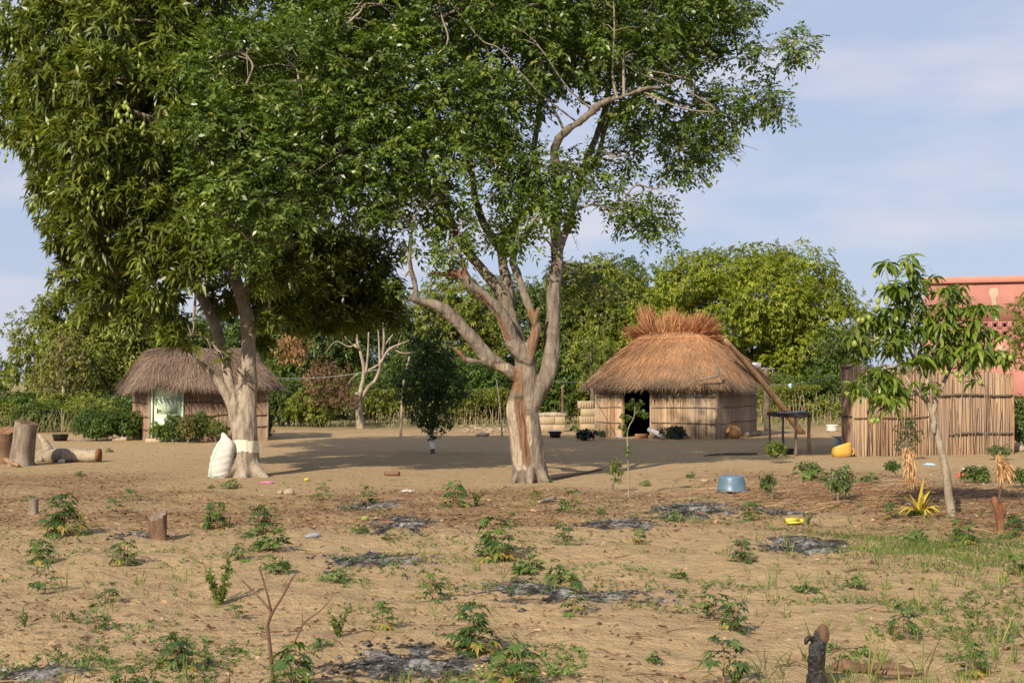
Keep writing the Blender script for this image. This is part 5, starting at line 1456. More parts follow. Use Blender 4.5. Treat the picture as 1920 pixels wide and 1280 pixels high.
def salmon_building():
    D = 52.0
    x0, x1 = AT(1733, 600, D + 1.5).x, 30.0
    p0, p1 = Vector((x0, D + 1.5, 0)), Vector((x1, D - 2.3, 0))
    u = (p1 - p0).normalized(); nrm = Vector((u.y, -u.x, 0)); rz = math.atan2(u.y, u.x)
    ln = (p1 - p0).length
    ztop = ZAT(532, D + 1.3)
    t = thing('plaster_building', "salmon pink plaster building with pierced vent blocks and a flat parapet at the right edge", 'building', (p0 + p1) / 2)
    at = lambda s, z, o=0.0: tuple(p0 + u * s + nrm * o + Vector((0, 0, z)))
    # photo columns to distance along the wall
    def s_of(px):
        k = (px - 960.0) / FPX
        # x = k*y on the wall line
        return (k * p0.y - p0.x) / (u.x - k * u.y)
    zof = lambda py, px: CAMH + (HOR - py) / FPX * (p0.y + u.y * s_of(px))
    zr1, zr0 = zof(602, 1860), zof(633, 1860)
    s_a, s_b = s_of(1822), min(ln - .2, s_of(2060))
    wb = MB()
    wb.box(at(ln / 2, zr0 / 2 - .05, -.15), (ln, .3, zr0 + .1), rz)
    wb.box(at(ln / 2, (zr1 + ztop) / 2, -.15), (ln, .3, ztop - zr1), rz)
    wb.box(at(s_a / 2, (zr0 + zr1) / 2, -.152), (s_a, .296, zr1 - zr0), rz)
    wb.box(at((s_b + ln) / 2, (zr0 + zr1) / 2, -.152), (ln - s_b, .296, zr1 - zr0), rz)
    bk = Vector((p0.x + 1.5, p0.y, 0)).normalized(); q_ = p0 + Vector((.3, .2, 0)) + bk * 4.2
    wb.box((q_.x, q_.y, ztop / 2 - .05), (8.4, .3, ztop + .09), math.atan2(bk.y, bk.x))
    part('wall', wb, M['salmon'], t)
    cb = MB(); cb.box(at(ln / 2 - .03, ztop + .13, -.1), (ln + .14, .5, .26), rz, bevel=.02)
    part('parapet', cb, M['salmon_trim'], t)
    # pierced blocks: two rows, each a square frame with a diamond grid
    bw = (zr1 - zr0) / 2
    nb = int((s_b - s_a) / (bw * 1.08))
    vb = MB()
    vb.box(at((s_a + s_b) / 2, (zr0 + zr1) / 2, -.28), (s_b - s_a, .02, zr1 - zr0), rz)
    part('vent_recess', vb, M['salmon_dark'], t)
    for i in range(nb):
        for j in range(2):
            b = MB(); cx, cz = s_a + (i + .5) * (s_b - s_a) / nb, zr0 + (j + .5) * bw
            hw, hh, th = (s_b - s_a) / nb / 2 - .004, bw / 2 - .004, .07
            b.box(at(cx - hw + th / 2, cz, -.08), (th, .14, 2 * hh), rz); b.box(at(cx + hw - th / 2, cz, -.08), (th, .14, 2 * hh), rz)
            b.box(at(cx, cz - hh + th / 2, -.081), (2 * hw - 2 * th, .138, th), rz); b.box(at(cx, cz + hh - th / 2, -.081), (2 * hw - 2 * th, .138, th), rz)
            for sgn in (-1, 1):
                for o in (-.085, .085):
                    Mx = Matrix.Rotation(rz, 3, 'Z') @ Matrix.Rotation(sgn * math.pi / 4, 3, 'Y')
                    q = Vector(at(cx + o * .7, cz + sgn * o * .7, -.085 - .004 * sgn))
                    b.box(tuple(q), ((hw - th) * 2.0, .1, .032), M=Mx)
            part('vent_block', b, M['salmon'], t)
    # cement repairs and a conduit
    pb = MB(); s0 = s_of(1865)
    rows = [(540, 0, .15), (545, -.01, .18), (552, 0, .17), (557, -.02, .09), (566, .0, .075), (575, .03, .08), (585, .07, .085), (594, .1, .08), (601, .1, .09)]
    V, F = [], []
    for py, dx, hw in rows:
        z = zof(py, 1865)
        V += [at(s0 + dx - hw, z, .004), at(s0 + dx + hw, z, .004)]
    for i in range(len(rows) - 1): F.append((2 * i + 1, 2 * i, 2 * i + 2, 2 * i + 3))
    pb.add(V, [np.array(F)])
    s1 = s_of(1877)
    pb.add([at(s1 - .2, zof(664, 1877), .004), at(s1 - .1, zof(645, 1877), .004), at(s1 + .15, zof(648, 1877), .004), at(s1 + .2, zof(668, 1877), .004)], [np.array([(0, 3, 2, 1)])])
    part('cement_patch', pb, M['patch'], t)
    lb = MB(); s2 = s_of(1895); lb.tube([at(s2, zof(670, 1895), .03), at(ln - .1, zof(670, 1895), .03)], .03, 6)
    part('pipe', lb, M['salmon_dark'], t)
salmon_building()

# low white balustrade beside the salmon building
def balustrade():
    p = AT(1884, 800, 46); p.z = 0
    q = p + Vector((4.5, -.6, 0)); u = (q - p).normalized(); rz = math.atan2(u.y, u.x); ln = (q - p).length
    t = thing('balustrade', "low white balustrade at the foot of the salmon building, right of the reed enclosure", 'balustrade', (p + q) / 2)
    z0, z1 = ZAT(790, 46) , ZAT(768, 46)
    rb = MB(); rb.box(tuple((p + q) / 2 + Vector((0, 0, z1))), (ln, .2, .1), rz, bevel=.01); rb.box(tuple((p + q) / 2 + Vector((0, 0, z0 / 2))), (ln, .24, z0), rz)
    part('rail', rb, M['white_paint'], t)
    for i in range(14):
        b = MB(); c = p + u * (ln * (i + .5) / 14)
        b.lathe([(.03, z0), (.07, z0 + .08), (.075, z0 + (z1 - z0) * .4), (.035, z1 - .14), (.05, z1 - .05)], (c.x, c.y, 0), 8)
        part('baluster', b, M['white_paint'], t, True)
balustrade()

# ------------------------------------------------------------------ living fences at the back
def live_fence(px0, px1, d0, d1, ztop, label, seed, dens=1.0, dry=.5):
    rd = random.Random(seed)
    p0, p1 = AT(px0, 800, d0), AT(px1, 800, d1); p0.z = p1.z = 0
    t = thing('stick_fence', label, 'fence', (p0 + p1) / 2)
    ln = (p1 - p0).length; u = (p1 - p0).normalized(); nrm = Vector((u.y, -u.x, 0))
    sb = MB(); s = 0
    while s < ln:
        p = p0 + u * s + nrm * rd.uniform(-.08, .12)
        h = ztop * rd.uniform(.5, .95)
        sb.tube([p, p + Vector((rd.uniform(-.08, .08), 0, h * .5)), p + Vector((rd.uniform(-.16, .16), rd.uniform(-.05, .05), h))], [rd.uniform(.012, .03), .014, .008], 5, False, rd.random())
        s += rd.uniform(.05, .2)
    part('sticks', sb, M['reed'], t)
    rg = np.random.default_rng(seed)
    n = int(ln * 300 * dens)
    P = np.array(p0) + np.outer(rg.random(n) * ln, np.array(u)) + np.outer(rg.normal(0, .22, n), np.array(nrm))
    P[:, 2] = ztop * np.clip(1.08 - np.abs(rg.normal(0, .38, n)), .05, 1.15) + .08 * vnoise(P * 1.2, seed)
    keep = vnoise(P * np.array([.9, .9, 1.5]), seed + 2) > -.25
    vb = MB(); rosettes(vb, P[keep], rg.normal(0, .6, (int(keep.sum()), 3)) + np.array([0, -.3, .4]), 5, .13, .05, (.5, 1.5), (.1, .6), False, seed + 3)
    part('vines', vb, M['far_olive_leaf'], t)
live_fence(655, 1120, 58, 60, 1.55, "long overgrown stick fence along the back of the yard behind the shade tree", 501)
live_fence(1415, 1600, 62, 58, 1.65, "dry stick fence topped with vines between the right hut and the reed enclosure", 502, 1.0)

# ------------------------------------------------------------------ posts, poles and lines
def pole_thing(name, label, cat, pts, rad, m, group=None):
    mb = MB(); stube(mb, pts, rad, 4, 8)
    p = pts[0]
    return solo(name, mb, M[m], label, cat, group, True, (p[0], p[1], max(0, min(q[2] for q in pts))))
g = G(751, 818); D = g.y
pole_thing('thin_post', "thin pale post leaning beside the dark citrus tree", 'post', [g + Vector((0, 0, -.1)), AT(753, 770, D), AT(756, 720, D), AT(768, 668, D)], [.05, .045, .04, .03], 'pale_bark')
pole_thing('thin_post', "thin crooked grey post just left of the shade tree's trunk", 'post', [AT(942, 822, 46), AT(938, 770, 46), AT(934, 735, 46), AT(931, 712, 46)], [.03, .026, .024, .02], 'grey_wood')
pole_thing('thin_post', "dark thin post behind the low block bench", 'post', [AT(1056, 812, 52), AT(1055, 760, 52), AT(1054, 722, 52)], [.05, .05, .045], 'brown_wood')
foot, head = AT(1505, 814, 47.5), AT(1360, 637, 44.1)
foot.z = 0.0
pole_thing('leaning_pole', "long thick bare pole leaning on the right hut's thatch", 'pole', [foot, foot.lerp(head, .3) + Vector((.04, 0, .03)), foot.lerp(head, .65) + Vector((.02, 0, .06)), head], [.135, .12, .105, .08], 'pole_wood')
pg = AT(1439, 800, 51.5); pg.z = 0
t = thing('forked_post', "dark upright post behind the right hut's eave with a small box at its top", 'post', pg)
mb = MB(); stube(mb, [pg + Vector((0, 0, -.1)), pg + Vector((-.03, 0, 1.3)), pg + Vector((-.06, 0, 2.5))], [.13, .13, .11], 4, 8); part('post', mb, M['dark_bark'], t, True)
mb = MB(); mb.box((pg.x - .45, pg.y, 2.62), (.35, .3, .22), .1, bevel=.02); mb.box((pg.x - .2, pg.y, 2.48), (1.0, .12, .07), 0.02); part('box', mb, M['alu'], t)

def line_thing(label, a_, b_, sag, r, m='rope', pegs=()):
    a_, b_ = Vector(a_), Vector(b_)
    pts = [a_.lerp(b_, i / 12) - Vector((0, 0, sag * math.sin(math.pi * i / 12))) for i in range(13)]
    t = thing('clothes_line', label, 'clothes line', (a_ + b_) / 2)
    mb = MB(); mb.tube(pts, r, 5, False); part('rope', mb, M[m], t)
    for f, m2 in pegs:
        i = a_.lerp(b_, f) - Vector((0, 0, sag * math.sin(math.pi * f)))
        pb = MB(); pb.box(tuple(i - Vector((0, 0, .03))), (.09, .05, .16), 0.2, bevel=.01); pb.box(tuple(i - Vector((.06, 0, .02))), (.07, .03, .05), 0.2); part('knot', pb, M[m2], t)
line_thing("pale rope strung from the left hut's eave to the bare pale tree", AT(470, 707, 43.5), AT(712, 692, 52.5), .18, .014)
line_thing("rope running from the shade tree's trunk to the right hut's eave", AT(1020, 712, 26), AT(1098, 716, 46), .03, .012)
line_thing("wire with a turquoise knot between the dark post and the reed enclosure", AT(1434, 723, 51.5), AT(1582, 702, 34.5), .1, .013, 'wire', ((.42, 'pale_blue'),))

# ------------------------------------------------------------------ things standing in the yard
def drying_table():
    P = [G(1443, 846, 0), G(1492, 855, 0), G(1518, 851, 0), G(1469, 842, 0)]
    t = thing('drying_table', "rough wooden drying table on four thin pole legs, left of the reed enclosure", 'table', sum(P, Vector()) / 4)
    zt = 1.0
    for p, r in zip(P, (.03, .038, .045, .035)):
        mb = MB(); stube(mb, [p + Vector((0, 0, -.08)), p + Vector((random.uniform(-.02, .02), 0, .5)), p + Vector((0, 0, zt))], [r * 1.1, r, r * .95], 3, 7)
        part('leg', mb, M['pole_wood' if r > .04 else 'grey_wood'], t, True)
    mb = MB()
    for q0, q1 in ((P[0], P[1]), (P[1], P[2]), (P[2], P[3]), (P[3], P[0])):
        e = (q1 - q0).normalized() * .15
        stube(mb, [q0 - e + Vector((0, 0, zt + .03)), (q0 + q1) / 2 + Vector((0, 0, zt + .01)), q1 + e + Vector((0, 0, zt + .05))], [.035, .035, .03], 3, 7)
    part('frame', mb, M['dark_bark'], t, True)
    sl = MB()
    for i in range(22):
        f = (i + .5) / 22
        a_, b_ = P[0].lerp(P[1], f), P[3].lerp(P[2], f)
        e = (b_ - a_).normalized() * random.uniform(.05, .2)
        z = zt + .075 + random.uniform(-.01, .015)
        sl.tube([a_ - e + Vector((0, 0, z)), (a_ + b_) / 2 + Vector((0, 0, z - .015)), b_ + e + Vector((0, 0, z))], random.uniform(.018, .026), 6)
    part('slats', sl, M['dark_bark'], t, True)
drying_table()
c = AT(1484, 780, 34.3)
mb = MB(); V = []
for i in range(9):
    for j in range(5):
        V.append((c.x - .32 + .64 * i / 8, c.y - .3 + .6 * j / 4, 1.115 + .07 * (i / 8) ** 2 * (.5 + .5 * math.sin(j)) + .012 * math.sin(i * 2.2)))
V2 = [(x, y, z - .02) for x, y, z in V]
F = [(i * 5 + j, (i + 1) * 5 + j, (i + 1) * 5 + j + 1, i * 5 + j + 1) for i in range(8) for j in range(4)]
rim = [i * 5 for i in range(9)] + [40 + j for j in range(1, 5)] + [i * 5 + 4 for i in range(7, -1, -1)] + [j for j in range(3, 0, -1)]
Fs = [(rim[k], rim[k - 1], rim[k - 1] + 45, rim[k] + 45) for k in range(len(rim))]
mb.add(V + V2, [np.array(F + [tuple(q + 45 for q in f[::-1]) for f in F] + Fs)])
solo('tin_sheet', mb, M['grey_metal'], "bent grey tin sheet lying on the drying table", 'tin sheet')

def basin(name, label, cat, c, prof, m, rz=0, tilt=None, n=28, parts=()):
    t = thing(name, label, cat, c)
    Mx = tilt or Matrix.Identity(3)
    mb = MB(); mb.lathe(prof, tuple(c), n, M=Mx)
    part('bowl', mb, M[m], t, True)
    return t
b = G(1372, 923)
t = thing('plastic_basin', "blue plastic basin upside down on the litter, by a stone", 'basin', b)
s = .26
mb = MB(); mb.lathe([(s * 1.02, .0), (s * 1.0, .012), (s * .955, .03), (s * .90, .13), (s * .845, .215), (s * .80, .25), (s * .74, .262), (s * .70, .253), (.001, .249)], tuple(b + Vector((0, 0, .02))), 36); part('bowl', mb, M['blue_plastic'], t, True)
mb = MB(); mb.lathe([(s * .985, .0), (s * 1.04, -.006), (s * 1.055, .006), (s * 1.04, .018), (s * 1.0, .02)], tuple(b + Vector((0, 0, .02))), 36); part('rim', mb, M['blue_plastic'], t, True)

def rock(name, label, cat, c, size, seed, m='stone', group=None):
    n, k = 14, 8
    V = []
    for i in range(k + 1):
        th = math.pi * i / k
        for j in range(n):
            a_ = 2 * math.pi * j / n
            d = np.array([math.sin(th) * math.cos(a_), math.sin(th) * math.sin(a_), math.cos(th)])
            r = 1 + .3 * float(vnoise((d * 1.4 + seed * 3.7)[None], seed)[0]) + .12 * float(vnoise((d * 3.6 + seed)[None], seed + 1)[0])
            V.append(d * r * np.array(size) / 2 + np.array([c[0], c[1], c[2] + size[2] * .32]))
    F = [(i * n + j, (i + 1) * n + j, (i + 1) * n + (j + 1) % n, i * n + (j + 1) % n) for i in range(k) for j in range(n)]
    mb = MB().add(V, [np.array(F)])
    return solo(name, mb, M[m], label, cat, group, True, tuple(c))
for i, (px, py, sz, lab, m) in enumerate([
    (1383, 924, (.13, .12, .1), "small pale stone against the blue basin's rim", 'stone'),
    (542, 927, (.2, .16, .12), "larger grey stone in the litter right of the mango tree's foot", 'stone'),
    (526, 926, (.13, .12, .1), "brown stone beside the larger grey stone right of the mango tree's foot", 'stone'),
    (115, 868, (.17, .15, .13), "white rounded stone in front of the fallen log", 'white_stone'),
    (1908, 846, (.5, .4, .22), "pale rock at the right edge beside the reed enclosure", 'stone'),
    (1321, 902, (.2, .12, .06), "flat stone on the sand left of the blue basin", 'stone'),
    (905, 818, (.5, .35, .16), "flat pale block of stone left of the shade tree's trunk, at the yard's back edge", 'stone'),
]):
    rock('stone', lab, 'stone', G(px, py), sz, 40 + i, m)
for i in range(26):
    px, py = random.uniform(860, 945), random.uniform(797, 812)
    rock('rubble_stone', "pale rubble stone on the low bank left of the shade tree's trunk", 'rubble', G(px, py), (random.uniform(.1, .3), random.uniform(.1, .22), random.uniform(.06, .13)), 70 + i, 'stone', 'rubble stones on the bank behind the yard')

# white sack leaning on the mango trunk
def sack():
    b = G(411, 895); D = b.y
    t = thing('woven_sack', "full white woven sack with a green print leaning on the mango tree's trunk", 'sack', b)
    n = 28
    rings = [(-.02, .0, .17, .12), (.03, 0, .245, .17), (.14, .01, .255, .19), (.3, .03, .25, .19), (.45, .06, .24, .18), (.6, .10, .215, .16), (.7, .125, .18, .13), (.77, .12, .12, .085), (.82, .10, .08, .04), (.88, .075, .05, .022), (.91, .06, .012, .008)]
    Q = spline([r + (0,) for r in rings], 5)
    V, F = [], []
    for z, lean, rx, ry, _ in Q:
        for j in range(n):
            a_ = 2 * math.pi * j / n
            k = 1 + .05 * math.sin(z * 46 + 2 * math.sin(a_ * 2)) * min(1, (1 - z) * 2) * .6 + .05 * math.sin(a_ * 3 + z * 5) + .03 * math.sin(z * 95 + 3 * math.sin(a_ * 3 + z * 4))
            x = np.sign(math.cos(a_)) * abs(math.cos(a_)) ** .8 * rx * k; y = np.sign(math.sin(a_)) * abs(math.sin(a_)) ** .8 * ry * k
            V.append((b.x + lean + x * .9, b.y + y + lean * .3, b.z + z))
    m_ = len(Q)
    for i in range(m_ - 1):
        for j in range(n): F.append((i * n + j, i * n + (j + 1) % n, (i + 1) * n + (j + 1) % n, (i + 1) * n + j))
    part('cloth', MB().add(V, [np.array(F)]), M['sack'], t, True)
    # printed green stripe running up the front and along the foot
    Vs = np.array(V).reshape(m_, n, 3)
    for (j0, j1, i0, i1) in ((18, 19, 6, 34), (17, 23, 5, 8)):
        sub = Vs[i0:i1, j0:j1 + 1]
        ctr = Vs[i0:i1].mean(1, keepdims=True)
        sub = sub + unit(sub - ctr) * .004
        a_, b_ = sub.shape[:2]
        F2 = [(i * b_ + j, i * b_ + j + 1, (i + 1) * b_ + j + 1, (i + 1) * b_ + j) for i in range(a_ - 1) for j in range(b_ - 1)]
        part('green_print', MB().add(sub.reshape(-1, 3), [np.array(F2)]), M['sack_green'], t, True)
sack()

# stumps and log at the left edge
def stump(label, px, py, h, r0, r1, lean, m='grey_wood', cutm='cut_wood', slope=(0, 0), seed=1, name='tree_stump', char=None):
    b = G(px, py)
    t = thing(name, label, 'stump', b)
    n, k = 22, 12
    V, F = [], []
    for i in range(k + 1):
        f = i / k
        r = r0 + (r1 - r0) * f + .18 * r0 * max(0, .18 - f) / .18
        for j in range(n):
            a_ = 2 * math.pi * j / n
            rr = r * (1 + .09 * math.sin(2 * a_ + seed) + .05 * math.sin(5 * a_ + seed * 2 + f * 2))
            x, y = math.cos(a_) * rr, math.sin(a_) * rr
            V.append((b.x + lean[0] * f + x, b.y + lean[1] * f + y, b.z - .05 + (h + .05) * f + (slope[0] * x + slope[1] * y) * f + (0.015 * math.sin(9 * a_) if i == k else 0)))
    for i in range(k):
        for j in range(n): F.append((i * n + j, i * n + (j + 1) % n, (i + 1) * n + (j + 1) % n, (i + 1) * n + j))
    part('bark', MB().add(V, [np.array(F)]), M[m], t, True)
    top = V[-n:]
    cc = np.mean(top, 0)
    Vt = [tuple(np.array(p) + (cc - np.array(p)) * .02 + np.array([0, 0, .001])) for p in top] + [tuple(np.array(p) + (cc - np.array(p)) * .5 + np.array([0, 0, random.uniform(-.01, .02)])) for p in top] + [tuple(cc)]
    F1 = [(j, (j + 1) % n, n + (j + 1) % n, n + j) for j in range(n)]
    F2 = [(n + j, n + (j + 1) % n, 2 * n) for j in range(n)]
    part('cut_face', MB().add(Vt, [np.array(F1), np.array(F2)]), M[cutm], t)
    return t
stump("tall grey tree stump leaning right at the left edge, beside the fallen log", 38, 872, 1.0, .29, .25, (.12, 0), 'grey_wood', 'brown_wood', (-.25, .1), 3)
stump("short stump with red split wood cut by the left edge of the picture", 10, 868, .78, .26, .25, (0, 0), 'brown_wood', 'cut_wood', (-.1, .3), 5)
stump("knee-high stump with scorched grey top and orange side, in the field at left", 296, 1005, .29, .105, .10, (.0, 0), 'brown_wood', 'grey_wood', (.35, .5), 8)
stump("thin grey stump half hidden by cassava leaves near the left edge", 62, 962, .20, .075, .07, (0, 0), 'grey_wood', 'grey_wood', (.1, .1), 9)

def log():
    b = G(120, 866); D = b.y
    t = thing('fallen_log', "fallen grey log with a sawn reddish end lying right of the tall stump", 'log', b)
    mb = MB()
    a = lambda px, py, dd=0.0: tuple(AT(px, py, D + dd))
    stube(mb, [a(66, 853, .2), a(90, 856, .1), a(110, 853, 0), a(140, 853, 0), a(170, 854, -.05), a(183, 854, -.05)], [.19, .175, .165, .165, .16, .15], 5, 18)
    stube(mb, [a(92, 850, .1), a(86, 834, .3), a(80, 824, .4), a(72, 814, .5)], [.15, .10, .07, .03], 4, 10)
    stube(mb, [a(80, 860, .0), a(60, 868, -.1), a(40, 874, -.1)], [.09, .06, .04], 4, 8)
    part('trunk', mb, M['pale_bark'], t, True)
    eb = MB(); Mx = Matrix.Rotation(math.pi / 2, 3, 'Y')
    eb.lathe([(.155, -.05), (.165, 0), (.14, .035), (.08, .05), (.001, .03)], a(186, 853, -.05), 18, M=Mx, wob=.06)
    part('sawn_end', eb, M['red_wood'], t)
log()
for (pts, r, m, lab) in (
    ([G(2, 866) + Vector((0, 0, .12)), G(18, 872) + Vector((0, 0, .08)), G(34, 876) + Vector((0, 0, .05))], [.07, .06, .04], 'cut_wood', "split pale wood billet lying at the foot of the left stumps"),
    ([G(722, 892) + Vector((0, 0, .04)), G(748, 893) + Vector((0, 0, .05))], [.045, .05], 'brown_wood', "short chopped branch lying alone on the sand between the two big trees"),
    ([AT(1398, 800, 45.2).xy.to_3d() + Vector((0, 0, .1)), AT(1422, 800, 46.0).xy.to_3d() + Vector((0, 0, .1))], [.1, .11], 'grey_wood', "short log at the foot of the right hut beside the clay pot"),
    ([G(1010, 945) + Vector((0, 0, .03)), G(1040, 938) + Vector((0, 0, .04))], [.03, .035], 'pale_bark', "short pale stick in the litter right of the shade tree's foot"),
    ([G(1128, 882) + Vector((0, 0, .02)), G(1050, 898) + Vector((0, 0, .03)), G(1000, 905) + Vector((0, 0, .03))], [.02, .024, .02], 'brown_wood', "long thin stick lying right of the shade tree's foot"),
    ([G(1420, 852) + Vector((0, 0, .02)), G(1355, 853) + Vector((0, 0, .04)), G(1320, 855) + Vector((0, 0, .02))], [.03, .03, .02], 'dark_bark', "dark branch lying flat in the shade left of the drying table"),
    ([G(1505, 965) + Vector((0, 0, .02)), G(1580, 944) + Vector((0, 0, .02))], [.012, .01], 'straw_new', "thin straw-coloured cane lying in front of the right-hand weeds"),
):
    pole_thing('loose_stick' if max(r) < .06 else 'wood_billet', lab, 'wood', pts, r, m)
    
def rotten_log():
    b = G(1640, 1252); D = b.y
    t = thing('rotten_log', "rotten crumbling log lying right of the charred stump in the right foreground", 'log', b)
    mb = MB(); a = lambda px, py, dd=0.0: tuple(AT(px, py, D + dd))
    stube(mb, [a(1558, 1249), a(1585, 1243), a(1620, 1248), a(1660, 1247), a(1700, 1250), a(1732, 1250)], [.03, .055, .04, .028, .03, .012], 5, 12)
    stube(mb, [a(1600, 1244, .05), a(1650, 1240, .07), a(1700, 1237, .06)], [.02, .018, .01], 4, 8)
    stube(mb, [a(1640, 1254, -.1), a(1680, 1255, -.12), a(1725, 1256, -.1)], [.022, .025, .012], 4, 8)
    me = remeshed(mb, .009, 1)
    V, N = me_arrays(me)
    V = V + N * (.030 * fbm(V * np.array([7, 18, 18]), 3, 4) - .010)[:, None]
    V[:, 2] -= .018
    me_finish(me, V, {}, b)
    link('wood', me, M['brown_wood'], t)
rotten_log()

def charred_stump():
    b = G(1530, 1292); D = b.y
    t = thing('charred_stump', "black charred stump with a broken side knob at the bottom right", 'stump', b)
    a = lambda px, py, dd=0.0: tuple(AT(px, py, D + dd)); w = lambda px: px * D / FPX / 2
    mb = MB()
    stube(mb, [a(1530, 1300), a(1531, 1275), a(1530, 1255), a(1532, 1235), a(1533, 1215), a(1536, 1198), a(1539, 1182)], [w(40), w(36), w(31), w(33), w(30), w(27), w(18)], 5, 16, wob=.06)
    stube(mb, [a(1530, 1205), a(1520, 1195, -.02), a(1513, 1199, -.02), a(1511, 1206, -.02)], [w(14), w(10), w(9), w(4)], 3, 9)
    me = remeshed(mb, .006, 1)
    V, N = me_arrays(me)
    V = V + N * (.008 * fbm(V * 22, 3, 3))[:, None]
    me_finish(me, V, {}, b)
    link('trunk', me, M['char_wood'], t)
    eb = MB(); stube(eb, [a(1540, 1206, -.002), a(1543, 1192, -.008), a(1541, 1178, -.004), a(1537, 1172, 0)], [w(17), w(23), w(22), w(12)], 4, 12, wob=.05)
    part('bare_wood', eb, M['brown_wood'], t, True)
charred_stump()

def red_stump():
    b = G(1876, 998); D = b.y
    t = thing('pruned_stump', "slim red-brown pruned stump with withered leaves on its shoot, near the right edge", 'stump', b)
    a = lambda px, py, dd=0.0: tuple(AT(px, py, D + dd)); w = lambda px: px * D / FPX / 2
    mb = MB()
    stube(mb, [a(1876, 1004), a(1875, 975), a(1873, 955), a(1866, 940), a(1861, 932)], [w(15), w(15), w(18), w(14), w(11)], 5, 12, wob=.05)
    stube(mb, [a(1877, 965), a(1881, 952), a(1882, 944)], [w(14), w(12), w(8)], 4, 9)
    part('trunk', mb, M['red_wood'], t, True)
    sb = MB(); stube(sb, [a(1871, 942), a(1875, 925), a(1876, 905), a(1882, 875)], [w(5), w(5), w(4), w(2)], 4, 6); part('shoot', sb, M['brown_wood'], t, True)
    lf = MB(); P = np.array([a(1882 + random.gauss(0, 6), 874 + random.gauss(0, 7), random.gauss(0, .05)) for _ in range(40)])
    rosettes(lf, P, np.array([[random.gauss(.3, .4), random.gauss(0, .4), -.4] for _ in P]), 5, .15, .03, (.2, 1.0), (.6, 1.0), True, 88)
    part('withered_leaves', lf, M['straw_husk'], t)
red_stump()

# cement blocks
def block_stack():
    b = G(1102, 808, 0)
    for i, (z, ribs, dx) in enumerate(((0.0, False, .0), (.4, True, -.03), (.8, False, .02), (1.2, True, -.09))):
        nm = ("lowest plain cement block in the stack left of the right hut", "ribbed cement block second from the ground in the stack left of the right hut", "plain cement block third from the ground in the stack left of the right hut", "topmost ribbed cement block of the stack left of the right hut")[i]
        mb = MB(); sc = .34
        mb.box((b.x + dx, b.y, z * sc / .4 * .88 + sc / 2 * .88), (.62, .36, sc * .86), .03, bevel=.012)
        if ribs:
            for k in range(5): mb.box((b.x + dx - .2 + .1 * k, b.y - .19, z * sc / .4 * .88 + sc / 2 * .88), (.06, .05, sc * .78), .03, bevel=.01)
        solo('cement_block', mb, M['block'], nm, 'cement block', 'cement blocks stacked by the right hut')
block_stack()
def block_bench():
    b = G(1035, 809, 0); D = b.y
    for i, (px, z, w_) in enumerate(((1023, 0, .56), (1047, 0, .5), (1026, .3, .62), (1049, .3, .42))):
        p = AT(px, 800, D); mb = MB(); mb.box((p.x, D, z + .145), (w_, .4, .285), 0, bevel=.012)
        solo('cement_block', mb, M['block'], ("left lower block of the low bench right of the shade tree", "right lower block of the low bench right of the shade tree", "left upper block of the low bench right of the shade tree", "right upper block of the low bench right of the shade tree")[i], 'cement block', 'cement blocks of the low bench')
    pole_thing('wood_billet', "weathered log lying along the top of the low block bench", 'wood', [AT(1003, 779, D) , AT(1030, 777, D), AT(1062, 778, D)], [.09, .1, .085], 'pale_bark')
block_bench()
for px, py, lab in ((225, 826, "left cement kerb block on the sand in front of the left hut's bushes"), (288, 829, "right cement kerb block on the sand below the mint green door")):
    p = G(px, py, 0); mb = MB(); mb.box((p.x, p.y, .06), (.48, .2, .12), .03, bevel=.01)
    solo('kerb_block', mb, M['kerb_block'], lab, 'cement block')

# pots, pails, litter
b = G(113, 826, 0)
t = thing('planter_basin', "wide black basin holding a bare pale shoot, left of the left hut", 'planter', b)
mb = MB(); mb.lathe([(.001, .03), (.18, .03), (.2, .0), (.24, .12), (.26, .2), (.275, .21), (.255, .215), (.23, .15), (.001, .15)], tuple(b), 24); part('bowl', mb, M['black_plastic'], t, True)
mb = MB(); stube(mb, [AT(116, 812, b.y), AT(116, 790, b.y), AT(115, 765, b.y)], [.02, .016, .008], 4, 6)
for e in ((108, 765), (126, 770)): stube(mb, [AT(116, 785, b.y), AT((116 + e[0]) / 2, 774, b.y), AT(*e, b.y)], [.01, .007, .003], 3, 5)
part('shoot', mb, M['pale_bark'], t, True)
def pot(label, px, py, r, h, m, cat='cooking pot', lid=True, name='cooking_pot'):
    b = G(px, py, 0); t = thing(name, label, cat, b)
    mb = MB(); mb.lathe([(.001, 0.0), (r * .8, .0), (r * .95, h * .2), (r, h * .6), (r * .97, h * .95), (r * 1.06, h), (r * .9, h)], tuple(b), 22); part('body', mb, M[m], t, True)
    if lid:
        mb = MB(); mb.lathe([(r * 1.02, h + .004), (r * .7, h + .03), (r * .2, h + .045), (.001, h + .046)], tuple(b), 22); part('lid', mb, M['alu'], t, True)
    mb = MB()
    for sg in (-1, 1): stube(mb, [b + Vector((sg * r * .98, 0, h * .7)), b + Vector((sg * r * 1.25, 0, h * .8)), b + Vector((sg * r * .98, .0, h * .88))], [.012] * 3, 4, 6)
    part('handle', mb, M[m], t, True)
pot("black cooking pot with a bright lid in front of the low block bench", 1041, 820, .2, .22, 'black_plastic')
pot("small black pot under the drying table", 1479, 852, .12, .16, 'black_plastic', lid=False)
b = AT(1377, 800, 44.1); b.z = 0
mb = MB(); Mx = Matrix.Rotation(R(-62), 3, 'Y') @ Matrix.Rotation(R(10), 3, 'X')
mb.lathe([(.001, -.24), (.12, -.22), (.21, -.1), (.225, .02), (.19, .13), (.13, .18), (.12, .2), (.16, .235), (.15, .24), (.1, .2), (.09, .1)], tuple(b + Vector((0, 0, .215))), 24, M=Mx)
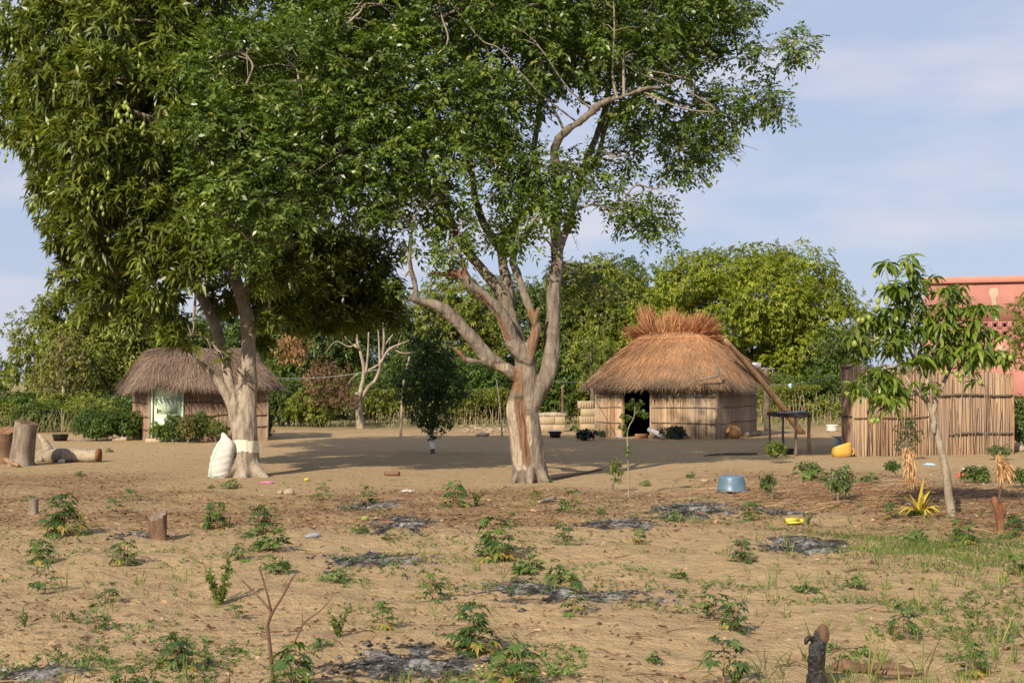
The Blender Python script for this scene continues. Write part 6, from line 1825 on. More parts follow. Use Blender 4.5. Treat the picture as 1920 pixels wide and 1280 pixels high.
solo('clay_pot', mb, M['clay'], "round clay pot lying on its side against the right hut's corner", 'pot', None, True)
b = G(1578, 856, 0)
t = thing('cut_jerrycan', "yellow plastic jerrycan cut open, lying at the left foot of the reed enclosure", 'jerrycan', b)
mb = MB()
for k, (z, sx, sy, dx) in enumerate(()): pass
n = 24; V = []; F = []
for i, (z, sx, sy) in enumerate(((.0, .2, .16), (.03, .24, .19), (.14, .25, .2), (.24, .235, .19), (.30, .22, .175), (.296, .205, .16), (.2, .2, .16))):
    for j in range(n):
        a_ = 2 * math.pi * j / n
        x = np.sign(math.cos(a_)) * abs(math.cos(a_)) ** .6 * sx; y = np.sign(math.sin(a_)) * abs(math.sin(a_)) ** .6 * sy
        V.append((b.x + x, b.y + y, b.z + z + (.3 * x if i > 2 else 0.05 * x) * (1 if i > 2 else 1) - .22 * y * (i > 2)))
for i in range(6):
    for j in range(n): F.append((i * n + j, i * n + (j + 1) % n, (i + 1) * n + (j + 1) % n, (i + 1) * n + j))
mb.add(V, [np.array(F), np.array([list(range(n - 1, -1, -1))]), np.array([list(range(6 * n, 7 * n))])]); part('body', mb, M['yellow_plastic'], t, True)
mb = MB(); stube(mb, [b + Vector((.22, -.05, .2)), b + Vector((.29, -.05, .2)), b + Vector((.3, -.05, .1)), b + Vector((.24, -.05, .05))], [.025] * 4, 4, 7); part('handle', mb, M['yellow_plastic'], t, True)
b = G(1560, 808, 0); mb = MB(); mb.lathe([(.001, 0), (.2, 0), (.22, .05), (.235, .22), (.25, .23), (.25, .25), (.22, .25), (.2, .06), (.001, .05)], tuple(b), 20)
solo('white_tub', mb, M['white_plastic'], "round white tub standing on the far sand left of the reed enclosure", 'tub', None, True)
b = G(1571, 836, 0)
t = thing('water_jug', "pale blue jug with a white plate on top at the reed enclosure's left edge", 'jug', b)
mb = MB(); mb.lathe([(.001, 0), (.1, 0), (.11, .1), (.1, .2), (.07, .24), (.001, .24)], tuple(b), 16); part('body', mb, M['pale_blue'], t, True)
mb = MB(); mb.lathe([(.001, .25), (.12, .25), (.2, .29), (.21, .3), (.1, .27), (.001, .265)], tuple(b), 20); part('plate', mb, M['white_plastic'], t, True)
# white gutter pipe and bricks at the doorway of the right hut
mb = MB(); p0, p1 = AT(1217, 800, 44.25), AT(1245, 800, 43.5)
p0.z, p1.z = .30, .02
for o in (-.07, .07):
    pass
stube(mb, [p0, p0.lerp(p1, .5) + Vector((0, 0, .03)), p1 + Vector((0, 0, .08))], [.085, .085, .085], 3, 12)
solo('white_pipe', mb, M['white_plastic'], "white plastic pipe propped across the right hut's threshold", 'pipe', None, True)
for i, (px, py, lab) in enumerate(((1200, 816, "red-brown brick at the right hut's threshold"), (1208, 813, "dark brick behind the red-brown one at the right hut's threshold"))):
    p = AT(px, 800, 44.35 + .15 * i); p.z = 0; mb = MB(); mb.box((p.x, p.y, .07), (.32, .2, .15), .2 + i, bevel=.012); solo('brick', mb, M['clay' if i == 0 else 'brown_wood'], lab, 'brick')
# yellow tray, shoe, rags
b = G(1488, 986); mb = MB(); rz = .12; Mx = Matrix.Rotation(rz, 3, 'Z')
for dx, dy, sx, sy, h in ((0, 0, .21, .16, .012), (-.1, 0, .012, .16, .06), (.1, 0, .012, .16, .06), (0, .075, .186, .012, .06), (0, -.075, .186, .012, .03)):
    q = Mx @ Vector((dx, dy, 0)); mb.box((b.x + q.x, b.y + q.y, b.z + .012 + h / 2), (sx, sy, h), rz)
solo('plastic_tray', mb, M['lemon_plastic'], "bright lemon yellow plastic tray lying on the sand right of centre", 'tray')
b = G(587, 1009); mb = MB(); stube(mb, [b + Vector((-.09, -.03, .02)), b + Vector((-.02, 0, .035)), b + Vector((.05, .02, .04)), b + Vector((.09, .03, .03))], [.02, .035, .034, .016], 4, 9)
solo('old_shoe', mb, M['grey_metal'], "worn blue-grey shoe sole lying on the sand left of the middle ash patch", 'shoe', None, True)
def rag(label, px, py, sx, sy, m, cat='rag', name='plastic_litter', h=.05, seed=0):
    b = G(px, py); n = 10; V = []
    for i in range(n):
        for j in range(n):
            x, y = (i / (n - 1) - .5) * sx, (j / (n - 1) - .5) * sy
            e = max(abs(i / (n - 1) - .5), abs(j / (n - 1) - .5)) * 2
            V.append((b.x + x * (1 + .3 * math.sin(j * 1.7 + seed)), b.y + y * (1 + .25 * math.sin(i * 2.1 + seed)), float(ground_h(b.x + x, b.y + y)) + .012 + h * (1 - e ** 3) * (.5 + .5 * math.sin(i * 1.9 + seed) * math.cos(j * 1.6 + seed))))
    F = [(i * n + j, (i + 1) * n + j, (i + 1) * n + j + 1, i * n + j + 1) for i in range(n - 1) for j in range(n - 1)]
    V2 = [(x, y, z - .006) for x, y, z in V]
    mb = MB().add(V + V2, [np.array(F + [tuple(q + n * n for q in f[::-1]) for f in F])])
    solo(name, mb, M[m], label, cat, None, True)
rag("pink plastic scrap on the sand right of the mango tree's foot", 500, 906, .26, .2, 'pink_cloth', seed=1)
rag("pale blue plastic bag left of the withered corn husks", 1672, 877, .24, .25, 'pale_blue', seed=2)
rag("faded blue scrap on the sand in front of the reed enclosure, left of the young mango trunk", 1743, 872, .22, .2, 'pale_blue', seed=3)
rag("red plastic scrap on the ground right of the young mango trunk", 1803, 893, .16, .2, 'red_plastic', h=.1, seed=4)
rag("white plastic sheet crumpled behind the red plastic scrap", 1822, 880, .35, .3, 'white_plastic', seed=5)
rag("white paper scrap in the litter between the two big trees", 765, 921, .2, .22, 'white_stone', seed=6)
rag("white scrap beside the yellow pineapple plant", 1702, 947, .1, .12, 'white_plastic', seed=7)
rag("small white scrap lying at the foot of the right hut's wall, left of the doorway", 1161, 820, .2, .2, 'white_plastic', h=.1, seed=8)
rag("green cloth heap left of the cement block stack", 1077, 808, .35, .3, 'lime_leaf', h=.25, seed=9)
b = G(1715, 851, 0); mb = MB(); mb.lathe([(.001, .0), (.13, .0), (.16, .12), (.13, .26), (.06, .34), (.03, .37), (.001, .37)], tuple(b), 14, wob=.09)
solo('white_bag', mb, M['white_plastic'], "upright white plastic bag against the reed enclosure behind the corn husks", 'bag', None, True)
b = G(1684, 853, 0); mb = MB(); stube(mb, [b + Vector((-.28, 0, .14)), b + Vector((-.05, 0, .22)), b + Vector((.2, -.05, .3))], [.14, .2, .2], 4, 12, wob=.06)
solo('wood_billet', mb, M['dark_bark'], "dark weathered wood block leaning on the reed enclosure left of the white bag", 'wood', None, True)
b = G(575, 903); mb = MB(); Mx = Matrix.Rotation(1.3, 3, 'Y'); mb.lathe([(.002, .06), (.03, .045), (.04, 0), (.032, -.04), (.002, -.06)], tuple(b + Vector((0, 0, .035))), 12, M=Mx)
solo('fallen_mango', mb, M['ripe_fruit'], "ripe yellow mango lying on the sand right of the mango tree", 'mango', None, True)
b = G(684, 978); mb = MB(); mb.lathe([(.002, .06), (.03, .045), (.04, 0), (.032, -.04), (.002, -.06)], tuple(b + Vector((0, 0, .035))), 12, M=Mx)
solo('fallen_mango', mb, M['fruit'], "green mango lying left of the round pale ash patch", 'mango', None, True)

# ------------------------------------------------------------------ bushes by the huts
HB = 'clipped bushes in front of the left hut'
def low_bush(name, label, px, py, top, w_px, leaf, lm, seed, n_cl=14, group=None, dens=1.0, dd=0.0, lump=(.2, .32)):
    b = G(px, py); D = b.y + dd
    crown_tree(name, label, 'bush', px, D, top, w_px, py - 2, leaf, lm, seed, dens, n_cl, group, trunk=True, lump=lump, bark='grey_wood')
low_bush('garden_bush', "large rounded green bush left of the left hut, beside the black planter", 178, 826, 768, 84, .075, 'bush_leaf', 601, 18, HB, 1.6)
low_bush('garden_bush', "green bush at the left hut's corner post, behind the left kerb block", 236, 825, 772, 70, .075, 'bush_leaf', 602, 14, HB, 1.4)
low_bush('garden_bush', "leafy bush growing in front of the mint green door", 300, 829, 790, 40, .09, 'young_mango_leaf', 603, 10, HB, 1.2)
low_bush('garden_bush', "upright bush at the right edge of the mint green door", 325, 829, 775, 34, .075, 'bush_leaf', 604, 10, HB, 1.3)
low_bush('garden_bush', "dusky reddish-green bush in front of the left hut's reed wall", 350, 830, 778, 36, .075, 'brown_leaf', 605, 10, HB, 1.2)
low_bush('garden_bush', "tallest bush in front of the left hut's reed wall", 372, 829, 768, 46, .075, 'bush_leaf', 606, 12, HB, 1.0)
low_bush('garden_bush', "small bush beside the white sack's top, left of the mango trunk", 408, 829, 785, 40, .08, 'lime_leaf', 607, 10, HB, .7)
low_bush('garden_bush', "dark rounded bush right of the mango trunk, under the left hut's eave", 494, 824, 766, 36, .075, 'citrus_leaf', 608, 12, HB, 2.0)
low_bush('dark_plant', "low plant with blackish drooping leaves left of the right hut's wall", 1098, 826, 808, 40, .13, 'dark_plant_leaf', 611, 8, None, 1.3)
low_bush('dark_plant', "low dark leafy plant against the right hut's wall beside the white pipe", 1264, 823, 803, 44, .11, 'dark_plant_leaf', 612, 9, None, 1.3)
low_bush('grass_plant', "small grassy plant at the left corner of the right hut's wall", 1126, 824, 806, 18, .12, 'bush_leaf', 613, 6, None, 1.0)
low_bush('tall_weed', "tall leafy weed standing in front of the drying table", 1455, 868, 824, 46, .07, 'young_mango_leaf', 614, 12, None, .8, lump=(.16, .26))
low_bush('tall_weed', "thin weed below the drying table, with withered lower leaves", 1440, 938, 885, 34, .06, 'bush_leaf', 615, 12, None, .8, lump=(.16, .28))
low_bush('tall_weed', "spindly weed left of the thin pale sapling", 1154, 922, 856, 30, .055, 'young_mango_leaf', 616, 12, None, .6, lump=(.14, .24))
low_bush('tall_weed', "broad weedy bush in the brushwood left of the withered corn husks", 1576, 942, 872, 56, .065, 'weed_leaf', 617, 14, None, .7, lump=(.14, .26))
low_bush('tall_weed', "low spreading weed in front of the drying table's right leg", 1515, 898, 868, 52, .07, 'weed_leaf', 618, 10, None, .7, lump=(.14, .26))
low_bush('tall_weed', "dark-leaved weed standing before the reed enclosure, behind the husks", 1703, 862, 776, 54, .065, 'citrus_leaf', 619, 14, None, .35, lump=(.14, .24))
low_bush('tall_weed', "green weed in the shadow right of the young mango trunk", 1830, 905, 884, 54, .07, 'bush_leaf', 620, 10, None, .9)
low_bush('tall_weed', "green weed at the right edge behind the pruned stump", 1912, 915, 880, 44, .07, 'bush_leaf', 621, 8, None, .9)
low_bush('tall_weed', "green weed just left of the yellow pineapple plant's tall leaf", 1673, 895, 862, 30, .07, 'bush_leaf', 622, 8, None, .9)
low_bush('tall_weed', "weed with small leaves at the right foot of the reed enclosure", 1872, 862, 836, 40, .06, 'weed_leaf', 623, 9, None, .7)

# yellow pineapple plant
def pineapple():
    b = G(1724, 970); D = b.y
    t = thing('pineapple_plant', "yellow spiky pineapple plant left of the young mango trunk", 'pineapple plant', b)
    mb = MB()
    ends = [(1690, 932), (1682, 968), (1690, 975), (1705, 925), (1732, 896), (1745, 930), (1757, 952), (1758, 972), (1700, 960), (1742, 915), (1715, 938), (1750, 940), (1765, 962), (1738, 975), (1712, 978), (1728, 930), (1686, 950), (1752, 978)]
    V, F, rn = [], [], []
    for i, (ex, ey) in enumerate(ends * 2):
        dd = random.uniform(-.28, .3)
        e = AT(ex + random.uniform(-6, 6) * (i >= len(ends)), ey + random.uniform(-4, 6) * (i >= len(ends)), D + dd)
        if e.z < .03: e.z = .04
        s = b + Vector((random.uniform(-.04, .04), random.uniform(-.04, .04), .03))
        m_ = s.lerp(e, .5) + Vector((0, 0, .08 * (e - s).length))
        if ey > 960: m_.z += .06
        Q = spline([tuple(s), tuple(m_), tuple(e)], 5)
        sd_ = (e - s).cross(Vector((0, 0, 1)) + Vector((0, -.6, 0))).normalized()
        k0 = len(V); r_ = random.random()
        for j, q in enumerate(Q):
            f = j / (len(Q) - 1)
            w = .027 * (1 - f ** 1.6) + .001
            q = Vector(q)
            V += [tuple(q - sd_ * w + Vector((0, -.0, w * .5))), tuple(q + Vector((0, 0, -.003))), tuple(q + sd_ * w + Vector((0, 0, w * .5)))]
            rn += [r_ * .9] * 3
        for j in range(len(Q) - 1):
            o = k0 + j * 3
            F += [(o, o + 1, o + 4, o + 3), (o + 1, o + 2, o + 5, o + 4)]
    mb.add(V, [np.array(F)], np.array(rn))
    part('leaves', mb, M['yellow_leaf'], t, True)
    gm = MB(); P = np.array([tuple(b + Vector((random.gauss(0, .04), random.gauss(0, .04), .05))) for _ in range(12)])
    rosettes(gm, P, np.tile([0, 0, 1.0], (12, 1)), 5, .2, .03, (.5, 1.3), (.1, .5), True, 5)
    part('inner_leaves', gm, M['weed_leaf'], t)
pineapple()

# withered corn husks hanging on a dry stalk
def husks():
    b = G(1712, 925); D = b.y
    t = thing('withered_stalk', "dry stalk hung with withered straw-coloured leaves left of the young mango trunk", 'dead plant', b)
    mb = MB(); stube(mb, [b + Vector((0, 0, -.05)), AT(1708, 900, D), AT(1702, 870, D), AT(1697, 848, D)], [.014, .012, .01, .006], 4, 6)
    stube(mb, [G(1640, 970), AT(1660, 930, D - 1), AT(1690, 890, D)], [.012, .011, .009], 4, 5); stube(mb, [G(1712, 985), AT(1700, 940, D - 1.2), AT(1680, 890, D)], [.011, .01, .007], 4, 5)
    part('stalk', mb, M['pole_wood'], t, True)
    P = np.array([tuple(AT(1705 + random.gauss(0, 4), random.uniform(842, 895), D - random.uniform(0, .06))) for _ in range(46)])
    P[:, 0] += (P[:, 2] - .7) * -.06
    lf = MB(); rosettes(lf, P, np.array([[random.gauss(0, .4), random.gauss(-.2, .3), -.6] for _ in P]), 4, .16, .03, (.2, 1.1), (.5, 1.1), True, 91)
    part('withered_leaves', lf, M['straw_husk'], t)
husks()

# bare sapling in the near left field
def dead_sapling():
    b = G(512, 1292); D = b.y
    t = thing('dead_sapling', "leafless brown sapling with three upright prongs at the bottom left of centre", 'sapling', b)
    a = lambda px, py, dd=0.0: tuple(AT(px, py, D + dd)); w = lambda px: px * D / FPX / 2
    mb = MB()
    stube(mb, [a(513, 1300), a(511, 1265), a(508, 1230), a(504, 1195), a(502, 1172), a(508, 1150), a(509, 1145)], [w(8), w(7.5), w(7), w(7), w(6), w(6), w(5)], 4, 8)
    for pts, r in (([(509, 1146, 0), (500, 1135, 0), (482, 1115, .02), (453, 1086, .04)], (5, 4.5, 4, 2.5)), ([(509, 1146, 0), (504, 1125, -.02), (496, 1095, -.04), (486, 1062, -.05)], (5, 4, 3.5, 3)),
                   ([(504, 1165, 0), (512, 1146, 0), (528, 1120, .01), (543, 1092, .02), (554, 1075, .03)], (5, 5, 4.5, 4, 2)), ([(514, 1252, 0), (530, 1228, -.03), (550, 1206, -.05), (565, 1175, -.06), (575, 1162, -.06), (598, 1146, -.05), (618, 1125, -.04), (626, 1107, -.04)], (5, 4.5, 4, 3.5, 3, 2.5, 2, 1)),
                   ([(568, 1170, -.06), (567, 1158, -.06), (567, 1148, -.06)], (2, 1.5, 1)), ([(503, 1192, 0), (493, 1190, 0), (482, 1185, .01)], (3, 2.5, 1.5)), ([(486, 1064, -.05), (490, 1060, -.05)], (4, 2))):
        stube(mb, [a(*q) for q in pts], [w(q) for q in r], 5, 7)
    part('stem', mb, M['brown_wood'], t, True)
dead_sapling()

# ------------------------------------------------------------------ cassava and other field plants
def cassava_proto(seed, n_stem=1, n_leaf=12, width=.75, lean=.1, low=.25, size=1.0):
    """unit-height plant: returns stem mesh and foliage mesh"""
    rd = random.Random(seed)
    sb, lf = MB(), MB()
    Bs, Ds, Ls, Ws, Rn, Ups, Dr = [], [], [], [], [], [], []
    for s in range(n_stem):
        ln = Vector((rd.uniform(-lean, lean) + (s - (n_stem - 1) / 2) * .22, rd.uniform(-lean, lean), 0))
        top = ln + Vector((0, 0, rd.uniform(.6, .78)))
        pts = stube(sb, [Vector((0, 0, -.12)), ln * .3 + Vector((0, 0, .22)), top], [.022, .018, .010], 4, 7)
        for i in range(n_leaf // n_stem):
            f = low + (1 - low) * (i + rd.random()) / (n_leaf // n_stem)
            p = Vector(pts[min(len(pts) - 1, int(f * (len(pts) - 1)))])
            az = i * 2.4 + rd.uniform(-.5, .5)
            out = Vector((math.cos(az), math.sin(az), 0))
            el = rd.uniform(.1, .5) + f * .7
            pl = width * rd.uniform(.24, .50) * (1.2 - .35 * f)
            e = p + out * pl * math.cos(el) + Vector((0, 0, pl * math.sin(el)))
            sb.tube([p, p.lerp(e, .5) + Vector((0, 0, .02)), e], [.006, .005, .004], 4, False)
            nl = rd.choice((5, 5, 6, 7))
            tilt = rd.uniform(-.75, .2)
            o2 = (out * math.cos(tilt) + Vector((0, 0, math.sin(tilt)))).normalized()
            tg = Vector((-out.y, out.x, rd.uniform(-.2, .2))).normalized()
            up = o2.cross(tg); up = up if up.z > 0 else -up
            L = rd.uniform(.23, .34) * size
            r_ = rd.random() * .8 if f > .45 else (.97 if rd.random() < .22 else rd.random() * .85)
            for k in range(nl):
                an = (k / (nl - 1) - .5) * 3.6
                d = o2 * math.cos(an) + tg * math.sin(an)
                Bs.append(e); Ds.append(d); Ls.append(L * (1 - .25 * abs(k / (nl - 1) - .5) * 2) * rd.uniform(.85, 1.1)); Rn.append(min(1, max(0, r_ + rd.uniform(-.06, .06)))); Ups.append(up + Vector((rd.uniform(-.2, .2), rd.uniform(-.2, .2), 0))); Dr.append(rd.uniform(.08, .4))
    L = np.array(Ls)
    lf.leaves(np.array([tuple(b) for b in Bs]), np.array([tuple(d) for d in Ds]), L, L * .34, np.array(Dr), .14, True, np.array(Rn), np.array([tuple(u) for u in Ups]))
    return sb.mesh('stem', True), lf.mesh('foliage')

def shrub_proto(seed, n=46, w=.3):
    rd = random.Random(seed); rg = np.random.default_rng(seed)
    sb, lf = MB(), MB(); P, A = [], []
    for s in range(5):
        az = s * 1.26 + rd.random(); o = Vector((math.cos(az), math.sin(az), 0))
        tp = o * w * rd.uniform(.4, 1) + Vector((0, 0, rd.uniform(.6, .97)))
        pts = stube(sb, [Vector((0, 0, -.1)), o * w * .3 + Vector((0, 0, .3)), tp], [.016, .012, .004], 5, 5)
        for q in pts[3:]:
            for _ in range(2):
                P.append(np.array(q) + rg.normal(0, .035, 3)); A.append(rg.normal(0, .6, 3) + np.array([0, 0, .6]))
    rosettes(lf, np.array(P), np.array(A), 5, .12, .05, (.4, 1.4), (.0, .3), True, seed)
    return sb.mesh('stem', True), lf.mesh('foliage')

def herb_proto(seed, w=.6):
    rg = np.random.default_rng(seed); lf, sb = MB(), MB()
    n = 16; az = rg.random(n) * 6.283; r = rg.random(n) ** .7 * w
    P = np.stack([np.cos(az) * r, np.sin(az) * r, .15 + .7 * rg.random(n) * (1 - r / w * .7)], -1)
    for p in P: sb.tube([(0, 0, -.1), (p[0] * .6, p[1] * .6, p[2] * .8), p], [.014, .01, .006], 4, False)
    rosettes(lf, P, np.stack([np.cos(az) * .6, np.sin(az) * .6, .8 + 0 * az], -1), 6, .38, .13, (.5, 1.3), (.1, .5), True, seed)
    return sb.mesh('stem', True), lf.mesh('foliage')

PROTO = {}
for i, kw in enumerate([dict(n_leaf=20, width=.9, low=.08), dict(n_leaf=45, width=.95, n_stem=3, low=.0), dict(n_leaf=14, width=1.0, low=.28, lean=.2), dict(n_leaf=57, width=1.05, n_stem=3, low=.0), dict(n_leaf=28, width=.85, low=.05), dict(n_leaf=18, width=1.15, lean=.25, size=1.1, low=.3, n_stem=2), dict(n_leaf=38, width=1.05, n_stem=2, size=1.1, low=.05)]):
    PROTO['c%d' % i] = cassava_proto(900 + i, **kw)
for i in range(2): PROTO['s%d' % i] = shrub_proto(950 + i, w=.36 + .1 * i)
for i in range(2): PROTO['h%d' % i] = herb_proto(970 + i)
for k, (st, fo) in PROTO.items():
    st.materials.append(M['pole_wood'] if k[0] == 'c' else M['weed_leaf'])
    fo.materials.append(M['cassava_leaf'] if k[0] == 'c' else (M['lime_leaf'] if k[0] == 's' else M['weed_leaf']))

PLANTS = [  # base px, base py, top py, prototype, label
    (118, 1002, 926, 'c3', "big bushy cassava plant beside the thin grey stump near the left edge"),
    (220, 960, 917, 'c2', "small cassava with two dark leaf fans left of the scorched stump, behind the bushy one"),
    (250, 940, 901, 'c2', "slight cassava plant furthest back on the left, in the leaf litter"),
    (405, 986, 933, 'c3', "dense low cassava plant below the white sack"),
    (492, 998, 935, 'c1', "bushy cassava plant with yellowing lower leaves right below the mango tree's foot"),
    (76, 1050, 998, 'c6', "cassava plant directly behind the one with the leaning stem at the left edge"),
    (84, 1103, 1036, 'c2', "cassava plant with a leaning bare stem close to the left edge"),
    (230, 1060, 1004, 'c1', "spreading cassava plant in front of the scorched stump"),
    (453, 1053, 995, 'c0', "cassava plant behind the bare three-pronged sapling"),
    (411, 1128, 1038, 's1', "tall yellow-green shrub between the bare sapling and the scorched stump"),
    (443, 1156, 1112, 'c2', "small cassava left of the bare sapling's prongs"),
    (204, 1124, 1082, 'c5', "cassava with a spreading top in the left field, behind the leaning one"),
    (184, 1180, 1128, 'c0', "leaning cassava with brown stem in the left foreground"),
    (333, 1258, 1187, 'c1', "bushy cassava in the left foreground, left of the bare sapling"),
    (236, 1300, 1240, 'c5', "cassava cut by the bottom edge near the left corner"),
    (192, 1222, 1190, 'c2', "tiny dark cassava seedling in the left foreground"),
    (46, 1172, 1145, 's0', "tiny yellow-green shrub near the left edge of the foreground"),
    (812, 1124, 1056, 'c0', "cassava with drooping dark top on a brown stem, before the long low ash patch"),
    (717, 1178, 1116, 'c4', "cassava with a lime-green tip left of the field's centre"),
    (634, 1194, 1138, 's0', "bright yellow-green shrub right of the bare sapling"),
    (888, 1218, 1128, 'c3', "tall bushy cassava behind the largest ash patch"),
    (546, 1300, 1206, 'c6', "cassava with big broad leaves at the foot of the bare sapling"),
    (508, 1032, 982, 'h1', "pale weed beside the cassava below the mango tree's foot"),
    (630, 1092, 1058, 'h0', "low leafy weed at the front of the long low ash patch"),
    (928, 1044, 962, 'c3', "bushy cassava in mid-field below the shade tree"),
    (988, 1078, 1032, 'h1', "light green weed behind the centre ash patch"),
    (1050, 1092, 1050, 'h0', "broad-leaved low plant just behind the centre ash patch"),
    (1076, 1152, 1084, 'c0', "cassava growing out of the centre ash patch"),
    (968, 1302, 1203, 'c6', "largest cassava, dark-leaved, at the bottom edge right of the largest ash patch"),
    (1334, 1156, 1074, 'c2', "sparse cassava with a hanging dark fan right of the centre ash patch"),
    (1374, 1184, 1120, 'c1', "dense dark green cassava below the sparse one on the right"),
    (1356, 1292, 1194, 'c5', "wide spreading dark cassava left of the charred stump"),
    (1380, 1296, 1240, 's1', "bright lime-green shrub at the bottom edge in front of the wide cassava"),
    (1272, 1079, 1054, 'h1', "round fern-like low plant on bare sand right of centre"),
    (1390, 1058, 1008, 'c1', "bushy cassava at the left end of the flat white streaked ash patch"),
    (1692, 1198, 1134, 'c5', "cassava in the right foreground grass above the charred stump"),
    (1824, 1262, 1188, 'c4', "cassava with curled grey-green top at the lower right"),
    (1806, 1024, 974, 'c3', "bushy cassava in the green grass left of the pruned stump's foot"),
    (1718, 1014, 984, 'h0', "bright green low weed below the yellow pineapple plant"),
    (1908, 1082, 1040, 'c0', "cassava at the right edge below the green grass patch"),
    (1905, 1010, 960, 'c1', "cassava at the right edge beside the pruned stump"),
    (855, 952, 900, 'c6', "leafy cassava nearest the shade tree's trunk on its left"),
    (893, 946, 915, 's0', "single bright banana-like shoot right of the leafy cassava by the shade tree"),
    (690, 946, 898, 'c2', "slim cassava with a bare stem beside the small thin ash patch"),
    (648, 962, 936, 'c2', "little cassava seedling in front of the small thin ash patch"),
    (676, 1000, 976, 'h1', "low weed at the left end of the round pale ash patch"),
    (728, 1016, 988, 'c0', "low cassava at the front of the round pale ash patch"),
    (1004, 942, 914, 'c4', "dark low cassava right under the shade tree's trunk"),
    (1065, 960, 904, 'c0', "upright cassava right of the shade tree's foot"),
    (955, 988, 955, 'c0', "small cassava directly behind the mid-field bushy cassava"),
    (1058, 1024, 978, 'c1', "cassava with grey-green leaves left of the black and grey ash patch"),
    (1200, 1014, 978, 'c4', "pale cassava at the right end of the black and grey ash patch"),
    (1264, 978, 950, 'h0', "green weed growing on the broad scorched ash patch"),
    (1127, 960, 942, 'h1', "tiny green weed between the upright cassava and the broad scorched ash patch"),
    (1670, 972, 935, 'c4', "rounded dark cassava left of the yellow pineapple plant"),
    (1410, 975, 930, 'c1', "cassava behind the yellow tray, below the blue basin"),
    (1028, 904, 890, 'h1', "low weed at the right foot of the shade tree"),
    (432, 915, 892, 'h0', "small weed in front of the mango tree's foot"),
    (396, 915, 905, 'h1', "tiny weed in front of the white sack"),
    (149, 893, 880, 'h0', "green tuft on the sand in front of the fallen log"),
    (205, 848, 838, 'h1', "green tuft behind the fallen log's sawn end"),
    (605, 940, 900, 'c2', "little plant on the litter edge between the trunks' feet"),
    (1530, 905, 870, 'h0', "sprawling green weed left of the brushwood"),
    (1630, 905, 880, 'h1', "green weed in front of the reed enclosure's left part"),
    (1515, 985, 958, 's0', "two slim upright green shoots right of the yellow tray"),
    (60, 940, 925, 'h0', "low dark weed in the litter at the left edge"),
    (1295, 895, 880, 'h1', "yellow-green tuft on the sand left of the blue basin"),
    (1210, 910, 895, 'h0', "low tuft right of the thin pale sapling's foot"),
    (520, 1080, 1040, 'h1', "feathery weed right of the cassava behind the bare sapling"),
    (1605, 1100, 1070, 'h0', "leafy tuft among the grass at mid right"),
    (1510, 1120, 1092, 'h1', "leafy tuft among the grass blades above the charred stump"),
    (600, 1218, 1192, 'h0', "flat bluish weed above the largest ash patch"),
    (1225, 1240, 1216, 'h1', "flat green weed right of the largest cassava"),
    (1620, 1222, 1196, 'h0', "flat green weed above the rotten log"),
    (1040, 1262, 1240, 'h1', "flat green weed beside the largest cassava's right leaves"),
]
CAT = {'c': ('cassava_plant', 'cassava', 'cassava plants in the field'), 's': ('green_shrub', 'shrub', 'yellow-green shrubs in the field'), 'h': ('low_weed', 'weed', 'low weeds in the field')}
for i, (px, py, top, pk, lab) in enumerate(PLANTS):
    b = G(px, py)
    h = (py - top) * b.y / FPX
    nm, ct, gr = CAT[pk[0]]
    t = thing(nm, lab, ct, b, random.uniform(0, 6.28), gr)
    k = {'c': .94, 's': 1.0, 'h': 1.0}[pk[0]]
    t.scale = (h * k * (1.25 if pk[0] == 'h' else 1.0), h * k * (1.25 if pk[0] == 'h' else 1.0), h * k)
    st, fo = PROTO[pk]
    for n_, me in (('stem', st), ('foliage', fo)):
        o = bpy.data.objects.new(n_, me); C.objects.link(o); o.parent = t

# ------------------------------------------------------------------ grass, small weeds, leaf litter
def scatter_xy(n, y0, y1, rg, half=0.46):
    # even per picture area near the viewer, a little beyond the frame on each side
    u = rg.random(n)
    y = 1 / (1 / y0 + u * (1 / y1 - 1 / y0))
    x = (rg.random(n) * 2 - 1) * half * y
    return x, y

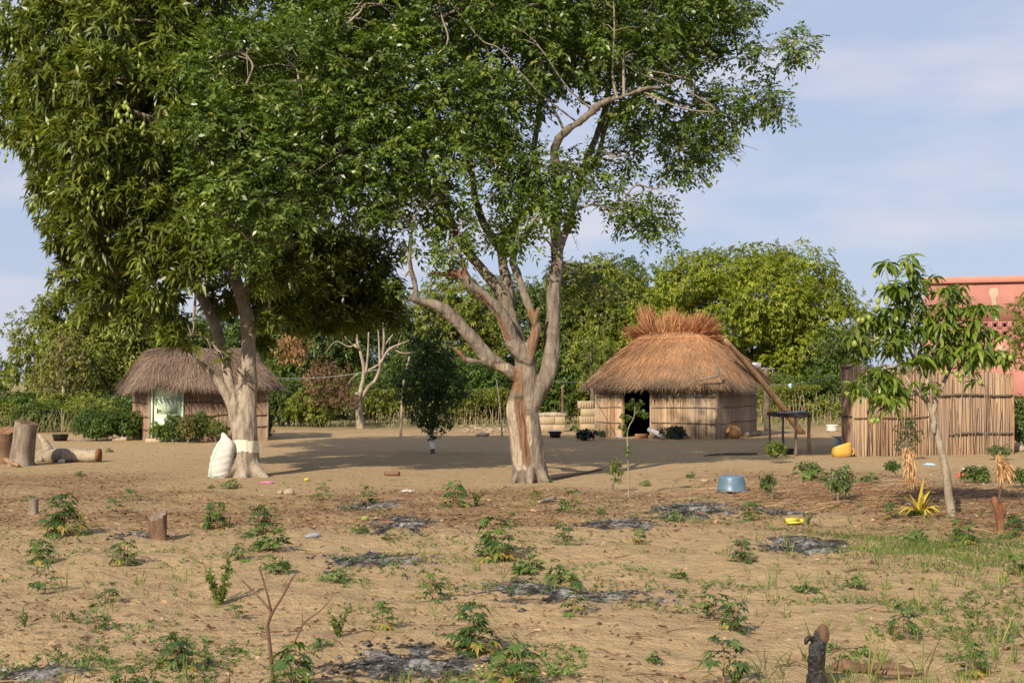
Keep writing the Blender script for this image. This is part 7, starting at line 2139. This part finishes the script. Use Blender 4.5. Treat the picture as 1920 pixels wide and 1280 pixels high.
def grass():
    rg = np.random.default_rng(71)
    mb = MB()
    x, y = scatter_xy(5200, 6.5, 22.0, rg)
    P = np.stack([x, y, 0 * x], -1)
    d = .5 + .5 * vnoise(P * .55, 81) + .3 * vnoise(P * 1.7, 82)
    right = sstep(1.2, 3.2, x / y * 11) * (1 - sstep(16, 19, y)) * .35
    keep = rg.random(len(x)) < np.clip(d * .5 + right - .12, .02, .9)
    x, y = x[keep], y[keep]
    z = ground_h(x, y)
    n = len(x); k = 7
    h = rg.uniform(.04, .15, n) * (1 + 1.3 * (rg.random(n) < .16)) * (1 + .5 * sstep(1.5, 3.5, x / y * 11))
    az = rg.random((n, k)) * 6.283; tl = rg.uniform(.08, .75, (n, k))
    D = np.stack([np.cos(az) * np.sin(tl), np.sin(az) * np.sin(tl), np.cos(tl)], -1).reshape(-1, 3)
    B = np.repeat(np.stack([x, y, z - .01], -1)[:, None, :], k, 1).reshape(-1, 3) + rg.normal(0, .018, (n * k, 3)) * np.array([1, 1, 0])
    L = (h[:, None] * rg.uniform(.5, 1.2, (n, k))).ravel()
    mb.leaves(B, D, L, .0065 + .012 * L, rg.uniform(.02, .35, n * k), .2, True, np.repeat(rg.random(n), k) * .6 + .4 * rg.random(n * k), rg.normal(0, 1, (n * k, 3)))
    # matted green patch by the right edge
    m = 5200
    gx = rg.normal(5.05, .75, m); gy = rg.normal(14.6, .9, m)
    gx = gx + (14.6 - gy) * .35
    gz_ = ground_h(gx, gy)
    az = rg.random(m) * 6.283; tl = rg.uniform(.1, 1.0, m)
    D = np.stack([np.cos(az) * np.sin(tl), np.sin(az) * np.sin(tl), np.cos(tl)], -1)
    mb.leaves(np.stack([gx, gy, gz_ - .01], -1), D, rg.uniform(.05, .14, m), .008, .2, .2, False, rg.random(m) * .6)
    o = link('grass', mb.mesh('grass'), M['grass_blade'])
    tag(o, "sparse green grass tufts scattered over the sandy field", 'grass', kind='stuff')
    # creeping weeds, flat little leaves in patches
    mb = MB()
    x, y = scatter_xy(26000, 6.5, 27.0, rg)
    P = np.stack([x, y, 0 * x], -1)
    d = vnoise(P * .9, 91) * .7 + vnoise(P * 2.6, 92) * .6
    keep = (d > .30) & (rg.random(len(x)) < .75 - .5 * sstep(20, 26, y))
    x, y = x[keep], y[keep]
    z = ground_h(x, y) + rg.uniform(.0, .035, len(x))
    rosettes(mb, np.stack([x, y, z], -1), np.stack([rg.normal(0, .3, len(x)), rg.normal(0, .3, len(x)), 1 + 0 * x], -1), 4, .038, .017, (.6, 1.4), (0, .25), False, 93)
    o = link('creeping_weeds', mb.mesh('creeping_weeds'), M['weed_leaf'])
    tag(o, "small creeping green weeds patched over the sand", 'weeds', kind='stuff')
    # leaf litter, husks and twigs
    mb = MB()
    x, y = scatter_xy(90000, 6.5, 30.0, rg)
    dn = litter_density(x, y)
    keep = rg.random(len(x)) < np.clip(dn * 1.0 + .004, 0, .85)
    x, y = x[keep], y[keep]; n = len(x)
    z = ground_h(x, y) + rg.uniform(.004, .02, n)
    az = rg.random(n) * 6.283; tl = rg.normal(.1, .22, n)
    D = np.stack([np.cos(az) * np.cos(tl), np.sin(az) * np.cos(tl), np.sin(tl)], -1)
    L = rg.uniform(.03, .085, n)
    mb.leaves(np.stack([x, y, z], -1), D, L, L * rg.uniform(.2, .5, n), rg.uniform(-.05, .1, n), .25, False, np.clip(rg.random(n) ** 1.2, 0, 1))
    x, y = scatter_xy(3600, 6.5, 29.0, rg)
    dn = litter_density(x, y)
    keep = rg.random(len(x)) < np.clip(dn * 1.1 + .06, 0, .9)
    x, y = x[keep], y[keep]
    for i in range(len(x)):
        l_ = rg.uniform(.08, .42); a_ = rg.normal(0, .9)
        q = Vector((x[i], y[i], float(ground_h(x[i], y[i])) + .008))
        e = q + Vector((math.cos(a_) * l_, math.sin(a_) * l_, rg.uniform(0, .03)))
        m_ = q.lerp(e, .5) + Vector((rg.normal(0, .02), rg.normal(0, .02), .006))
        mb.tube([q, m_, e], [rg.uniform(.002, .006), .004, .002], 4, False, rg.random())
    # raked brushwood on the right, between the young mango tree and the reed enclosure
    for i in range(1100):
        q = Vector((rg.normal(6.0, 1.5), rg.normal(21.5, 1.7), 0)); q.z = float(ground_h(q.x, q.y)) + rg.uniform(.0, .05)
        l_ = rg.uniform(.15, .7); a_ = rg.normal(.3, .7)
        e = q + Vector((math.cos(a_) * l_, math.sin(a_) * l_, rg.uniform(-.02, .08)))
        mb.tube([q, q.lerp(e, .5) + Vector((0, rg.normal(0, .02), .02)), e], [.006, .005, .002], 4, False, .3 + .7 * rg.random())
    o = link('leaf_litter', mb.mesh('leaf_litter'), M['litter'])
    tag(o, "brown dead leaves, husks and twigs strewn over the sand", 'leaf litter', kind='stuff')
    # crumbs: clods and small stones on the sand
    mb = MB()
    x, y = scatter_xy(1500, 6.5, 40.0, rg)
    for i in range(len(x)):
        r_ = rg.uniform(.008, .03)
        z = float(ground_h(x[i], y[i]))
        V = [(x[i] + r_ * rg.uniform(.7, 1.3) * a_, y[i] + r_ * rg.uniform(.7, 1.3) * b_, z + r_ * .7 * c_) for a_, b_, c_ in ((1, 0, 0), (0, 1, 0), (-1, 0, 0), (0, -1, 0), (.1, .1, 1))]
        mb.add(V, [np.array([(0, 1, 4), (1, 2, 4), (2, 3, 4), (3, 0, 4)])], rg.random())
    o = link('clods', mb.mesh('clods', True), M['litter'])
    tag(o, "small clods and chips lying on the sand", 'clods', kind='stuff')
    # dry grass in front of the scrub at the left edge and along the stick fence
    mb = MB()
    n = 1700
    x = np.concatenate([rg.uniform(-27, -15.0, n), rg.uniform(-9.5, 3.0, n // 3), rg.uniform(10.5, 17, n // 4)])
    y = np.concatenate([rg.uniform(47.5, 54.0, n), rg.uniform(54.0, 57.5, n // 3), rg.uniform(56.5, 60, n // 4)])
    hh = np.concatenate([rg.uniform(.2, 1.2, n), rg.uniform(.1, .6, n // 3), rg.uniform(.2, .7, n // 4)])
    az = rg.random(len(x)) * 6.283; tl = rg.uniform(.02, .5, len(x))
    D = np.stack([np.cos(az) * np.sin(tl), np.sin(az) * np.sin(tl), np.cos(tl)], -1)
    mb.leaves(np.stack([x, y, 0 * x - .02], -1), D, hh, .035, .12, .2, False, rg.random(len(x)), rg.normal(0, 1, (len(x), 3)))
    o = link('dry_grass', mb.mesh('dry_grass'), M['dry_grass'])
    tag(o, "tall pale dry grass along the back edge of the yard", 'dry grass', kind='stuff')
grass()
